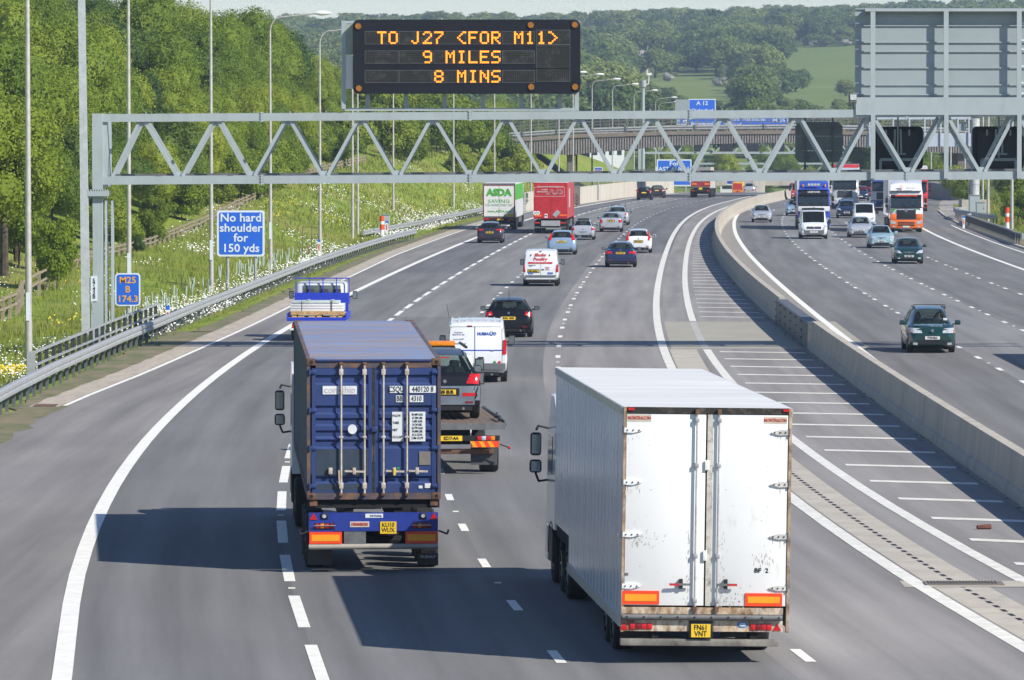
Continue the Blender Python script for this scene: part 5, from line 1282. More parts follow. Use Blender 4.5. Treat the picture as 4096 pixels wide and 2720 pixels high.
def car(root, kind, L, Wd, Hh, pm, glass_rear=True, rear=None, front=None, wr=.31, trim=None, interior=True):
    base, L0_, H0 = {'hatch': (HATCH, 4.36, 1.47), 'sedan': (SEDAN, 4.55, 1.43), 'mpv': (MPV, 4.45, 1.60), 'van': (VAN, 5.0, 2.0)}[kind]
    fy, fz, w = L/L0_, Hh/H0, Wd/2
    st = [(y*fy, ww*w, zb, zbt*fz, zt*fz, wt*w) for y, ww, zb, zbt, zt, wt in base]
    rows = []
    for y, ww, zb, zbt, zt, wt in st:
        zbt = min(zbt, zt-.05)
        half = [(0, zb), (ww*.86, zb), (ww*.97, zb+.08), (ww, lerp(zb, zbt, .55)), (ww*.985, zbt-.06), (ww*.955, zbt), (wt+.02, zt-.07 if zt-zbt > .15 else zt-.02), (wt-.04, zt-.01), (wt*.5, zt+.014), (0, zt+.02)]
        rows.append([(x, y, z) for x, z in half] + [(-x, y, z) for x, z in reversed(half[1:-1])])
    n = len(rows[0]); mb = MB(); GR, GF = (3, 4), (7, 8)
    skip = set()
    for i in range(len(rows)-1):
        for j in range(n):
            k = (j+1) % n
            top = j in (7, 8, 9, 10)
            side = j in (5, 12)
            if top and (i == GF[0] or (i == GR[0] and glass_rear)): continue
            if side and ((3 <= i <= 6) if kind != 'van' else i in (6,)) and rows: continue
            mb.add([rows[i][j], rows[i][k], rows[i+1][k], rows[i+1][j]], [(0, 1, 2, 3)])
    mb.add(rows[0], [tuple(range(n))]); mb.add(rows[-1], [tuple(range(n))])
    # merge
    me = mb.mesh('body', pm); bm = bmesh.new(); bm.from_mesh(me); bmesh.ops.remove_doubles(bm, verts=bm.verts, dist=.0005); bmesh.ops.recalc_face_normals(bm, faces=bm.faces); bm.to_mesh(me); bm.free()
    me.polygons.foreach_set('use_smooth', [True]*len(me.polygons)); me.set_sharp_from_angle(angle=radians(32)); link('body', me, root)
    def gl(i0, i1, nm, m=M_cg, shrink=.0):
        mb = MB(); r0, r1 = rows[i0], rows[i1]; idx = [7, 8, 9, 10, 11]
        g = []
        for t in (0.0, .5, 1.0):
            g.append([tuple(lerp(r0[j][c], r1[j][c], t) + (.012*(1 if c == 2 else 0)) for c in range(3)) for j in idx])
        mb.grid(g); mb.build(nm, m, root, 40)
    if glass_rear: gl(*GR, 'rear_window')
    gl(*GF, 'windscreen')
    # side windows
    for sgn in (1, -1):
        j0, j1 = (5, 6) if sgn > 0 else (13, 12)
        ii = (3, 4, 5, 6, 7) if kind != 'van' else (6, 7)
        for a, b in zip(ii, ii[1:]):
            if a == 6 and kind != 'van': pass
            p = [Vector(rows[a][j0]), Vector(rows[b][j0]), Vector(rows[b][j1]), Vector(rows[a][j1])]
            MB().add(p, [(0, 1, 2, 3)]).build('side_window', M_cg, root, fix=False)
            if kind != 'van':
                q = rows[b][j0]; q2 = rows[b][j1]; mb = MB(); mb.bar(q, q2, .07, .02); mb.build('pillar', pm, root)
    def surf(x, z, endf):
        s2 = list(reversed(st)) if endf else st
        ax = abs(x); yp = 0; y0 = s2[0][0]
        wl = [(s[1], abs(s[0]-y0)) for s in s2[:5]]
        yp = 0 if ax <= wl[0][0] else interp(wl, ax)
        zl = [(s[4], abs(s[0]-y0)) for s in s2[:5]]
        yz = 0 if z <= zl[0][0] else interp(zl, z)
        d = max(yp, yz) if kind == 'van' else yp*.9 + yz
        return y0 + d*(-1 if endf else 1)
    def shell(nm, q, m, endf=False, off=.014, nx=5, nz=2, th=.03):
        # q: four corners (x,z): bl br tr tl
        mb = MB(); g = []
        sg = 1 if endf else -1
        for i in range(nz+1):
            r = []
            for j in range(nx+1):
                u_, v_ = j/nx, i/nz
                x = lerp(lerp(q[0][0], q[1][0], u_), lerp(q[3][0], q[2][0], u_), v_); z = lerp(lerp(q[0][1], q[1][1], u_), lerp(q[3][1], q[2][1], u_), v_)
                r.append((x, surf(x, z, endf)+sg*off, z))
            g.append(r)
        mb.grid(g); mb.grid([[(p[0], p[1]-sg*th, p[2]) for p in r] for r in g])
        ring = g[0] + [r[-1] for r in g[1:]] + g[-1][-2::-1] + [r[0] for r in g[-2:0:-1]]
        rb = [(p[0], p[1]-sg*th, p[2]) for p in ring]; mb.grid([ring, rb], close=True)
        return mb.build(nm, m, root, 40)
    def both(nm, q, m, **k):
        shell(nm, q, m, **k); shell(nm, [(-q[1][0], q[1][1]), (-q[0][0], q[0][1]), (-q[3][0], q[3][1]), (-q[2][0], q[2][1])], m, **k)
    def rect(nm, x0, x1, z0, z1, m, **k): return shell(nm, [(x0, z0), (x1, z0), (x1, z1), (x0, z1)], m, **k)
    R = dict(rear or {}); F = dict(front or {})
    # rear end
    tl = R.get('lamp', [(w*.52, .74), (w*.93, .72), (w*.93, .93), (w*.56, .90)])
    both('tail_light', tl, M_red, off=.022)
    if R.get('lamp2'): both('tail_light', R['lamp2'], M_red, off=.022)
    if R.get('clear'): both('reversing_light', R['clear'], M_clear, off=.03, nx=2)
    pz = R.get('pz', .68); pxo = R.get('px', 0)
    rect('plate_recess', pxo-.30, pxo+.30, pz-.09, pz+.09, M_black, off=.006)
    pl = rect('number_plate', pxo-.26, pxo+.26, pz-.056, pz+.056, M_yel, off=.02)
    if R.get('txt'): text('plate_lettering', R['txt'], .105, M_blk, root, (pxo, surf(0, pz, False)-.026, pz), bold=.004, sx=.9)
    bm_ = trim or pm
    rect('rear_bumper', -w*.80, w*.80, .36, .56, R.get('bumper', bm_), off=.03, nx=8)
    rect('lower_valance', -w*.74, w*.74, .23, .34, M_black, off=.02, nx=8)
    if R.get('refl', 1): both('rear_reflector', [(w*.55, .40), (w*.76, .40), (w*.76, .44), (w*.55, .44)], M_reddk, off=.04, nx=2)
    if R.get('badge', 1): z = R.get('bz', .88)*fz; mb = MB(); mb.cyl((0, surf(0, z, False)-.025, z), (0, surf(0, z, False), z), .045, n=12); mb.build('badge', M_rim, root)
    if R.get('brake3', 1) and glass_rear: z = st[4][4]-.04; y = st[4][0]-.03; MB().box(-.14, .14, y-.03, y, z-.012, z+.012).build('high_brake_light', M_red, root)
    if R.get('spoiler'): a = st[4]; MB().box(-a[5]+.03, a[5]-.03, a[0]-.16, a[0]+.1, a[4]-.02, a[4]+.015, b=.01).build('roof_spoiler', pm, root)
    if R.get('wiper', kind in ('hatch', 'mpv')) and glass_rear: z0 = st[3][4]+.03; MB().bar((0, st[3][0]-.02, z0), (-.3, st[3][0]+.06, z0+.06), .02, .02).build('rear_wiper', M_black, root)
    mb = MB(); mb.cyl((w*.5, -.03, .27), (w*.5, .2, .27), .035, n=8); mb.build('exhaust', M_rim, root)
    # front end
    hl = F.get('lamp', [(w*.50, .60), (w*.88, .62), (w*.92, .76), (w*.58, .70)]); both('headlight', hl, M_clear, endf=True, off=.02)
    g = F.get('grille', (-w*.36, w*.36, .58, .68)); rect('grille', *g, M_black, endf=True, off=.012)
    for i in range(3): z = lerp(g[2], g[3], (i+.7)/3.4); rect('grille_slat', g[0]+.02, g[1]-.02, z-.008, z+.008, F.get('slat', M_rim), endf=True, off=.022)
    mb = MB(); z = (g[2]+g[3])/2; mb.cyl((0, L, z), (0, L+.04, z), .055, n=12); mb.build('badge', M_rim, root)
    i0 = F.get('intake', (-w*.55, w*.55, .27, .38)); rect('lower_intake', *i0, M_black, endf=True, off=.012, nx=8)
    both('fog_lamp', [(w*.62, .30), (w*.80, .31), (w*.80, .38), (w*.62, .38)], M_clear, endf=True, off=.02, nx=2)
    fpz = F.get('pz', .46); rect('number_plate', -.26, .26, fpz-.056, fpz+.056, M_plw, endf=True, off=.03)
    if F.get('txt'): text('plate_lettering', F['txt'], .1, M_blk, root, (0, L+.036, fpz), rot=(pi/2, 0, pi), bold=.003, sx=.85)
    # wipers, mirrors, interior, wheels
    a, b = st[8], st[7]
    mb = MB()
    for x0, x1 in ((w*.1, -w*.55), (w*.6, -w*.0)): mb.bar((x0, a[0]-.02, a[4]+.03), (x1, a[0]-.07, a[4]+.07), .02, .015)
    mb.build('wipers', M_black, root)
    ym = a[0]-.45*fy if kind != 'van' else a[0]-.35; zm = st[7][3]+.1
    for sgn in (1, -1):
        mb = MB(); mh = .17 if kind != 'van' else .3
        mb.box(sgn*(w+.13)-.1, sgn*(w+.13)+.1, ym-.05, ym+.09, zm-mh*.35, zm+mh*.65, b=.03); mb.box(min(sgn*(w-.06), sgn*(w+.06)), max(sgn*(w-.06), sgn*(w+.06)), ym, ym+.05, zm-.05, zm); mi = mb.build('door_mirror', R.get('mirror', pm) if kind != 'van' else M_black, root, 40)
        MB().box(sgn*(w+.13)-.08, sgn*(w+.13)+.08, ym-.058, ym-.051, zm-mh*.28, zm+mh*.55).build('mirror_glass', M_mirror, mi)
    if interior:
        mb = MB(); zi = st[5][3]
        for x in (-w*.42, w*.42):
            mb.box(x-.24, x+.24, L*.42, L*.52, .4, zi+.16, b=.05); mb.box(x-.12, x+.12, L*.43, L*.48, zi+.18, zi+.36, b=.04)
        if kind != 'van':
            mb.box(-w*.75, w*.75, L*.2, L*.29, .4, zi+.10, b=.04)
            for x in (-w*.45, w*.45): mb.box(x-.12, x+.12, L*.21, L*.25, zi+.1, zi+.25, b=.03)
        mb.build('seats', M_dashm, root); MB().box(-w*.85, w*.85, a[0]-.55*fy, a[0]-.0, .5, zi+.02, b=.03).build('dashboard', M_dashm, root)
        mb = MB(); cx, cy, cz = w*.42, L*.6, zi+.05
        pts = [(cx+cos(t*pi/6)*.18, cy+sin(t*pi/6)*.05, cz+sin(t*pi/6)*.17) for t in range(13)]; mb.tube(pts, .018, 6); mb.build('steering_wheel', M_black, root)
    MB().box(-w*.84, w*.84, .25, L-.35, .16, .3).build('underbody', M_shutl, root)
    for y in (L*.185, L*.80):
        for sgn in (1, -1):
            wheel(root, sgn*(w-.115), y, wr, .205)
            mb = MB(); n = 18; ring = []
            for r in (wr*.98, wr*1.16): ring.append([(sgn*(w+.004), y+cos(pi*i/n-.15 if 0 else pi*i/n)*r, wr+sin(pi*i/n)*r) for i in range(n+1)])
            mb.grid(ring); mb.build('wheel_arch', M_black, root)
    root['L'] = L
    return dict(w=w, st=st, surf=surf, shell=shell, rect=rect, both=both, L=L)
def rack(root, C, bars=(.35, .62)):
    st = C['st']; w = st[5][5]; z = st[5][4]-.045
    for s in (1, -1): MB().bar((s*w, C['L']*bars[0]-.3, z+.05), (s*w, C['L']*bars[1]+.3, z+.05), .04, .04).build('roof_rail', M_black, root)
    for b in bars[1:]: MB().bar((-w-.03, C['L']*b, z+.15), (w+.03, C['L']*b, z+.15), .045, .022).build('roof_bar', M_black, root); MB().box(-w-.05, -w+.02, C['L']*b-.03, C['L']*b+.03, z-.02, z+.16).build('bar_foot', M_galvd, root); MB().box(w-.02, w+.05, C['L']*b-.03, C['L']*b+.03, z-.02, z+.16).build('bar_foot', M_galvd, root)
# seated person, one skinned body
def person_mesh(shirt):
    v = [(0, 0, 0), (0, -.02, .25), (0, -.03, .48), (0, -.01, .60), (0, .02, .72), (.19, -.02, .46), (.24, .12, .26), (.16, .36, .30), (-.19, -.02, .46), (-.24, .12, .26), (-.16, .36, .30), (.1, .02, 0), (.13, .42, .05), (-.1, .02, 0), (-.13, .42, .05), (.13, .5, -.3), (-.13, .5, -.3), (0, .03, .80)]
    e = [(0, 1), (1, 2), (2, 3), (3, 4), (4, 17), (2, 5), (5, 6), (6, 7), (2, 8), (8, 9), (9, 10), (0, 11), (11, 12), (0, 13), (13, 14), (12, 15), (14, 16)]
    r = [.15, .15, .15, .06, .095, .075, .05, .035, .075, .05, .035, .09, .07, .09, .07, .05, .05, .07]
    me = bpy.data.meshes.new('p'); me.from_pydata(v, e, []); o = bpy.data.objects.new('p', me); COL.objects.link(o)
    o.modifiers.new('s', 'SKIN')
    for i, d in enumerate(me.skin_vertices[0].data): d.radius = (r[i], r[i]*.85); d.use_root = (i == 0)
    sd = o.modifiers.new('d', 'SUBSURF'); sd.levels = 1
    bpy.context.view_layer.update()
    m2 = bpy.data.meshes.new_from_object(o.evaluated_get(bpy.context.evaluated_depsgraph_get())); bpy.data.objects.remove(o)
    m2.materials.clear(); m2.materials.append(shirt); m2.materials.append(mat('skin', (.42, .24, .17), rough=.6)); m2.materials.append(mat('dark_hair', (.03, .02, .015), rough=.8))
    for p in m2.polygons: z = p.center.z; p.material_index = 2 if (z > .78 or (z > .68 and p.center.y < -.0)) else (1 if z > .57 or p.center.y > .3 and z > .2 else 0); p.use_smooth = True
    return m2
PM = {}
def person(root, x, y, z, label, col=(.1, .12, .2)):
    k = col
    if k not in PM: PM[k] = person_mesh(mat('shirt_%d' % len(PM), col, rough=.9))
    M = Matrix.Translation(root.location) @ root.rotation_euler.to_matrix().to_4x4(); p = M @ Vector((x, y, z))
    o = link('person', PM[k], None, p, root.rotation_euler[:]); return tag(o, label, 'person')

# ---------------- helpers for lorries
def R_(root, nm, x0, x1, y0, y1, z0, z1, m, b=0.0): return MB().box(x0, x1, y0, y1, z0, z1, b=b).build(nm, m, root, 40 if b else None)
M_refr = mat('reflective_red', (.85, .06, .01), rough=.45, var=.05); M_refo = mat('reflective_orange', (.85, .33, .01), rough=.45, var=.05)
def refl_board(root, x0, x1, z0, z1, y=-.02):
    o = R_(root, 'rear_marking_board', x0, x1, y-.01, y, z0, z1, M_refr); R_(o, 'marking_centre', x0+.04, x1-.04, y-.014, y-.0102, z0+.05, z1-.05, M_refo)
def tri(root, x, z, s, y=-.03):
    MB().prism([(x-s/2, z-s*.43), (x+s/2, z-s*.43), (x, z+s*.43)], 'y', y-.012, y).build('triangle_reflector', M_red, root)
def lorry_mirror(root, sx, y, z):
    m = MB(); m.tube([(sx*1.22, y+.1, z+.45), (sx*1.42, y, z+.5), (sx*1.46, y-.02, z+.42)], .022, 6); m.tube([(sx*1.46, y-.02, z-.35), (sx*1.4, y, z-.5), (sx*1.22, y+.1, z-.48)], .022, 6); a = m.build('mirror_arm', M_black, root)
    h = R_(root, 'mirror_housing', sx*1.46-.10, sx*1.46+.10, y-.06, y+.06, z-.04, z+.38, M_black, .05); R_(h, 'mirror_glass', sx*1.46-.075, sx*1.46+.075, y-.066, y-.061, z, z+.34, M_mirror)
    h = R_(root, 'mirror_housing', sx*1.46-.11, sx*1.46+.11, y-.06, y+.06, z-.35, z-.11, M_black, .05); R_(h, 'mirror_glass', sx*1.46-.08, sx*1.46+.08, y-.066, y-.061, z-.32, z-.14, M_mirror)
def cab(root, y0, pm, style='plain', top=3.0, low=None, grille=None, name_txt=None, txt=None, roofm=None, visor=None):
    """lorry cab, back wall at y0, front at y0 + 2.2"""
    F = y0+2.2; w = 1.24; low = low or pm
    prof = [(y0, 1.0), (y0, top-.25), (y0+.5, top), (F-.95, top), (F-.30, 2.72), (F-.06, 1.85), (F, 1.30), (F, 1.0)]
    n = 9; rows = []
    for i in range(n+1):
        x = lerp(-w, w, i/n); k = 1 - (abs(x)/w)**6*.10
        rows.append([(x, lerp(y0, y, 1 if y < F-.5 else 1-(1-k)*.9), z if z < top-.3 else z-(1-k)*.5) for y, z in prof])
    mb = MB(); mb.grid(rows); mb.add(rows[0], [tuple(range(8))]); mb.add(rows[-1], [tuple(range(8))]); mb.build('cab_shell', pm, root, 35)
    R_(root, 'bumper', -w, w, F-.7, F+.02, .33, .98, low, .06)
    # windscreen follows the slope
    a, b = (F-.075, 1.93), (F-.315, 2.70)
    wx = w-.10
    mb = MB(); mb.grid([[(x, lerp(a[0], b[0], t)+.02-.0*abs(x), lerp(a[1], b[1], t)) for x in (-wx, -wx*.6, 0, wx*.6, wx)] for t in (0, 1)]); mb.build('windscreen', M_glass, root)
    mb = MB()
    for x in (-.8, -.1, .6): mb.bar((x, F-.05, 1.93), (x+.45, F-.07, 2.12), .025, .02)
    mb.build('wipers', M_black, root)
    R_(root, 'dash_panel', -w+.04, w-.04, F-.05, F+.015, 1.84, 1.93, M_black)
    R_(root, 'sun_visor', -w+.08, w-.08, F-.33, F-.12, 2.70, 2.86, visor or M_black, .03)
    g0, g1 = grille or (1.05, 1.72)
    R_(root, 'grille', -.72, .72, F-.02, F+.03, g0, g1, M_black, .02)
    k = 6
    for i in range(k): z = lerp(g0+.06, g1-.04, i/(k-1)); R_(root, 'grille_slat', -.68, .68, F+.03, F+.045, z-.022, z+.022, M_grey_s if style == 'merc' else M_galvd)
    mb = MB(); mb.cyl((0, F+.03, g1-.06), (0, F+.06, g1-.06), .12, .12, 16); mb.build('badge', M_rim, root)
    R_(root, 'lower_grille', -.62, .62, F+.01, F+.035, .50, .82, M_black, .02); 
    for i in range(2): R_(root, 'bumper_slat', -.6, .6, F+.035, F+.045, .58+.12*i, .61+.12*i, low)
    for s in (1, -1):
        q = [(s*.78, .62), (s*1.16, .70), (s*1.18, .94), (s*.82, .84)]; MB().prism(q, 'y', F-.01, F+.04).build('headlight', M_clear, root)
        R_(root, 'fog_lamp', min(s*.8, s*1.02), max(s*.8, s*1.02), F+.0, F+.035, .42, .50, M_clear)
        R_(root, 'step', min(s*1.0, s*1.24), max(s*1.0, s*1.24), F-1.7, F-.8, .38, .98, M_black)
        R_(root, 'side_window', s*1.235 if s > 0 else s*1.25, s*1.25 if s > 0 else s*1.235, F-1.45, F-.45, 1.95, 2.62, M_glass)
        lorry_mirror(root, s, F-.35, 2.25)
        wheel(root, s*1.05, F-1.35, .5, .3)
        mb = MB(); pts = [[(s*xx, F-1.35+cos(pi*i/10)*.6, .5+sin(pi*i/10)*.6) for i in range(11)] for xx in (.88, 1.25)]; mb.grid(pts); mb.build('mudguard', M_black, root)
    R_(root, 'number_plate', -.26, .26, F+.045, F+.055, .40, .51, M_plw)
    R_(root, 'chassis', -.45, .45, y0-4, F-.3, .55, .98, M_shutl)
    return F
M_grey_s = mat('dark_slat', (.03, .03, .032), rough=.4)
def fairing(root, y0, y1, z0, z1, m, w=1.2):
    mb = MB(); prof = [(y0, z0), (y0, z1), (y0+.35, z1), (y1-.25, z0+.55), (y1, z0)]; rows = []
    for i in range(8): x = lerp(-w, w, i/7); k = 1-(abs(x)/w)**5*.18; rows.append([(x*(1 if z < z0+.1 else .97), y, z0+(z-z0)*k) for y, z in prof])
    mb.grid(rows); mb.add(rows[0], [tuple(range(5))]); mb.add(rows[-1], [tuple(range(5))]); return mb.build('roof_fairing', m, root, 40)
def semi_axles(root, ys, r=.48, w=.34):
    for y in ys:
        for s in (1, -1): wheel(root, s*1.04, y, r, w)
        mb = MB(); mb.cyl((-1, y, r), (1, y, r), .08, n=8); mb.build('axle', M_shutl, root)
# ================= THE WHITE BOX LORRY IN THE FOREGROUND
M_door = mat('scuffed_white_door', (.80, .80, .78), rough=.4, col2=(.75, .75, .73), scale=1.5, dirt=(.36, .32, .26), dirtamt=.6, dscale=3.0, dlo=.57, dhi=.78, stretch=(1, 1, .4), coat=.1)
M_alu = mat('polished_panel', (.74, .77, .82), rough=.2, metal=.25, var=.06, scale=1, stretch=(1, 5, .12), dirt=(.5, .53, .58), dirtamt=.5, dscale=2.2)  # blue-grey vertical streaks painted into the colour imitate reflections of the surroundings
M_roofw = mat('pale_roof', (.74, .73, .69), rough=.5, var=.08, scale=.5, stretch=(.3, 3, 1), dirt=(.48, .48, .45), dirtamt=.6, dscale=.7)
M_rustw = mat('rust_streaked_white', (.70, .66, .56), rough=.6, col2=(.45, .28, .13), scale=3.2, dirt=(.13, .06, .035), dirtamt=.85, dscale=4, dlo=.45, dhi=.6, stretch=(1.2, 1, .6))
M_rusty = mat('rusty_edge', (.50, .36, .22), rough=.7, col2=(.12, .07, .05), scale=5, dirt=(.7, .66, .58), dirtamt=.6, dscale=3.5)
M_grim = mat('grimy_black', (.02, .018, .015), rough=.8, dirt=(.14, .12, .09), dirtamt=.8, dscale=6)
t1 = veh('box_lorry', 2.92, 83.5, radians(-3.9), 'large white articulated box lorry with rust streaked rear doors in the foreground', 'lorry', roll=radians(.8))
q6x = lambda z: (z-936)*.00331 + 0.0
q6z = lambda z: 3.9-(z-320)*.00331
LT = 13.4; w = 1.285
R_(t1, 'roof', -w, w, 0.02, LT, 3.875, 3.905, M_roofw)
for s in (1, -1):
    poly = [(.03, .56), (10.1, .56), (10.1, 1.18), (LT, 1.18), (LT, 3.87), (.03, 3.87)]
    MB().prism(poly, 'x', s*w-.03 if s > 0 else -w, w if s > 0 else -w+.03).build('side_panel', M_alu, t1)
    mb = MB(); y = .25
    while y < LT-.1:
        zb = .6 if y < 10.1 else 1.22
        x = w+.001 if s > 0 else -w-.006; mb.box(min(x, x+.005), max(x, x+.005), y, y+.03, zb+.14, 3.75); y += .61
    tag(mb.build('panel_ribs', M_alu, t1), kind='stuff')
    for z0, z1 in ((.56, .72), (3.78, 3.9)): R_(t1, 'side_rail', (w+.002 if s > 0 else -w-.022), (w+.022 if s > 0 else -w-.002), .03, 10.1 if z0 < 1 else LT, z0, z1, mat('dirty_rail', (.5, .5, .5), rough=.45, metal=.4, dirt=(.2, .17, .14), dirtamt=.6, dscale=3))
R_(t1, 'front_wall', -w+.03, w-.03, LT-.05, LT, 1.18, 3.87, M_alu)
R_(t1, 'floor', -w+.04, w-.04, .1, LT-.1, .95, 1.15, M_shutl)
R_(t1, 'header', q6x(552), q6x(1320), -.01, .06, q6z(348), q6z(319), M_grim)
for a, b in ((568, 597), (1283, 1312)): R_(t1, 'top_marker_light', q6x(a), q6x(b), -.03, -.011, q6z(334), q6z(322), M_red)
for a, b in ((549, 561), (1311, 1325)): R_(t1, 'corner_post', q6x(a), q6x(b), -.015, .08, q6z(1352), q6z(319), M_rusty)
dz0, dz1 = q6z(1230), q6z(350)
for a, b in ((563, 929), (942, 1309)):
    d = R_(t1, 'rear_door', q6x(a), q6x(b), .0, .05, dz0, dz1, M_door, .008)
R_(t1, 'door_seal', q6x(929)+.004, q6x(942)-.004, .01, .04, dz0, dz1, M_grim)
R_(t1, 'door_seal', q6x(936), q6x(962), -.012, -.001, dz0, dz1, mat('grimy_strip', (.55, .53, .46), rough=.6, dirt=(.1, .09, .07), dirtamt=.8, dscale=7))
for x in (887, 989):
    mb = MB(); mb.cyl((q6x(x), -.045, q6z(1250)), (q6x(x), -.045, q6z(332)), .017, n=8); rod = mb.build('locking_rod', mat('galvanised_rod', (.55, .56, .56), rough=.4, metal=.3, dirt=(.2, .17, .13), dirtamt=.6, dscale=9), t1)
    for zy in (375, 583, 1000, 1205): R_(rod, 'rod_guide', q6x(x)-.035, q6x(x)+.035, -.07, -.001, q6z(zy)-.035, q6z(zy)+.035, M_galv, .01)
    R_(rod, 'rod_cam', q6x(x)-.03, q6x(x)+.03, -.07, .0, q6z(348), q6z(326), M_rust)
    R_(rod, 'rod_cam', q6x(x)-.03, q6x(x)+.03, -.07, .0, q6z(1256), q6z(1232), M_rust)
for i, z in enumerate((425, 664, 904, 1141)):
    for a, b, s in ((548, 638, 1), (1312, 1228, -1)):
        xa, xb = q6x(a), q6x(b); zz = q6z(z + (5 if s < 0 else 0))
        h = MB(); h.prism([(xa, zz-.035), (lerp(xa, xb, .5), zz-.042), (lerp(xa, xb, .92), zz-.012), (xb, zz), (lerp(xa, xb, .92), zz+.012), (lerp(xa, xb, .5), zz+.042), (xa, zz+.035)], 'y', -.028, -.001); ho = h.build('hinge', mat('grubby_hinge', (.62, .61, .57), rough=.5, dirt=(.2, .16, .12), dirtamt=.6, dscale=9) if s < 0 else M_white, t1)
        for t in (.2, .5, .8): x = lerp(xa, xb, t); MB().cyl((x, -.04, zz), (x, -.029, zz), .012, n=6).build('bolt', M_grim, ho)
        MB().cyl((xa, -.02, zz-.06), (xa, -.02, zz+.06), .017, n=8).build('hinge_pin', M_galvd, ho)
for xa, xb, xt in ((868, 768, 768), (988, 1080, 1080)):
    z = q6z(1131); hb = MB().bar((q6x(xa), -.07, z), (q6x(xb), -.08, z+.0), .02, .035).build('door_handle', M_galvd, t1)
    MB().bar((q6x(lerp(xa, xt, .55)), -.082, z), (q6x(xt), -.085, z), .024, .03).build('red_grip', P_red, hb)
    MB().box(q6x(lerp(xa, xt, .45))-.025, q6x(lerp(xa, xt, .45))+.025, -.06, -.001, z-.07, z+.08).build('handle_catch', M_grim, hb)
for a, b, z0, z1 in ((925, 945, 606, 560), (922, 940, 1022, 975)): R_(t1, 'latch_box', q6x(a), q6x(b), -.04, -.012, q6z(z0), q6z(z1), M_white, .006)
refl_board(t1, q6x(553), q6x(724), q6z(1225), q6z(1163), -.006); refl_board(t1, q6x(1120), q6x(1292), q6z(1230), q6z(1170), -.006)
for a, b in ((567, 676), (1196, 1301)):
    zz = (353, 386) if a < 900 else (358, 391)
    p_ = R_(t1, 'maker_label', q6x(a), q6x(b), -.004, -.001, q6z(zz[1]), q6z(zz[0]), mat('cream_label', (.6, .53, .43), rough=.6)); text('lettering', 'MONTRACON', .072, mat('label_red', (.55, .05, .03)), t1, (q6x((a+b)/2), -.006, q6z(sum(zz)/2)), bold=.001, sx=.74)
text('lettering', 'BF  2', .095, M_blk, t1, (q6x(1194), -.004, q6z(1066)), bold=.002, sx=1.1)
random.seed(8); sc_ = MB()
def scuff(x, z, w_, h_): 
    n_ = 6; sc_.add([(x+w_*cos(2*pi*k/n_)*random.uniform(.5, 1), -.003, z+h_*sin(2*pi*k/n_)*random.uniform(.5, 1)) for k in range(n_)], [tuple(range(n_))])
for hx in (590, 1270):
    for hz_ in (430, 668, 908, 1148):
        for k in range(7): scuff(q6x(hx+random.uniform(-35, 40)), q6z(hz_+random.uniform(10, 45)), random.uniform(.002, .007), random.uniform(.02, .08))
for k in range(70): scuff(q6x(random.gauss(640, 45)), q6z(random.gauss(925, 22)), random.uniform(.004, .014), random.uniform(.004, .02))
for k in range(60): scuff(q6x(random.uniform(575, 1300)), q6z(random.uniform(370, 1200)), random.uniform(.003, .012), random.uniform(.003, .014))
for k in range(40): scuff(q6x(random.gauss(1195, 25)), q6z(random.gauss(1020, 22)), random.uniform(.002, .006), random.uniform(.01, .05))
for k in range(60): scuff(q6x(random.uniform(990, 1120)), q6z(random.gauss(1200, 22)), random.uniform(.004, .014), random.uniform(.006, .03))
for k in range(60): x_ = random.choice((858, 1010)); scuff(q6x(x_+random.gauss(0, 6)), q6z(random.uniform(880, 1220)), random.uniform(.002, .007), random.uniform(.01, .05))
tag(sc_.build('scuff_marks', mat('road_grime', (.50, .47, .42), rough=.9, var=.3, scale=20), t1, fix=False), kind='stuff')
R_(t1, 'vent_plate', q6x(562), q6x(580), -.008, -.001, q6z(1093), q6z(1081), M_galvd)
R_(t1, 'door_sill', q6x(551), q6x(1296), -.02, .1, q6z(1268), q6z(1238), M_rustw)
mb = MB(); mb.cyl((q6x(553), -.06, q6z(1282)), (q6x(1292), -.06, q6z(1282)), .045, n=14); bf = mb.build('buffer_tube', M_galvd, t1, 50)
for i in range(10): x = lerp(q6x(575), q6x(1275), i/9); MB().cyl((x, -.115, q6z(1280)), (x, -.1, q6z(1280)), .014, n=8).build('buffer_bolt', M_blk, bf)
R_(t1, 'rear_lower_panel', q6x(551), q6x(1296), -.01, .06, q6z(1348), q6z(1297), M_rustw)
for a in (564, 1270): tri(t1, q6x(a), q6z(1325), .13, -.012)
for a, b in ((590, 694), (1146, 1246)):
    for i in range(4): x0 = lerp(q6x(a), q6x(b), i/4)+.004; x1 = lerp(q6x(a), q6x(b), (i+1)/4)-.004; R_(t1, 'tail_light', x0, x1, -.03, -.011, q6z(1339), q6z(1311), M_red if i not in (1,) else M_reddk, .005)
R_(t1, 'plate_holder', q6x(862), q6x(973), -.04, -.011, q6z(1379), q6z(1300), M_black, .01); R_(t1, 'number_plate', q6x(873), q6x(962), -.045, -.041, q6z(1374), q6z(1313), M_yel)
text('plate_lettering', 'FN61\nVNT', .115, M_blk, t1, (q6x(917), -.048, q6z(1344)), bold=.0, sx=.82, lsp=.82)
mb = MB(); mb.prism([(q6x(1110)+cos(a*pi/8)*.085, q6z(1315)+sin(a*pi/8)*.05) for a in range(16)], 'y', -.016, -.011); mb.build('country_disc', mat('disc_blue', (.1, .25, .55)), t1); text('lettering', 'GB', .07, M_signw, t1, (q6x(1110), -.02, q6z(1316)), bold=.003)
R_(t1, 'underrun_bar', q6x(548), q6x(1280), .0, .1, q6z(1416), q6z(1384), mat('underrun_mixed', (.3, .28, .24), rough=.6, col2=(.08, .07, .06), scale=2.5), .01)
for x in (-.75, .75): R_(t1, 'underrun_bracket', x-.05, x+.05, .05, .5, q6z(1395), .95, M_shutl)
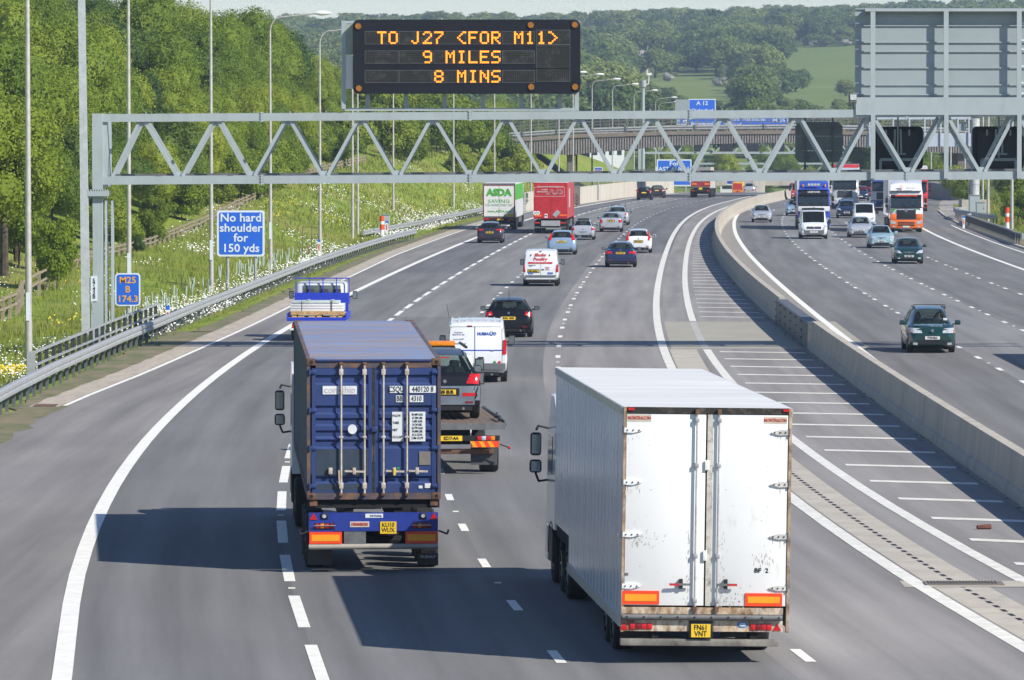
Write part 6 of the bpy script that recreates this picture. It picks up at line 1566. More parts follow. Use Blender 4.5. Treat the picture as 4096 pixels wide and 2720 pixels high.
mf_ = R_(t1, 'mudflap', q6x(1040), q6x(1196), 1.0, 1.02, .32, .62, mat('mudflap_grey', (.06, .062, .062), rough=.7)); text('lettering', 'MONTRACON', .07, M_signw, t1, (q6x(1122), .99, .47), sx=.8)
R_(t1, 'mudflap', -1.2, -.72, 1.0, 1.02, .3, .62, M_black)
R_(t1, 'chassis', -.5, .5, .3, 9.5, .5, .95, M_shutl)
semi_axles(t1, (2.3, 3.55), r=.42, w=.34)
for y in (2.3, 3.55):
    for s in (1, -1):
        mb = MB(); mb.grid([[(s*xx, y+cos(pi*i/8)*.5, .42+sin(pi*i/8)*.48) for i in range(9)] for xx in (.85, 1.22)]); mb.build('mudguard', M_black, t1)
for s in (1, -1):
    MB().bar((s*1.2, 5.2, .5), (s*1.2, 6.6, .62), .02, .12).build('side_guard', M_galv, t1); MB().bar((s*1.2, 6.6, .62), (s*1.2, 7.5, .85), .02, .12).build('side_guard', M_galv, t1)
    R_(t1, 'side_marker_light', min(s*1.2, s*1.22), max(s*1.2, s*1.22), 9.3, 9.5, .75, .9, M_yel); R_(t1, 'side_marker_light', min(s*1.2, s*1.22), max(s*1.2, s*1.22), 4.6, 4.7, .5, .6, M_orl)
    R_(t1, 'landing_leg', s*.9-.08, s*.9+.08, 9.2, 9.4, .45, 1.0, M_shutl)
cab(t1, LT+.45, P_wht, top=3.4)
for s in (1, -1): wheel(t1, s*1.04, LT-.75, .5, .34); wheel(t1, s*1.04, LT-2.0, .5, .34)
for s in (1, -1):
    mb = MB(); mb.grid([[(s*xx, LT-.75+cos(pi*i/8)*.58, .5+sin(pi*i/8)*.56) for i in range(9)] for xx in (.85, 1.24)]); mb.build('mudguard', M_black, t1)

# ================= THE BLUE CONTAINER LORRY
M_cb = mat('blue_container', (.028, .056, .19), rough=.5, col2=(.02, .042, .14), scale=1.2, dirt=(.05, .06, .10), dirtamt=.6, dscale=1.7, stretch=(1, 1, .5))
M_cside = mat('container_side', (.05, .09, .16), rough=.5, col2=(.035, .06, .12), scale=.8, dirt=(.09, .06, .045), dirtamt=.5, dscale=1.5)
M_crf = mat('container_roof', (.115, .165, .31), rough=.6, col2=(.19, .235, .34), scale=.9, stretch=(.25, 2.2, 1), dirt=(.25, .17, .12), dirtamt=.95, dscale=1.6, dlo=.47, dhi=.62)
M_crust = mat('container_rusted_frame', (.13, .085, .06), rough=.85, col2=(.055, .06, .10), scale=3, dirt=(.26, .13, .07), dirtamt=.8, dscale=3)
M_crod = mat('container_rod', (.60, .56, .50), rough=.5, col2=(.42, .34, .27), scale=5, dirt=(.24, .11, .05), dirtamt=.6, dscale=6)
t2 = veh('container_lorry', -2.52, 100.3, radians(-3.4), 'articulated lorry trailer pulled ahead under a rusty blue shipping container', 'lorry')
ct = veh('shipping_container', -2.52, 100.3, radians(-3.4), 'blue rusty shipping container with white numbers and four door rods on the lorry', 'container'); ct.rotation_euler.x = radians(1.25)
qx = lambda z: (z-634)*.003193
qz = lambda z: 3.92-(z-335)*.003193
w = 1.22; LC = 12.19; zB = qz(1138)
# sides as trapezoid corrugation
for s in (1, -1):
    mb = MB(); pts = []; y = .12
    while y < LC-.15: pts += [(y, 0), (y+.07, 0), (y+.105, .036), (y+.175, .036), (y+.21, 0)]; y += .28
    rows = [[(s*(w-.045+d), yy, z) for yy, d in pts] for z in (zB+.16, 3.82)]
    mb.grid(rows); mb.build('side_wall', M_cside, ct)
    R_(ct, 'top_rail', min(s*w, s*(w-.07)), max(s*w, s*(w-.07)), .15, LC-.15, 3.82, 3.92, M_crust); R_(ct, 'bottom_rail', min(s*w, s*(w-.07)), max(s*w, s*(w-.07)), .15, LC-.15, zB, zB+.16, M_crust)
mb = MB(); pts = []; y = .16
while y < LC-.2: pts += [(y, 0), (y+.08, 0), (y+.10, .032), (y+.18, .032)]; y += .21
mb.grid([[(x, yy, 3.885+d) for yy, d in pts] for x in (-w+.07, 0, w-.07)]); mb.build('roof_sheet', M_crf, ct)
R_(ct, 'front_wall', -w+.05, w-.05, LC-.06, LC-.02, zB, 3.9, M_cb)
for sx in (-1, 1):
    for yy in (0, LC-.18):
        for z0 in (zB, 3.805):
            R_(ct, 'corner_casting', min(sx*w, sx*(w-.16)), max(sx*w, sx*(w-.16)), yy-.012, yy+.178, z0, z0+.12, M_rust, .006)
            if yy == 0: mb = MB(); mb.cyl((sx*(w-.08), -.016, z0+.06), (sx*(w-.08), -.011, z0+.06), .034, n=12); mb.build('casting_hole', M_blk, ct)
        R_(ct, 'corner_post', min(sx*w, sx*(w-.06)), max(sx*w, sx*(w-.06)), yy, yy+.16, zB+.12, 3.805, M_crust)
R_(ct, 'door_header', -w+.16, w-.16, .0, .12, qz(385), qz(338), M_crust)
R_(ct, 'header_lip', -w+.17, w-.17, -.03, -.002, qz(346), qz(338), M_cb)
R_(ct, 'door_sill', -w+.16, w-.16, .0, .12, zB, qz(1100), M_crust)
def cdoor(x0, x1, xm0, xm1, mcol):
    R_(ct, 'door_frame_top', x0, x1, .005, .05, qz(425), qz(387), M_cb)
    prof = []
    def zz(v): return qz(v)
    P_ = [(425, 0), (432, .036), (470, .036), (482, 0), (600, 0), (612, .036), (640, .036), (652, 0), (672, 0), (684, .036), (706, .036), (718, 0), (742, 0), (754, .036), (776, .036), (790, 0), (795, 0), (808, .036), (836, .036), (848, 0), (1005, 0), (1018, .036), (1036, .036), (1048, 0), (1085, 0)]
    mb = MB(); mb.grid([[(x, .012+d, zz(v)) for v, d in P_] for x in (xm0, xm1)]); mb.build('rear_door', mcol, ct)
    R_(ct, 'door_frame_bottom', x0, x1, .005, .05, qz(1099), qz(1085), M_cb)
    R_(ct, 'door_frame_side', x0, xm0, .004, .05, qz(1085)+.001, qz(425)-.001, M_cb); R_(ct, 'door_frame_side', xm1, x1, .004, .05, qz(1085)+.001, qz(425)-.001, M_cb)
cdoor(qx(280), qx(624), qx(302), qx(603), M_cb); R_(ct, 'dark_repair_panel', qx(303), qx(602), .003, .011, qz(1000), qz(850), mat('repainted_panel', (.035, .055, .085), rough=.55, var=.15)); R_(ct, 'dark_repair_panel', qx(303), qx(602), .003, .011, qz(1084), qz(1049), mat('repainted_panel', (.035, .055, .085))); cdoor(qx(640), qx(990), qx(664), qx(966), M_cb)
R_(ct, 'door_gasket', qx(624)+.003, qx(640)-.003, .0, .04, qz(1098), qz(388), M_grim)
for x in (447, 580, 688, 822):
    X_ = qx(x); mb = MB(); mb.cyl((X_, -.05, qz(1114)), (X_, -.05, qz(356)), .0185, n=10); rd = mb.build('door_rod', M_crod, ct, 50)
    for v in (408, 780, 1058): R_(rd, 'rod_bracket', X_-.038, X_+.038, -.072, -.004, qz(v)-(.055 if v != 780 else .02), qz(v)+(.055 if v != 780 else .02), M_crod, .008)
    for v in (360, 1108): R_(rd, 'rod_cam', X_-.035, X_+.035, -.075, -.0, qz(v)-.025, qz(v)+.025, M_rust, .006)
for a, b, pv in ((467, 578, 521), (702, 806, 750), (832, 941, 880)):
    hd = MB().bar((qx(a), -.085, qz(973)), (qx(b), -.085, qz(977)), .014, .035).build('handle_bar', M_crod, ct); R_(hd, 'handle_latch', qx(pv)-.03, qx(pv)+.03, -.1, -.02, qz(992), qz(955), M_crod, .008)
hd = MB().bar((qx(434), -.08, qz(968)), (qx(438), -.08, qz(1050)), .014, .035).build('handle_bar', M_crod, ct); R_(ct, 'handle_latch', qx(375), qx(397), -.06, .0, qz(992), qz(955), M_crod, .008)
R_(ct, 'yellow_seal', qx(745), qx(756), -.12, -.101, qz(998), qz(958), M_yel)
for v in (408, 627, 843, 1060):
    for s in (1, -1): R_(ct, 'door_hinge', s*(w-.115)-.055, s*(w-.115)+.055, -.03, .004, qz(v)-.032, qz(v)+.032, M_cb, .008); MB().cyl((s*(w-.05), -.02, qz(v)-.05), (s*(w-.05), -.02, qz(v)+.05), .02, n=8).build('hinge_pin', M_cb, ct)
R_(ct, 'centre_lock_box', qx(620), qx(654), -.04, -.001, qz(752), qz(722), M_cb, .01)
M_lab = mat('label_white', (.72, .74, .74), rough=.6, var=.05); M_labp = mat('faded_print', (.55, .50, .52), rough=.7)
def lab(x0, x1, v0, v1, m=M_lab, y=-.004): return R_(ct, 'label', qx(x0), qx(x1), y, y+.003, qz(v1), qz(v0), m)
lab(342, 437, 488, 536); lab(456, 537, 488, 536); text('lettering', 'contship', .17, M_labp, ct, (qx(440), -.006, qz(511)), bold=.0, sx=1.0)
for x0, x1, v0, v1, s_, sz in ((724, 802, 489, 529, 'CSQU', .145), (838, 988, 489, 529, '440120 8', .145), (760, 802, 543, 582, 'BB', .135), (838, 916, 543, 582, '4310', .135)):
    lab(x0, x1, v0, v1); text('lettering', s_, sz, M_blk, ct, (qx((x0+x1)/2), -.007, qz((v0+v1)/2)), bold=.0, sx=.72)
lab(738, 803, 637, 806); text('lettering', 'M.G.W.\n\nTARE\n\nNET\n\nCU.CAP', .062, M_blk, ct, (qx(741), -.007, qz(720)), ax='LEFT', sx=.8, lsp=1.05)
lab(838, 928, 637, 806); text('lettering', '30.480 KGS.\n67.200 LBS.\n3.685 KGS.\n8.120 LBS.\n26.795 KGS.\n59.080 LBS.\n67.6 CU.M.\n2.386 CU.FT', .058, M_blk, ct, (qx(883), -.007, qz(720)), sx=.72, lsp=1.06)
mb = MB(); mb.prism([(qx(511)+cos(a*pi/10)*.082, qz(736)+sin(a*pi/10)*.088) for a in range(20)], 'y', -.004, -.001); mb.build('round_sticker', M_lab, ct)
lab(893, 957, 864, 942, mat('brown_patch', (.20, .18, .16), rough=.8)); lab(925, 958, 1047, 1074); lab(890, 912, 1060, 1076)
mb = MB(); mb.prism([(qx(773)-.03, qz(960)), (qx(773), qz(960)-.03), (qx(773)+.03, qz(960)), (qx(773), qz(960)+.03)], 'y', -.005, -.001); mb.build('green_diamond', mat('label_green', (.02, .3, .08)), ct)
# trailer under the container
M_tb = mat('trailer_blue', (.015, .04, .30), rough=.5, dirt=(.02, .025, .05), dirtamt=.7, dscale=3)
for s in (1, -1): R_(t2, 'chassis_rail', s*.45-.08, s*.45+.08, .1, 12, .75, zB-.06, M_shutl)
R_(t2, 'rear_bolster', -1.2, 1.2, .05, .35, zB-.16, zB-.02, M_shutl)
for s in (1, -1): R_(t2, 'twistlock', s*1.1-.07, s*1.1+.07, -.0, .2, zB-.12, zB-.003, M_rust)
R_(t2, 'rear_crossmember', qx(262), qx(1000), -.04, .04, qz(1322), qz(1214), M_tb)
R_(t2, 'rear_recess', qx(408), qx(850), -.05, -.041, qz(1318), qz(1262), M_tb)
for a in (289, 977): tri(t2, qx(a), qz(1234), .14, -.042)
for a in (350, 915): R_(t2, 'square_lamp', qx(a)-.065, qx(a)+.065, -.06, -.041, qz(1250), qz(1216), M_black, .008); MB().cyl((qx(a), -.066, qz(1233)), (qx(a), -.061, qz(1233)), .035, n=10).build('lamp_lens', M_clear, t2)
for a, b in ((298, 408), (855, 962)):
    R_(t2, 'lamp_cluster', qx(a), qx(b), -.06, -.041, qz(1304), qz(1272), M_black)
    for i in range(4): x0 = lerp(qx(a), qx(b), i/4)+.008; R_(t2, 'tail_light', x0, x0+.07, -.075, -.061, qz(1301), qz(1275), [M_red, M_orl, M_red, M_reddk][i], .004)
    MB().bar((qx(a)-.02, -.09, qz(1286)), (qx(b)+.02, -.09, qz(1286)), .012, .012).build('lamp_guard', M_galv, t2)
R_(t2, 'maker_plate', qx(497), qx(607), -.06, -.051, qz(1296), qz(1264), mat('cream_plate', (.6, .55, .48), rough=.5)); text('lettering', 'DENNISON', .075, mat('label_red', (.55, .05, .03)), t2, (qx(552), -.063, qz(1280)), bold=.002, sx=.78)
R_(t2, 'number_plate', qx(669), qx(762), -.07, -.051, qz(1334), qz(1265), M_yel); text('plate_lettering', 'KU10\nWUX', .115, M_blk, t2, (qx(715), -.073, qz(1299)), bold=.0, sx=.85, lsp=.82)
R_(t2, 'sticker', qx(585), qx(686), -.045, -.041, qz(1243), qz(1220), M_lab); text('lettering', 'Soft Docking', .05, M_tb, t2, (qx(645), -.048, qz(1231)), sx=.8)
refl_board(t2, qx(265), qx(451), qz(1391), qz(1323), -.045); refl_board(t2, qx(813), qx(998), qz(1391), qz(1323), -.045)
R_(t2, 'centre_panel', qx(463), qx(588), -.04, .0, qz(1396), qz(1322), M_galvd)
mb = MB(); mb.cyl((qx(262), -.02, qz(1408)), (qx(1000), -.02, qz(1408)), .052, n=14); mb.build('bumper_tube', mat('worn_bumper', (.38, .35, .30), rough=.6, dirt=(.15, .12, .1), dirtamt=.5, dscale=3), t2, 50)
R_(t2, 'mudflap', qx(888), qx(1009), .5, .52, .10, .32, M_black, .0); text('lettering', 'FRUEHAUF', .08, M_lab, t2, (qx(948), .49, .26), sx=.75, shear=.3)
R_(t2, 'mudflap', -1.2, -.75, .5, .52, .12, .5, M_black)
semi_axles(t2, (1.5, 2.8, 4.1), r=.5, w=.36)
for s in (1, -1): MB().tube([(s*1.18, -.02, .78), (s*1.34, -.05, .72), (s*1.36, -.05, .80)], .018).build('marker_stalk', M_black, t2)
cab(t2, LC+.7, P_wht, top=3.3)
for s in (1, -1): wheel(t2, s*1.04, LC-.4, .5, .34)

# ================= RECOVERY LORRY AND THE CAR ON IT
t3 = veh('recovery_lorry', -1.40, 128.2, radians(-4.5), 'flatbed recovery lorry half hidden behind the blue container, carrying a dark car', 'lorry')
M_deck = mat('chequer_deck', (.20, .15, .11), rough=.6, col2=(.12, .09, .075), scale=6, bump=.6, bscale=60)
R_(t3, 'deck', -1.22, 1.22, 0, 7.2, 1.14, 1.22, M_deck); R_(t3, 'deck_edge', -1.25, 1.25, -.04, -.001, 1.06, 1.21, M_galvd)
mb = MB()
for i in range(60):
    for j in range(7): mb.box(-1.15+j*.34+(i % 2)*.17, -1.08+j*.34+(i % 2)*.17, .06+i*.09, .09+i*.09, 1.22, 1.228)
tag(mb.build('deck_tread', M_deck, t3), kind='stuff')
for s in (1, -1): R_(t3, 'side_rail', min(s*1.22, s*1.32), max(s*1.22, s*1.29), 0, 7.0, 1.14, 1.27, M_galvd, .02)
mb = MB(); mb.tube([(1.12, .2, 1.27), (1.16, .6, 1.33), (1.1, 1.1, 1.3), (1.17, 1.6, 1.35)], .035); mb.build('ratchet_strap', M_black, t3)
R_(t3, 'subframe', -.45, .45, .3, 9, .7, 1.13, M_shutl); R_(t3, 'light_beam', -1.12, 1.12, .02, .08, .80, .92, M_black)
for s in (1, -1):
    for i, m_ in enumerate((M_red, M_clear, M_red, M_orl)): R_(t3, 'tail_light', s*(.64+i*.105)-.05, s*(.64+i*.105)+.05, -.01, .019, .81, .91, m_, .004)
    cb_ = R_(t3, 'chevron_board', min(s*.46, s*1.1), max(s*.46, s*1.1), -.01, .02, .65, .79, M_refr)
    for i in range(3): x = s*.5+s*i*.2; MB().prism([(x, .65), (x+.1, .65), (x+.02, .79), (x-.08, .79)], 'y', -.014, -.0101).build('chevron_stripe', M_refo, cb_)
    R_(t3, 'mudflap', min(s*.46, s*1.08), max(s*.46, s*1.08), .3, .32, .22, .62, mat('mudflap_grey', (.06, .062, .062), rough=.7))
    for y in (1.25, 4.6): wheel(t3, s*.95, y, .42, .3 if y > 3 else .42)
R_(t3, 'number_plate', -.28, .24, -.02, .0, .80, .92, M_yel); text('plate_lettering', 'EZ17-AA', .1, M_blk, t3, (-.02, -.024, .86), bold=.003, sx=.9)
R_(t3, 'axle_beam', -1, 1, .2, .3, .48, .6, M_rust, .02); MB().tube([(1.12, 0, .72), (1.33, -.02, .64)], .015).build('marker_stalk', M_black, t3); MB().cyl((1.31, -.03, .64), (1.36, -.03, .63), .035, n=8).build('marker_tip', M_red, t3)
R_(t3, 'cab', -1.05, 1.05, 7.6, 9.4, .5, 2.5, P_wht, .12); R_(t3, 'cab_rear_window', -.7, .7, 7.57, 7.598, 1.6, 2.2, M_glass)
R_(t3, 'light_bar_base', -1.0, .62, 7.9, 8.3, 2.51, 2.68, M_black); lb = R_(t3, 'amber_light_bar', -.3, .62, 7.92, 8.28, 2.69, 2.81, M_orl, .03)
for s in (1, -1):
    h = R_(t3, 'mirror_housing', s*1.27-.12, s*1.27+.12, 8.6, 8.7, 2.05, 2.35, M_black, .03); R_(h, 'mirror_glass', s*1.27-.09, s*1.27+.09, 8.592, 8.599, 2.08, 2.32, M_mirror)
    h = R_(t3, 'mirror_housing', s*1.27-.12, s*1.27+.12, 8.6, 8.7, 1.7, 2.0, M_black, .03); R_(h, 'mirror_glass', s*1.27-.09, s*1.27+.09, 8.592, 8.599, 1.73, 1.97, M_mirror)
suv = veh('people_carrier', -1.58, 129.4, radians(-4.5), 'dark car with grey bumper and yellow plate riding on the recovery lorry', 'car', z=1.222)
C = car(suv, 'mpv', 4.5, 1.75, 1.62, P_blk, rear=dict(lamp=[(.50, .86), (.80, .84), (.84, 1.08), (.60, 1.08)], pz=.66, txt='BX05 EUR', bumper=mat('grey_bumper', (.2, .225, .26), rough=.35, metal=.3), bz=.9), wr=.35)
C['rect']('bumper_face', -.84, .84, .46, .80, mat('grey_bumper', (.28, .31, .36), rough=.35, metal=.3), off=.024, nx=8); C['rect']('plate_recess', -.34, .34, .57, .75, M_black, off=.028)
C['rect']('number_plate', -.26, .26, .605, .717, M_yel, off=.036); text('plate_lettering', 'BX05 EUR', .105, M_blk, suv, (0, -.045, .66), bold=.004, sx=.9)
C['both']('fog_reflector', [(.42, .56), (.72, .56), (.72, .64), (.42, .64)], M_red, off=.034, nx=2)
for s in (1, -1): MB().bar((s*.56, .7, 1.68), (s*.56, 3.0, 1.70), .05, .05).build('roof_rail', M_black, suv)

# ================= WHITE VAN WITH BLUE STRIPE
vn = veh('panel_van', -1.13, 173.5, slope('D2', 175), 'white panel van with blue stripe and company lettering beside the recovery lorry', 'van')
C = car(vn, 'van', 4.9, 1.97, 1.96, P_wht, glass_rear=False, rear=dict(lamp=[(.83, .90), (.955, .90), (.955, 1.36), (.86, 1.36)], pz=.62, px=-.45, bumper=P_grey, badge=0, refl=0), wr=.33)
C['rect']('bumper_face', -.93, .93, .42, .62, P_grey, off=.05, nx=8)
vx = lambda z: (z-530)*.0988/31.6; vz_ = lambda z: 1.93-(z-30)*.0988/31.6
R_(vn, 'door_seam', vx(516), vx(520), -.012, .0, vz_(545), vz_(75), M_grim)
for x in (262, 792): R_(vn, 'door_seam', vx(x)-.006, vx(x)+.006, -.006, .01, vz_(540), vz_(90), M_galvd)
R_(vn, 'door_seam', vx(262), vx(792), -.006, .01, vz_(82), vz_(79), M_galvd)
R_(vn, 'high_brake_light', vx(440), vx(490), -.01, .01, vz_(82), vz_(68), M_reddk)
R_(vn, 'blue_stripe', vx(450), vx(836), -.006, .0, vz_(324), vz_(313), mat('stripe_blue', (.02, .06, .45)))
R_(vn, 'blue_stripe', vx(240), vx(449), -.006, .0, vz_(324), vz_(313), mat('stripe_blue', (.02, .06, .45)))
text('lettering', 'HUBBA', .13, mat('letter_blue', (.03, .1, .5)), vn, (vx(600), -.01, vz_(152)), bold=.003, sx=.86); text('lettering', 'D', .13, mat('letter_blue', (.03, .1, .5)), vn, (vx(722), -.01, vz_(152)), bold=.003, sx=.9)
mb = MB(); cx, cz = vx(684), vz_(149); o_ = [(cx+cos(a*pi/8)*.07, cz+sin(a*pi/8)*.07) for a in range(16)]; mb.prism(o_, 'y', -.009, -.004); mb.build('logo_disc', mat('letter_blue', (.03, .1, .5)), vn); text('lettering', 'R', .11, M_white, vn, (cx, -.014, cz), bold=.004)
M_fnt = mat('faint_print', (.50, .52, .56), rough=.6)
for v, s_ in ((135, 'Freephone'), (158, '0800 03 00 400'), (205, 'service 01473'), (247, 'www.hubbard.co.uk')): text('lettering', s_, .07, M_fnt, vn, (vx(355), -.01, vz_(v)), sx=.85)
text('lettering', 'hubbard.co.uk', .13, mat('letter_blue', (.03, .1, .5)), vn, (vx(560), -.01, vz_(515)), sx=1.0)
for x, c in ((716, (.02, .3, .08)), (764, (.6, .02, .02))): mb = MB(); a_ = vx(x); b_ = vz_(440); mb.prism([(a_-.06, b_), (a_, b_-.06), (a_+.06, b_), (a_, b_+.06)], 'y', -.01, -.003); mb.build('diamond_sticker', mat('sticker_%d' % x, c), vn)
mb = MB(); a_, b_ = vx(757), vz_(515); mb.prism([(a_+cos(k*pi/8)*.055, b_+sin(k*pi/8)*.055) for k in range(16)], 'y', -.008, -.003); mb.build('speed_disc', P_red, vn); mb = MB(); mb.prism([(a_+cos(k*pi/8)*.042, b_+sin(k*pi/8)*.042) for k in range(16)], 'y', -.012, -.0081); mb.build('disc_face', M_white, vn); text('lettering', '70', .05, M_blk, vn, (a_, -.015, b_))
R_(vn, 'door_handle', vx(548), vx(606), -.03, .0, vz_(422), vz_(385), M_black, .01); R_(vn, 'badge', vx(670), vx(710), -.015, .0, vz_(327), vz_(314), M_rim, .004); MB().tube([(-.9, 4.0, 1.9), (-.98, 3.9, 2.35)], .006).build('aerial', M_black, vn)
mb = MB()
for i in range(8): x = lerp(-.78, .78, i/7); mb.box(x-.02, x+.02, .3, 3.3, 1.953, 1.962)
mb.build('roof_ribs', P_wht, vn)

# ================= BLUE DROPSIDE PICKUP WITH A PALLET OF BOARDS
pk = veh('dropside_pickup', (316.3-512)/26.75, 206.2, slope('L1', 206), 'blue dropside truck with white cab and tubular rack, loaded with boards', 'pickup')
B_ = mat('rack_blue', (.02, .05, .52), rough=.4, var=.05)
R_(pk, 'load_bed', -1.08, 1.08, 0, 3.3, .80, .90, M_wood); R_(pk, 'rear_edge', -1.12, 1.12, -.05, -.002, .76, .90, B_)
for s in (1, -1): R_(pk, 'bed_side', min(s*1.08, s*1.12), max(s*1.08, s*1.12), 0, 3.3, .78, 1.05, B_)
T6z = lambda z: .90 + (910-z)*.06353/27.0; T6x = lambda z: (z-650)*.06353/27.0
R_(pk, 'headboard', -1.03, 1.03, 3.32, 3.38, .9, 1.72, B_)
for x in (-.97, -.46, .06, .57, 1.05): MB().bar((x, 3.4, 1.3), (x, 3.4, 2.3), .035, .045, up=(0, 1, 0)).build('rack_post', B_, pk)
for z in (1.68, 2.27): MB().bar((-.98, 3.42, z), (1.06, 3.42, z), .035, .04).build('rack_rail', B_, pk)
R_(pk, 'cab', -.95, .95, 3.5, 5.3, .45, 2.13, P_wht, .14); R_(pk, 'cab_rear_window', -.70, .72, 3.47, 3.499, 1.67, 2.0, M_glassl, .01)
mb = MB()
for x in (-.42, .12, .6): mb.box(x-.14, x+.14, 3.455, 3.468, 1.69, 1.86)
mb.build('headrests', M_dashm, pk)
R_(pk, 'bonnet', -.9, .9, 5.2, 6.0, .45, 1.25, P_wht, .12); R_(pk, 'chassis', -.4, .4, .3, 5.8, .45, .79, M_shutl)
for s in (1, -1):
    R_(pk, 'tail_light', s*.80-.13, s*.80+.13, -.02, .02, .52, .64, M_red); wheel(pk, s*.82, 1.0, .34, .3); wheel(pk, s*.84, 4.9, .34, .22); R_(pk, 'mudflap', s*.82-.17, s*.82+.17, .5, .52, .18, .5, M_black)
    h = R_(pk, 'mirror_housing', s*1.22-.09, s*1.22+.09, 4.6, 4.7, 1.45, 1.75, M_black, .03); R_(h, 'mirror_glass', s*1.22-.07, s*1.22+.07, 4.59, 4.598, 1.48, 1.72, M_mirror); MB().bar((s*.95, 4.65, 1.5), (s*1.15, 4.65, 1.55), .04, .04).build('mirror_arm', M_black, pk)
R_(pk, 'rear_bumper', -1.0, 1.0, -.02, .03, .42, .50, M_white); R_(pk, 'number_plate', -.26, .26, -.03, -.021, .54, .65, M_yel)
def ontop(name, root, lab_, cat): o = empty(name, root.location, root.rotation_euler.z, lab_, cat); return o
pl = ontop('pallet', pk, 'pale timber pallet on the bed of the blue dropside truck', 'pallet'); WP = mat('new_timber', (.62, .40, .16), rough=.8, var=.15, scale=5)
for i in range(9): R_(pl, 'deck_board', -.98+i*.23, -.80+i*.23, .25, 1.5, 1.04, 1.065, WP)
R_(pl, 'front_board', -.99, 1.03, .24, .34, 1.065, 1.12, WP); R_(pl, 'lead_board', -.99, 1.03, .24, .34, 1.0, 1.038, WP)
for x in (-.85, .08, .88): R_(pl, 'block', x-.09, x+.09, .28, 1.4, .902, .998, WP)
for x in (-.6, -.2, .6): R_(pl, 'lead_board', x-.12, x+.12, .26, .4, .902, .94, WP)
bs_ = ontop('board_stack', pk, 'stack of pale grey boards strapped on the pallet', 'boards'); 
for i, (z0, z1, m_) in enumerate(((1.125, 1.20, M_white), (1.215, 1.30, M_white), (1.315, 1.395, M_white), (1.41, 1.50, mat('pale_board', (.52, .60, .60), rough=.5)))):
    R_(bs_, 'board', -1.0+(.03 if i == 3 else 0), 1.0-(.18 if i == 3 else 0), .27, 1.6, z0, z1, m_, .006)
for x in (-.57, .52, .56): R_(bs_, 'strap', x-.008, x+.008, .258, .2695, 1.12, 1.51, M_black)
for x in (-.33, .57): R_(bs_, 'corner_block', x-.06, x+.06, .5, .7, 1.505, 1.56, M_galv, .01)
# ================= CARS DRIVING AWAY
def away(name, u, vb, line, L, lab, cat='car', group=None, dy=.8):
    y = GY(vb) ; yr = y - dy; x = (u-512)/FPX*yr
    return veh(name, x, yr, slope(line, y), lab, cat, group)
c = away('hatchback', 508.6, 336.8, 'D2', 4.3, 'glossy black hatchback with red tail lights behind the white lettered van')
C = car(c, 'hatch', 4.3, 1.82, 1.48, P_blk, rear=dict(lamp=[(.60, .86), (.86, .80), (.86, .95), (.66, 1.0)], clear=[(.68, .86), (.76, .85), (.76, .9), (.7, .91)], pz=.74, txt='SH61 AKN', spoiler=1, bz=.93)); MB().tube([(0, 1.0, 1.44), (0, .85, 1.78)], .008).build('aerial', M_black, c)
c = away('saloon', 620.5, 267.1, 'D3', 4.5, 'dark blue saloon car in the lane beside the solid line')
car(c, 'sedan', 4.5, 1.80, 1.42, P_navy, rear=dict(lamp=[(.46, .80), (.86, .76), (.86, .92), (.50, .92)], pz=.82, txt='KV60 OUU', bz=.98))
c = away('hatchback', 638.4, 252.6, 'D3', 3.9, 'small white hatchback with tall red tail lights ahead of the navy saloon')
car(c, 'hatch', 3.9, 1.70, 1.48, P_wht, rear=dict(lamp=[(.60, .80), (.80, .80), (.74, 1.1), (.62, 1.1)], lamp2=[(.60, 1.1), (.70, 1.1), (.62, 1.36), (.56, 1.36)], pz=.72, txt='EP04 NNU', bumper=P_wht), front=None)
c = away('hatchback', 561.5, 254.5, 'D2', 4.3, 'pale blue silver hatchback between the red lorry and the poultry van')
car(c, 'hatch', 4.3, 1.80, 1.49, P_blusil, rear=dict(lamp=[(.62, .92), (.84, .92), (.76, 1.14), (.62, 1.14)], lamp2=[(.60, 1.14), (.74, 1.14), (.66, 1.34), (.57, 1.34)], pz=.82, txt='BT06 ZXJ'))
c = away('hatchback', 582.8, 239.7, 'D2', 4.0, 'rounded silver hatchback with a dark roof rack beside the red lorry')
C = car(c, 'hatch', 4.0, 1.66, 1.42, P_sil, rear=dict(lamp=[(.58, .70), (.80, .70), (.80, .86), (.62, .90)], pz=.50, txt='HK02 VLJ', bz=.78)); MB().box(-.42, .42, 1.0, 2.2, 1.43, 1.49, b=.02).build('roof_box_base', M_black, c)
c = away('saloon', 610.7, 231.8, 'D2', 4.6, 'silver saloon car with yellow plate, nearer of two silver cars together')
car(c, 'sedan', 4.6, 1.75, 1.46, P_sil, rear=dict(lamp=[(.60, .72), (.85, .72), (.84, .96), (.62, .94)], pz=.84, txt='LB05 FTK', bz=.96))
c = away('hatchback', 617.5, 225, 'D2', 4.3, 'light silver hatchback with black roof bars just ahead of the silver saloon')
C = car(c, 'hatch', 4.3, 1.8, 1.52, P_sil, rear=dict(lamp=[(.58, .86), (.86, .84), (.86, .98), (.64, 1.0)], pz=.7)); rack(c, C, (.3, .55))
c = away('hatchback', 489.6, 242.9, 'L1', 4.2, 'dark plum hatchback following the white and green supermarket lorry')
car(c, 'hatch', 4.25, 1.76, 1.44, P_dkpl, rear=dict(lamp=[(.44, .88), (.86, .86), (.86, .98), (.44, .96)], pz=.74, txt='KY08 GKR'))
c = away('hatchback', 643.8, 199.8, 'D1', 4, 'small black hatchback, left of two far dark cars by the pale wall')
car(c, 'hatch', 3.9, 1.66, 1.46, P_blk, rear=dict(lamp=[(.58, .84), (.82, .84), (.80, 1.05), (.62, 1.05)], pz=.80), interior=False)
c = away('hatchback', 656.3, 197.9, 'D1', 4, 'small dark hatchback, right of two far dark cars by the pale wall')
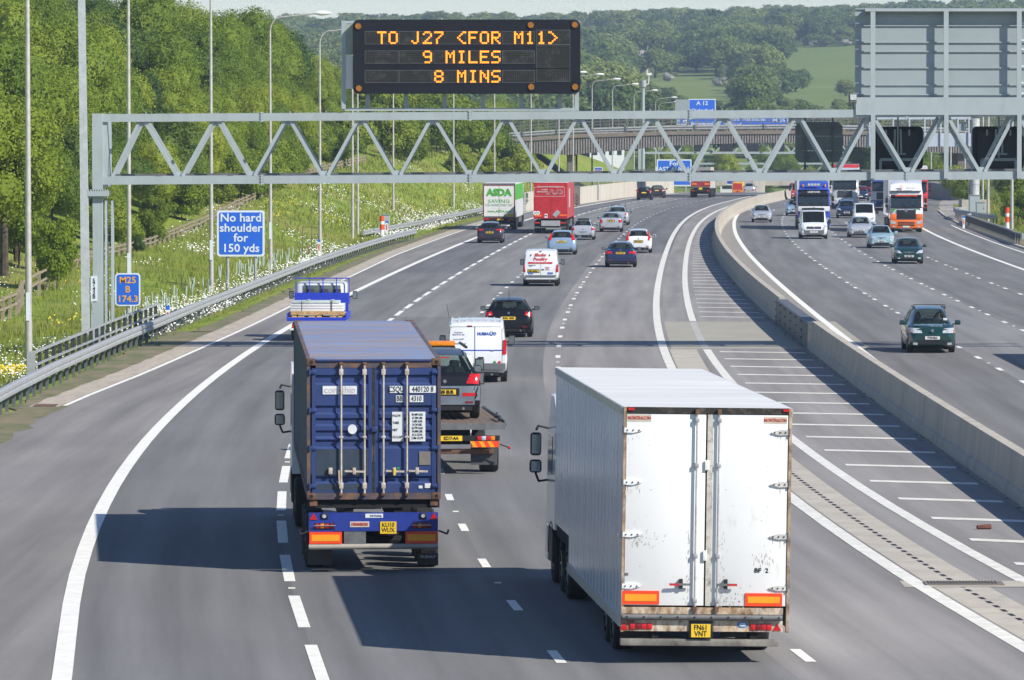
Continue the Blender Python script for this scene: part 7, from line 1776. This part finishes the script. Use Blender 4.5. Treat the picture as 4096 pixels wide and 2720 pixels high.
car(c, 'hatch', 4.1, 1.7, 1.44, P_dkpl, rear=dict(lamp=[(.56, .84), (.82, .82), (.82, .98), (.62, 1.0)], pz=.86), interior=False)
# poultry van
c = away('panel_van', 540.7, 285.9, 'D2', 4.3, 'small white van with red poultry lettering on its rear doors', 'van')
C = car(c, 'van', 4.3, 1.80, 1.83, P_wht, glass_rear=False, rear=dict(lamp=[(.755, .72), (.885, .72), (.87, 1.10), (.80, 1.10)], pz=.77, px=-.36, bumper=P_wht, badge=0, refl=0), wr=.31)
sx_ = lambda z: (z-925)*.1116/20.0; sz_ = lambda z: 1.80-(z-685)*.1116/20.0
LR = mat('letter_red', (.62, .02, .03), rough=.5)
text('lettering', 'Shoby', .21, LR, c, (sx_(920), -.012, sz_(726)), bold=.008, sx=1.15, shear=.25); text('lettering', 'Poultry', .21, LR, c, (sx_(920), -.012, sz_(763)), bold=.008, sx=1.15, shear=.25)
R_(c, 'red_strip', sx_(812), sx_(1030), -.01, .0, sz_(805), sz_(788), LR); text('lettering', 'LUXURY TURKEY + ALL CHICKEN', .055, M_white, c, (sx_(921), -.015, sz_(797)), sx=.9)
text('plate_lettering', 'FE51 NWA', .1, M_blk, c, (sx_(860), -.04, .77), bold=.003, sx=.9)
R_(c, 'door_seam', -.006, .006, -.008, .0, .5, sz_(808), M_galvd); R_(c, 'high_brake_light', -.06, .06, -.01, .02, sz_(694), sz_(688), M_reddk)
for x0, x1, v0, v1, m_ in ((812, 858, 882, 900, mat('sticker_blue', (.1, .2, .5))), (985, 1035, 880, 900, mat('sticker_blue', (.1, .2, .5))), (815, 880, 815, 820, M_blk), (820, 850, 824, 828, M_blk)): R_(c, 'sticker', sx_(x0), sx_(x1), -.008, .0, sz_(v1), sz_(v0), m_)
text('lettering', 'Wholesale\nRetail\n01206 862', .06, LR, c, (sx_(985), -.012, sz_(846)), sx=.9); MB().bar((-.78, -.06, sz_(912)), (.78, -.06, sz_(912)), .05, .07).build('bumper_strip', M_galvd, c); R_(c, 'door_handle', .05, .16, -.02, .0, sz_(862), sz_(852), M_black)
for x in (835, 1003): mb = MB(); a_, b_ = sx_(x), sz_(727); mb.prism([(a_-.05, b_-.05), (a_+.02, b_-.06), (a_+.05, b_), (a_+.02, b_+.06), (a_-.01, b_+.02)], 'y', -.01, 0); mb.build('bird_emblem', M_blk, c)
# ================= LORRIES DRIVING AWAY
def box_trailer(root, L, top, zb, sidem, rearm, wid=2.5, frame=M_galvd):
    w = wid/2
    R_(root, 'box_body', -w, w, .06, L, zb, top-.02, sidem); R_(root, 'roof', -w+.01, w-.01, .05, L-.02, top-.02+.001, top, M_roofw)
    R_(root, 'rear_frame', -w, w, .0, .055, zb, top, frame); 
    for s in (-1, 1): R_(root, 'rear_door', min(s*.012, s*(w-.1)), max(s*.012, s*(w-.1)), -.02, -.001, zb+.1, top-.2, rearm)
    R_(root, 'chassis', -.45, .45, .4, L, .6, zb-.002, M_shutl); R_(root, 'rear_beam', -w+.05, w-.05, 0, .1, .72, .9, M_shutl)
    semi_axles(root, (2.2, 3.5, 4.8))
    for s in (1, -1):
        R_(root, 'tail_light', s*(w-.3)-.2, s*(w-.3)+.2, -.03, -.001, .76, .86, M_red); R_(root, 'mudflap', s*1.0-.25, s*1.0+.25, 1.5, 1.52, .2, .7, M_black)
        R_(root, 'side_guard', min(s*(w-.02), s*w), max(s*(w-.02), s*w), 6, L-2.5, .5, .95, M_galvd)
    R_(root, 'number_plate', -.15, .37, -.03, -.011, .74, .86, M_yel); R_(root, 'underrun_bar', -w+.1, w-.1, -.02, .06, .42, .52, M_galvd)
G_asda = mat('supermarket_green', (.08, .42, .03), rough=.5); sidea = mat('lorry_side_green_white', (.30, .48, .22), rough=.5)
y = GY(229.5)-1.5; x = (499-512)/FPX*y
a_ = veh('box_lorry', x, y, slope('D1', y), 'white lorry with green supermarket lettering on its rear door', 'lorry')
ZT = H-(183.2-VH)/SC(y)-ZG(y)
box_trailer(a_, 13.4, ZT, .95, M_white, M_white, 2.5)
kk = .1116/SC(y); ax_ = lambda z: (z-552)*kk; az_ = lambda z: ZT-(z-76)*kk
R_(a_, 'green_side', 1.252, 1.262, .2, 13.2, 2.3, ZT-.1, G_asda); R_(a_, 'green_side', -1.262, -1.252, .2, 13.2, 2.3, ZT-.1, G_asda)
for (x0, x1, z0, z1) in ((415, 690, 96, 99), (415, 418, 96, 390), (687, 690, 96, 390), (415, 690, 387, 390)): R_(a_, 'red_edging', ax_(x0), ax_(x1), -.03, -.021, az_(z1), az_(z0), P_red)
text('lettering', 'ASDA', .72, G_asda, a_, (ax_(552), -.04, az_(160)), bold=.04, sx=1.02)
text('lettering', 'SAVING', .36, G_asda, a_, (ax_(552), -.03, az_(238)), sx=1.35); text('lettering', 'YOU MONEY EVERY DAY', .26, mat('pale_green_letter', (.3, .5, .3)), a_, (ax_(552), -.03, az_(272)), sx=.72); text('lettering', 'www.ASDA.com', .25, G_asda, a_, (ax_(555), -.03, az_(327)), sx=1.05, bold=.005)
for v in (214, 297): text('lettering', '. . . . . . . . . . . . . . . .', .2, G_asda, a_, (ax_(552), -.03, az_(v)), sx=.75)
R_(a_, 'yellow_label', ax_(625), ax_(685), -.03, -.021, az_(375), az_(350), M_yel); R_(a_, 'notice', ax_(595), ax_(616), -.03, -.021, az_(374), az_(347), mat('grey_notice', (.35, .35, .35)))
cab(a_, 13.9, P_wht, top=3.4); wheel(a_, 1.04, 12.6, .5, .34); wheel(a_, -1.04, 12.6, .5, .34)
# red curtain sider
y = GY(233.2)-1.6; x = (550.4-512)/FPX*y
r_ = veh('box_lorry', x, y, slope('D1', y), 'red box lorry with a white rail shaped logo driving away beside the supermarket lorry', 'lorry')
ZT = H-(182.5-VH)/SC(y)-ZG(y); PR = mat('red_lorry_rear', (.50, .02, .025), rough=.4, dirt=(.3, .03, .03), dirtamt=.4, dscale=2); PRS = mat('red_lorry_side', (.50, .06, .06), rough=.5)
box_trailer(r_, 13.4, ZT, 1.12, PRS, PR, 2.5, PR); kk = .1116/SC(y); rx_ = lambda z: (z-1012)*kk; rz_ = lambda z: ZT-(z-62)*kk
def rq(nm, x0, x1, v0, v1, m, yy=-.03): return R_(r_, nm, rx_(x0), rx_(x1), yy, yy+.008, rz_(v1), rz_(v0), m)
for q in ((865, 1140, 103, 105), (865, 1140, 184, 186), (865, 867, 105, 184), (1138, 1140, 105, 184)): rq('white_border', *q, M_white)
def zpath(pts, wd, nm='logo_band'):
    mb = MB()
    P = [Vector((rx_(a), -.04, rz_(b))) for a, b in pts]
    for a, b in zip(P, P[1:]): mb.bar(a, b, .01, wd, up=(0, 1, 0))
    for p in P[1:-1]: mb.cyl(p+Vector((0, -.005, 0)), p+Vector((0, .005, 0)), wd*.5, n=8)
    mb.build(nm, M_white, r_)
zpath([(965, 168), (992, 160), (1014, 130), (1024, 127), (1034, 134), (1040, 160), (1048, 164), (1058, 158), (1075, 128), (1105, 127), (1120, 138), (1122, 152), (1108, 164), (1066, 166)], .045)
zpath([(985, 172), (1002, 164), (1020, 140), (1026, 146), (1034, 166), (1050, 172), (1064, 164), (1080, 138), (1100, 136), (1110, 148), (1100, 156), (1075, 157)], .03)
text('lettering', 'www.norbert-dentressangle.com', .16, M_white, r_, (rx_(1012), -.04, rz_(97)), sx=.9); text('lettering', 'NORBERT\nDENTRESSANGLE', .15, M_white, r_, (rx_(990), -.04, rz_(136)), sx=.7, ax='RIGHT')
refl_board(r_, rx_(865), rx_(934), rz_(368), rz_(350), -.022); refl_board(r_, rx_(1092), rx_(1162), rz_(362), rz_(345), -.022)
for x in (874, 901): mb = MB(); mb.cyl((rx_(x), -.035, rz_(334)), (rx_(x), -.022, rz_(334)), .15, .15, 14); mb.build('speed_disc', M_white, r_); text('lettering', '60' if x < 880 else '90', .14, M_blk, r_, (rx_(x), -.04, rz_(334)))
rq('speed_sticker', 960, 987, 342, 378, M_white); text('lettering', '90', .17, M_blk, r_, (rx_(973), -.04, rz_(359)), bold=.005)
mb = MB(); mb.prism([(rx_(1030), rz_(350)), (rx_(1062), rz_(376)), (rx_(1103), rz_(328)), (rx_(1072), rz_(305))], 'y', -.04, -.022); mb.build('grey_plate', M_galv, r_)
rq('tail_lift', 930, 1100, 402, 450, M_galv, -.1); R_(r_, 'side_logo', 1.252, 1.262, 3.5, 6, 1.9, 3.3, mat('faded_white', (.6, .45, .45)))
cab(r_, 13.9, PR, top=3.4); wheel(r_, 1.04, 12.6, .5, .34); wheel(r_, -1.04, 12.6, .5, .34)
# tipper
tp = veh('tipper_lorry', (700.5-512)/FPX*628, 628, slope('D1', 630), 'red and beige tipper lorry far ahead under the lattice', 'lorry'); k = 1/SC(628); zt_ = lambda v: H-(v-VH)*k-ZG(628)
MR = mat('maroon_tipper', (.30, .03, .03), rough=.6); BE = mat('beige_tipper_side', (.55, .50, .42), rough=.7)
R_(tp, 'tailgate', -1.1, 1.1, -.03, 0, zt_(186.5), zt_(172), MR); R_(tp, 'tipper_body', -1.12, 1.12, .001, 6.5, zt_(187), zt_(167.5), BE); R_(tp, 'top_edge', -1.14, 1.14, -.06, .1, zt_(172), zt_(167), mat('grey_top', (.3, .29, .27)))
refl_board(tp, -1.02, -.4, zt_(184.8), zt_(183), -.035); refl_board(tp, .42, 1.04, zt_(184.8), zt_(183), -.035); R_(tp, 'chassis', -.45, .45, 0, 8, .6, 1.0, M_shutl); R_(tp, 'light_beam', -1.1, 1.1, -.02, .05, .65, .95, M_shutl)
R_(tp, 'number_plate', -.2, .2, -.04, -.021, .9, 1.15, M_yel); semi_axles(tp, (1.0, 2.3, 5.4)); cab(tp, 6.8, P_wht, top=3.0)
for s in (1, -1): R_(tp, 'tail_light', s*.85-.15, s*.85+.15, -.05, -.021, .72, .84, M_red)
# chevron van, silver car and blue trailer beyond the crest
def far_v(u, y): return (u-512)/FPX*y
hv = veh('chevron_van', far_v(737.5, 860), 860, .1, 'highway maintenance van with red and yellow chevrons on its rear', 'van')
R_(hv, 'box_body', -.85, .85, .03, 4.5, .5, 2.1, P_yel, .05); R_(hv, 'red_panel', -.7, .7, .0, .029, 1.3, 1.95, P_red); bs__ = R_(hv, 'chevron_panel', -.82, .82, -.01, .02, .5, 1.28, P_red)
for s in (1, -1):
    for i in range(3): x = .05+i*.28; MB().prism([(s*x, .95-i*.0), (s*(x+.14), .95), (s*(x+.45 if x+.45 < .8 else .8), .55), (s*(x+.31 if x+.31 < .8 else .8), .55)], 'y', -.02, -.011).build('chevron_stripe', P_yel, bs__)
    wheel(hv, s*.75, .9, .33, .22); wheel(hv, s*.75, 3.6, .33, .22); R_(hv, 'beacon', s*.6-.12, s*.6+.12, .05, .2, 2.1, 2.25, M_orl)
c = veh('hatchback', far_v(749, 850), 850, .1, 'silver car beside the chevron van just over the crest of the road', 'car'); car(c, 'hatch', 4.2, 1.8, 1.9, P_sil, interior=False)
bt = veh('blue_roofed_lorry', far_v(727, 900), 900, .1, 'low white lorry with a blue top seen beyond the crest', 'lorry'); R_(bt, 'box_body', -1.1, 1.1, 0, 8, .9, 2.3, P_wht); R_(bt, 'blue_roof', -1.0, 1.0, .0, 8, 2.302, 3.0, P_lblu, .1); semi_axles(bt, (1.5, 6.5)); R_(bt, 'rear_window', -.8, .8, -.02, -.001, 1.5, 2.1, M_glass)

# ================= ONCOMING TRAFFIC
def oncoming(name, u, vb, L, line, lab, cat='car', group=None, dy=.75, y=None):
    yf = (GY(vb) if y is None else y) - dy; x = (u-512)/FPX*yf
    a = slope(line, yf); hd = a + pi                 # driving towards the camera
    d = Vector((sin(hd), cos(hd), 0)); base = Vector((x, yf, ZG(yf))) - d*L
    return veh(name, base.x, base.y, hd, lab, cat, group)
c = oncoming('people_carrier', 932.8, 352.5, 4.5, 'RD1', 'dark green people carrier with roof bars driving towards the camera')
C = car(c, 'mpv', 4.5, 1.72, 1.60, P_grn, front=dict(lamp=[(.36, .72), (.80, .72), (.82, .90), (.40, .88)], grille=(-.30, .30, .74, .88), slat=P_grn, pz=.55, txt='T710 NLC', intake=(-.55, .55, .35, .47)), wr=.32); rack(c, C, (.36, .62))
text('lettering', 'HUSSAINS', .16, mat('bonnet_letter', (.35, .5, .65)), c, (.0, 4.0, .995), rot=(radians(18), 0, pi), sx=1.1); text('lettering', 'TAXI SERVICE', .07, mat('bonnet_letter', (.35, .5, .65)), c, (-.15, 4.14, .955), rot=(radians(18), 0, pi)); MB().box(.42, .62, 3.92, 4.1, .985, .995).build('bonnet_emblem', mat('bonnet_letter', (.35, .5, .65)), c)
C['both']('indicator', [(.76, .74), (.81, .74), (.81, .84), (.77, .84)], M_orl, endf=True, off=.03, nx=2)
MB().box(-.60, -.46, 3.42, 3.44, 1.12, 1.22).build('windscreen_paper', M_white, c)
person(c, .36, 2.15, .62, 'driver in dark top at the wheel of the green people carrier', (.06, .07, .12)); person(c, -.36, 2.15, .60, 'passenger in blue grey top in the green people carrier', (.12, .16, .26))
c = oncoming('hatchback', 909.2, 263.6, 4.1, 'RD2', 'dark green small hatchback in the lane right of the pale blue car')
car(c, 'hatch', 4.1, 1.70, 1.48, P_grn, front=dict(lamp=[(.40, .62), (.80, .64), (.82, .82), (.56, .78)], grille=(-.34, .34, .64, .72), pz=.46, txt='AX51 YWP'))
person(c, .34, 1.95, .50, 'driver at the wheel of the dark green small hatchback', (.2, .1, .1))
c = oncoming('hatchback', 881.8, 248, 4.2, 'RD2', 'pale blue hatchback just behind the dark green one')
car(c, 'hatch', 4.2, 1.72, 1.46, P_ltb, front=dict(lamp=[(.46, .64), (.82, .66), (.82, .80), (.5, .76)], grille=(-.3, .3, .66, .73), txt='AK55 FVL'))
person(c, .34, 1.95, .50, 'driver in dark clothes in the pale blue hatchback', (.04, .04, .05))
c = oncoming('silver_blue_hatchback', 861, 237.5, 4.3, 'RD1', 'silver blue hatchback in front of the small white van')
car(c, 'hatch', 4.3, 1.80, 1.48, P_sil, front=dict(lamp=[(.46, .62), (.84, .66), (.84, .82), (.6, .76)], grille=(-.5, .5, .34, .46), intake=(-.3, .3, .66, .68), pz=.54, txt='EJ10 HTK'))
c = oncoming('panel_van', 864.5, 229.5, 4.4, 'RD1', 'small white van close behind the silver blue hatchback', 'van', y=440)
car(c, 'van', 4.4, 1.80, 1.83, P_wht, glass_rear=False, wr=.31)
c = oncoming('panel_van', 813.8, 238.8, 5.0, 'R0', 'white van with dark bumper just in front of the blue lorry', 'van')
C = car(c, 'van', 5.2, 1.98, 2.02, P_wht, glass_rear=False, front=dict(lamp=[(.60, .66), (.90, .70), (.92, .98), (.68, 1.0)], grille=(-.52, .52, .72, .90), pz=.52, txt='YX57 LYW', intake=(-.5, .5, .30, .38)), wr=.34)
C['rect']('front_bumper', -.93, .93, .34, .64, P_grey, endf=True, off=.024, nx=8); C['rect']('number_plate', -.27, .27, .46, .58, M_plw, endf=True, off=.04); R_(c, 'ladder_rack', -.8, .8, 2.4, 2.5, 2.03, 2.16, M_black)
c = oncoming('people_carrier', 846.8, 218, 4.4, 'RD1', 'dark blue people carrier in front of the white lorry')
car(c, 'mpv', 4.4, 1.82, 1.58, P_dkblu, front=dict(lamp=[(.48, .70), (.86, .76), (.86, .92), (.6, .86)], pz=.5, txt='GK60 LSV'))
c = oncoming('hatchback', 761.8, 222.2, 4.1, 'R0', 'silver hatchback alone in the lane next to the central barrier')
car(c, 'hatch', 4.1, 1.70, 1.42, P_sil, front=dict(lamp=[(.44, .60), (.80, .62), (.82, .76), (.5, .74)], grille=(-.32, .32, .62, .72), txt='Y148 NVU'))
c = oncoming('saloon', 795.5, 215.6, 4.6, 'R0', 'pale blue saloon half hidden by the blue lorry')
car(c, 'sedan', 4.6, 1.80, 1.46, P_blusil, front=dict(lamp=[(.46, .62), (.84, .66), (.84, .8), (.5, .76)], grille=(-.3, .3, .5, .74)))
c = oncoming('panel_van', 798.5, 199.5, 4.3, 'R0', 'red van peeping out left of the blue lorry', 'van'); car(c, 'van', 4.2, 1.75, 1.85, P_red, glass_rear=False)
c = oncoming('people_carrier', 794.5, 197.8, 4.3, 'R0', 'dark car behind the red van near the barrier'); car(c, 'mpv', 4.4, 1.8, 1.7, P_dkblu, interior=False)
c = oncoming('panel_van', 867, 196.8, 4.8, 'RD2', 'red van far back between the white and the blue white lorry', 'van', y=628); car(c, 'van', 4.9, 1.95, 2.2, P_red, glass_rear=False)
c = oncoming('people_carrier', 860.5, 197, 4.3, 'RD1', 'blue car far back beside the white lorry', y=600); car(c, 'mpv', 4.3, 1.75, 1.6, P_dkblu, interior=False)
# lorries
def oncoming_lorry(name, u, vb, line, pm, lab, box, top, zcab, y=None, visor=None, low=None, L=15.5, **k):
    c = oncoming(name, u, vb, L, line, lab, 'lorry', dy=1.3, y=y)
    F = cab(c, L-2.2, pm, top=zcab, visor=visor, low=low, **k)
    w = 1.25; R_(c, 'trailer_box', -w, w, 0, L-2.9, 1.15, top, box); R_(c, 'trailer_roof', -w+.01, w-.01, .01, L-2.91, top+.001, top+.02, M_roofw)
    R_(c, 'trailer_chassis', -.45, .45, 0, L-3, .6, 1.14, M_shutl); semi_axles(c, (1.5, 2.8, 4.1)); wheel(c, 1.04, L-4.4, .5, .34); wheel(c, -1.04, L-4.4, .5, .34)
    for s in (1, -1): R_(c, 'side_guard', min(s*1.2, s*1.24), max(s*1.2, s*1.24), 5.2, L-5.2, .5, 1.0, M_galvd)
    return c, F
BW = mat('lorry_box_white', (.62, .63, .62), rough=.5, var=.03)
c, F = oncoming_lorry('box_lorry', 813.8, 229.5, 'R0', P_lblu, 'blue and white lorry with a row of roof spotlights behind the white van', BW, 4.1, 3.15)
R_(c, 'white_band', -1.22, 1.22, F-.03, F+.012, 1.45, 1.86, P_wht, .02); R_(c, 'bumper_cover', -.95, .95, F+.015, F+.03, .35, .98, P_wht); R_(c, 'header_panel', -1.0, 1.0, F-.16, F-.10, 2.84, 3.02, M_black); text('lettering', 'DERBYSHIRE', .17, M_white, c, (0, F-.095, 2.93), rot=(pi/2, 0, pi), sx=1.0, bold=.004)
fairing(c, F-1.9, F-.5, 3.1, 3.9, P_lblu, 1.15)
mb = MB(); mb.tube([(-.75, F-.42, 3.42), (.75, F-.42, 3.42)], .025); mb.build('light_bar', M_rim, c)
for x in (-.36, -.12, .12, .36): MB().cyl((x, F-.42, 3.5), (x, F-.36, 3.5), .1, .11, 12).build('spot_light', M_clear, c)
for x in (-.85, .85): MB().cyl((x, F-.55, 3.34), (x, F-.55, 3.52), .07, .06, 10).build('amber_beacon', M_orl, c)
text('lettering', 'HAULIER', .13, M_white, c, (0, F-1.0, 3.98), rot=(pi/2, 0, pi))
c, F = oncoming_lorry('box_lorry', 844.8, 205.3, 'RD1', P_wht, 'white lorry with black grille and a red topped box behind it', BW, 3.9, 3.3, y=545)
fairing(c, F-1.9, F-.5, 3.25, 3.95, P_wht, 1.15); R_(c, 'red_top', -1.27, 1.27, -.01, 12.0, 3.93, 4.25, P_red, .03)
c, F = oncoming_lorry('box_lorry', 884, 209.5, 'RD2', P_wht, 'white lorry with blue roof and bumper half hidden by the orange lorry', BW, 3.6, 3.0, y=528, low=mat('bumper_blue', (.03, .12, .35)), visor=P_lblu)
R_(c, 'blue_roof_band', -1.22, 1.22, F-.9, F-.34, 3.0, 3.25, P_lblu, .03)
c, F = oncoming_lorry('box_lorry', 906.2, 233.2, 'RD2', P_wht, 'white and orange lorry with large black grille at the right', BW, 4.05, 3.2, low=P_org, grille=(1.02, 1.72), style='merc', y=415)
fairing(c, F-1.9, F-.42, 3.15, 3.95, P_wht, 1.2)
R_(c, 'orange_panel', -1.225, -.74, F-.02, F+.02, .98, 1.42, P_org, .02); R_(c, 'orange_panel', .74, 1.225, F-.02, F+.02, .98, 1.42, P_org, .02); R_(c, 'visor_strip', -.85, .85, F-.115, F-.10, 2.74, 2.83, mat('strip_red', (.75, .08, .03)))
mb = MB(); 
for i in range(14): a0 = radians(40+i*20); a1 = radians(60+i*20); mb.bar((.42+cos(a0)*.2, F-.33-.0, 3.38+sin(a0)*.16), (.42+cos(a1)*.2, F-.33, 3.38+sin(a1)*.16), .02, .09, up=(0, 1, 0))
mb.build('logo_ring', P_org, c); text('lettering', 'd', .3, M_blk, c, (.42, F-.30, 3.38), rot=(pi/2, 0, pi)); text('lettering', 'innovate', .2, mat('grey_letter', (.15, .15, .16)), c, (-.3, F-.30, 3.36), rot=(pi/2, 0, pi))
for s in (1, -1): R_(c, 'orange_side', min(s*1.252, s*1.262), max(s*1.252, s*1.262), .5, 12, 1.2, 2.0, P_org)
for i in range(9): x = random.uniform(.55, 1.1)*random.choice((-1, 1)); z = random.uniform(1.45, 1.8); MB().prism([(x+cos(a*pi/3)*.06, z+sin(a*pi/3)*.06) for a in range(6)], 'y', F+.0, F+.012).build('leaf_decal', G_asda, c)
c, F = oncoming_lorry('box_lorry', 914.5, 211, 'RD2', P_red, 'red and white lorry showing its edge right behind the orange lorry', BW, 4.2, 3.1, y=520)
# lorry just outside the right edge whose shadow falls into the picture
c, F = oncoming_lorry('box_lorry', 1205, 375, 'RD2', P_wht, 'lorry just beyond the right picture edge casting its shadow into view', BW, 3.9, 3.1, y=178)
# haze
hz = MB(); hz.box(-900, 900, -30, 3400, -12, 105)
vm = bpy.data.materials.new('haze_air'); vm.use_nodes = True; nn = vm.node_tree.nodes; nn.remove(nn['Principled BSDF'])
pv = nn.new('ShaderNodeVolumePrincipled'); pv.inputs['Color'].default_value = (.66, .80, 1.0, 1); pv.inputs['Density'].default_value = HAZE; pv.inputs['Anisotropy'].default_value = 0.2
vm.node_tree.links.new(pv.outputs[0], nn['Material Output'].inputs['Volume'])
tag(hz.build('haze', vm), kind='stuff')
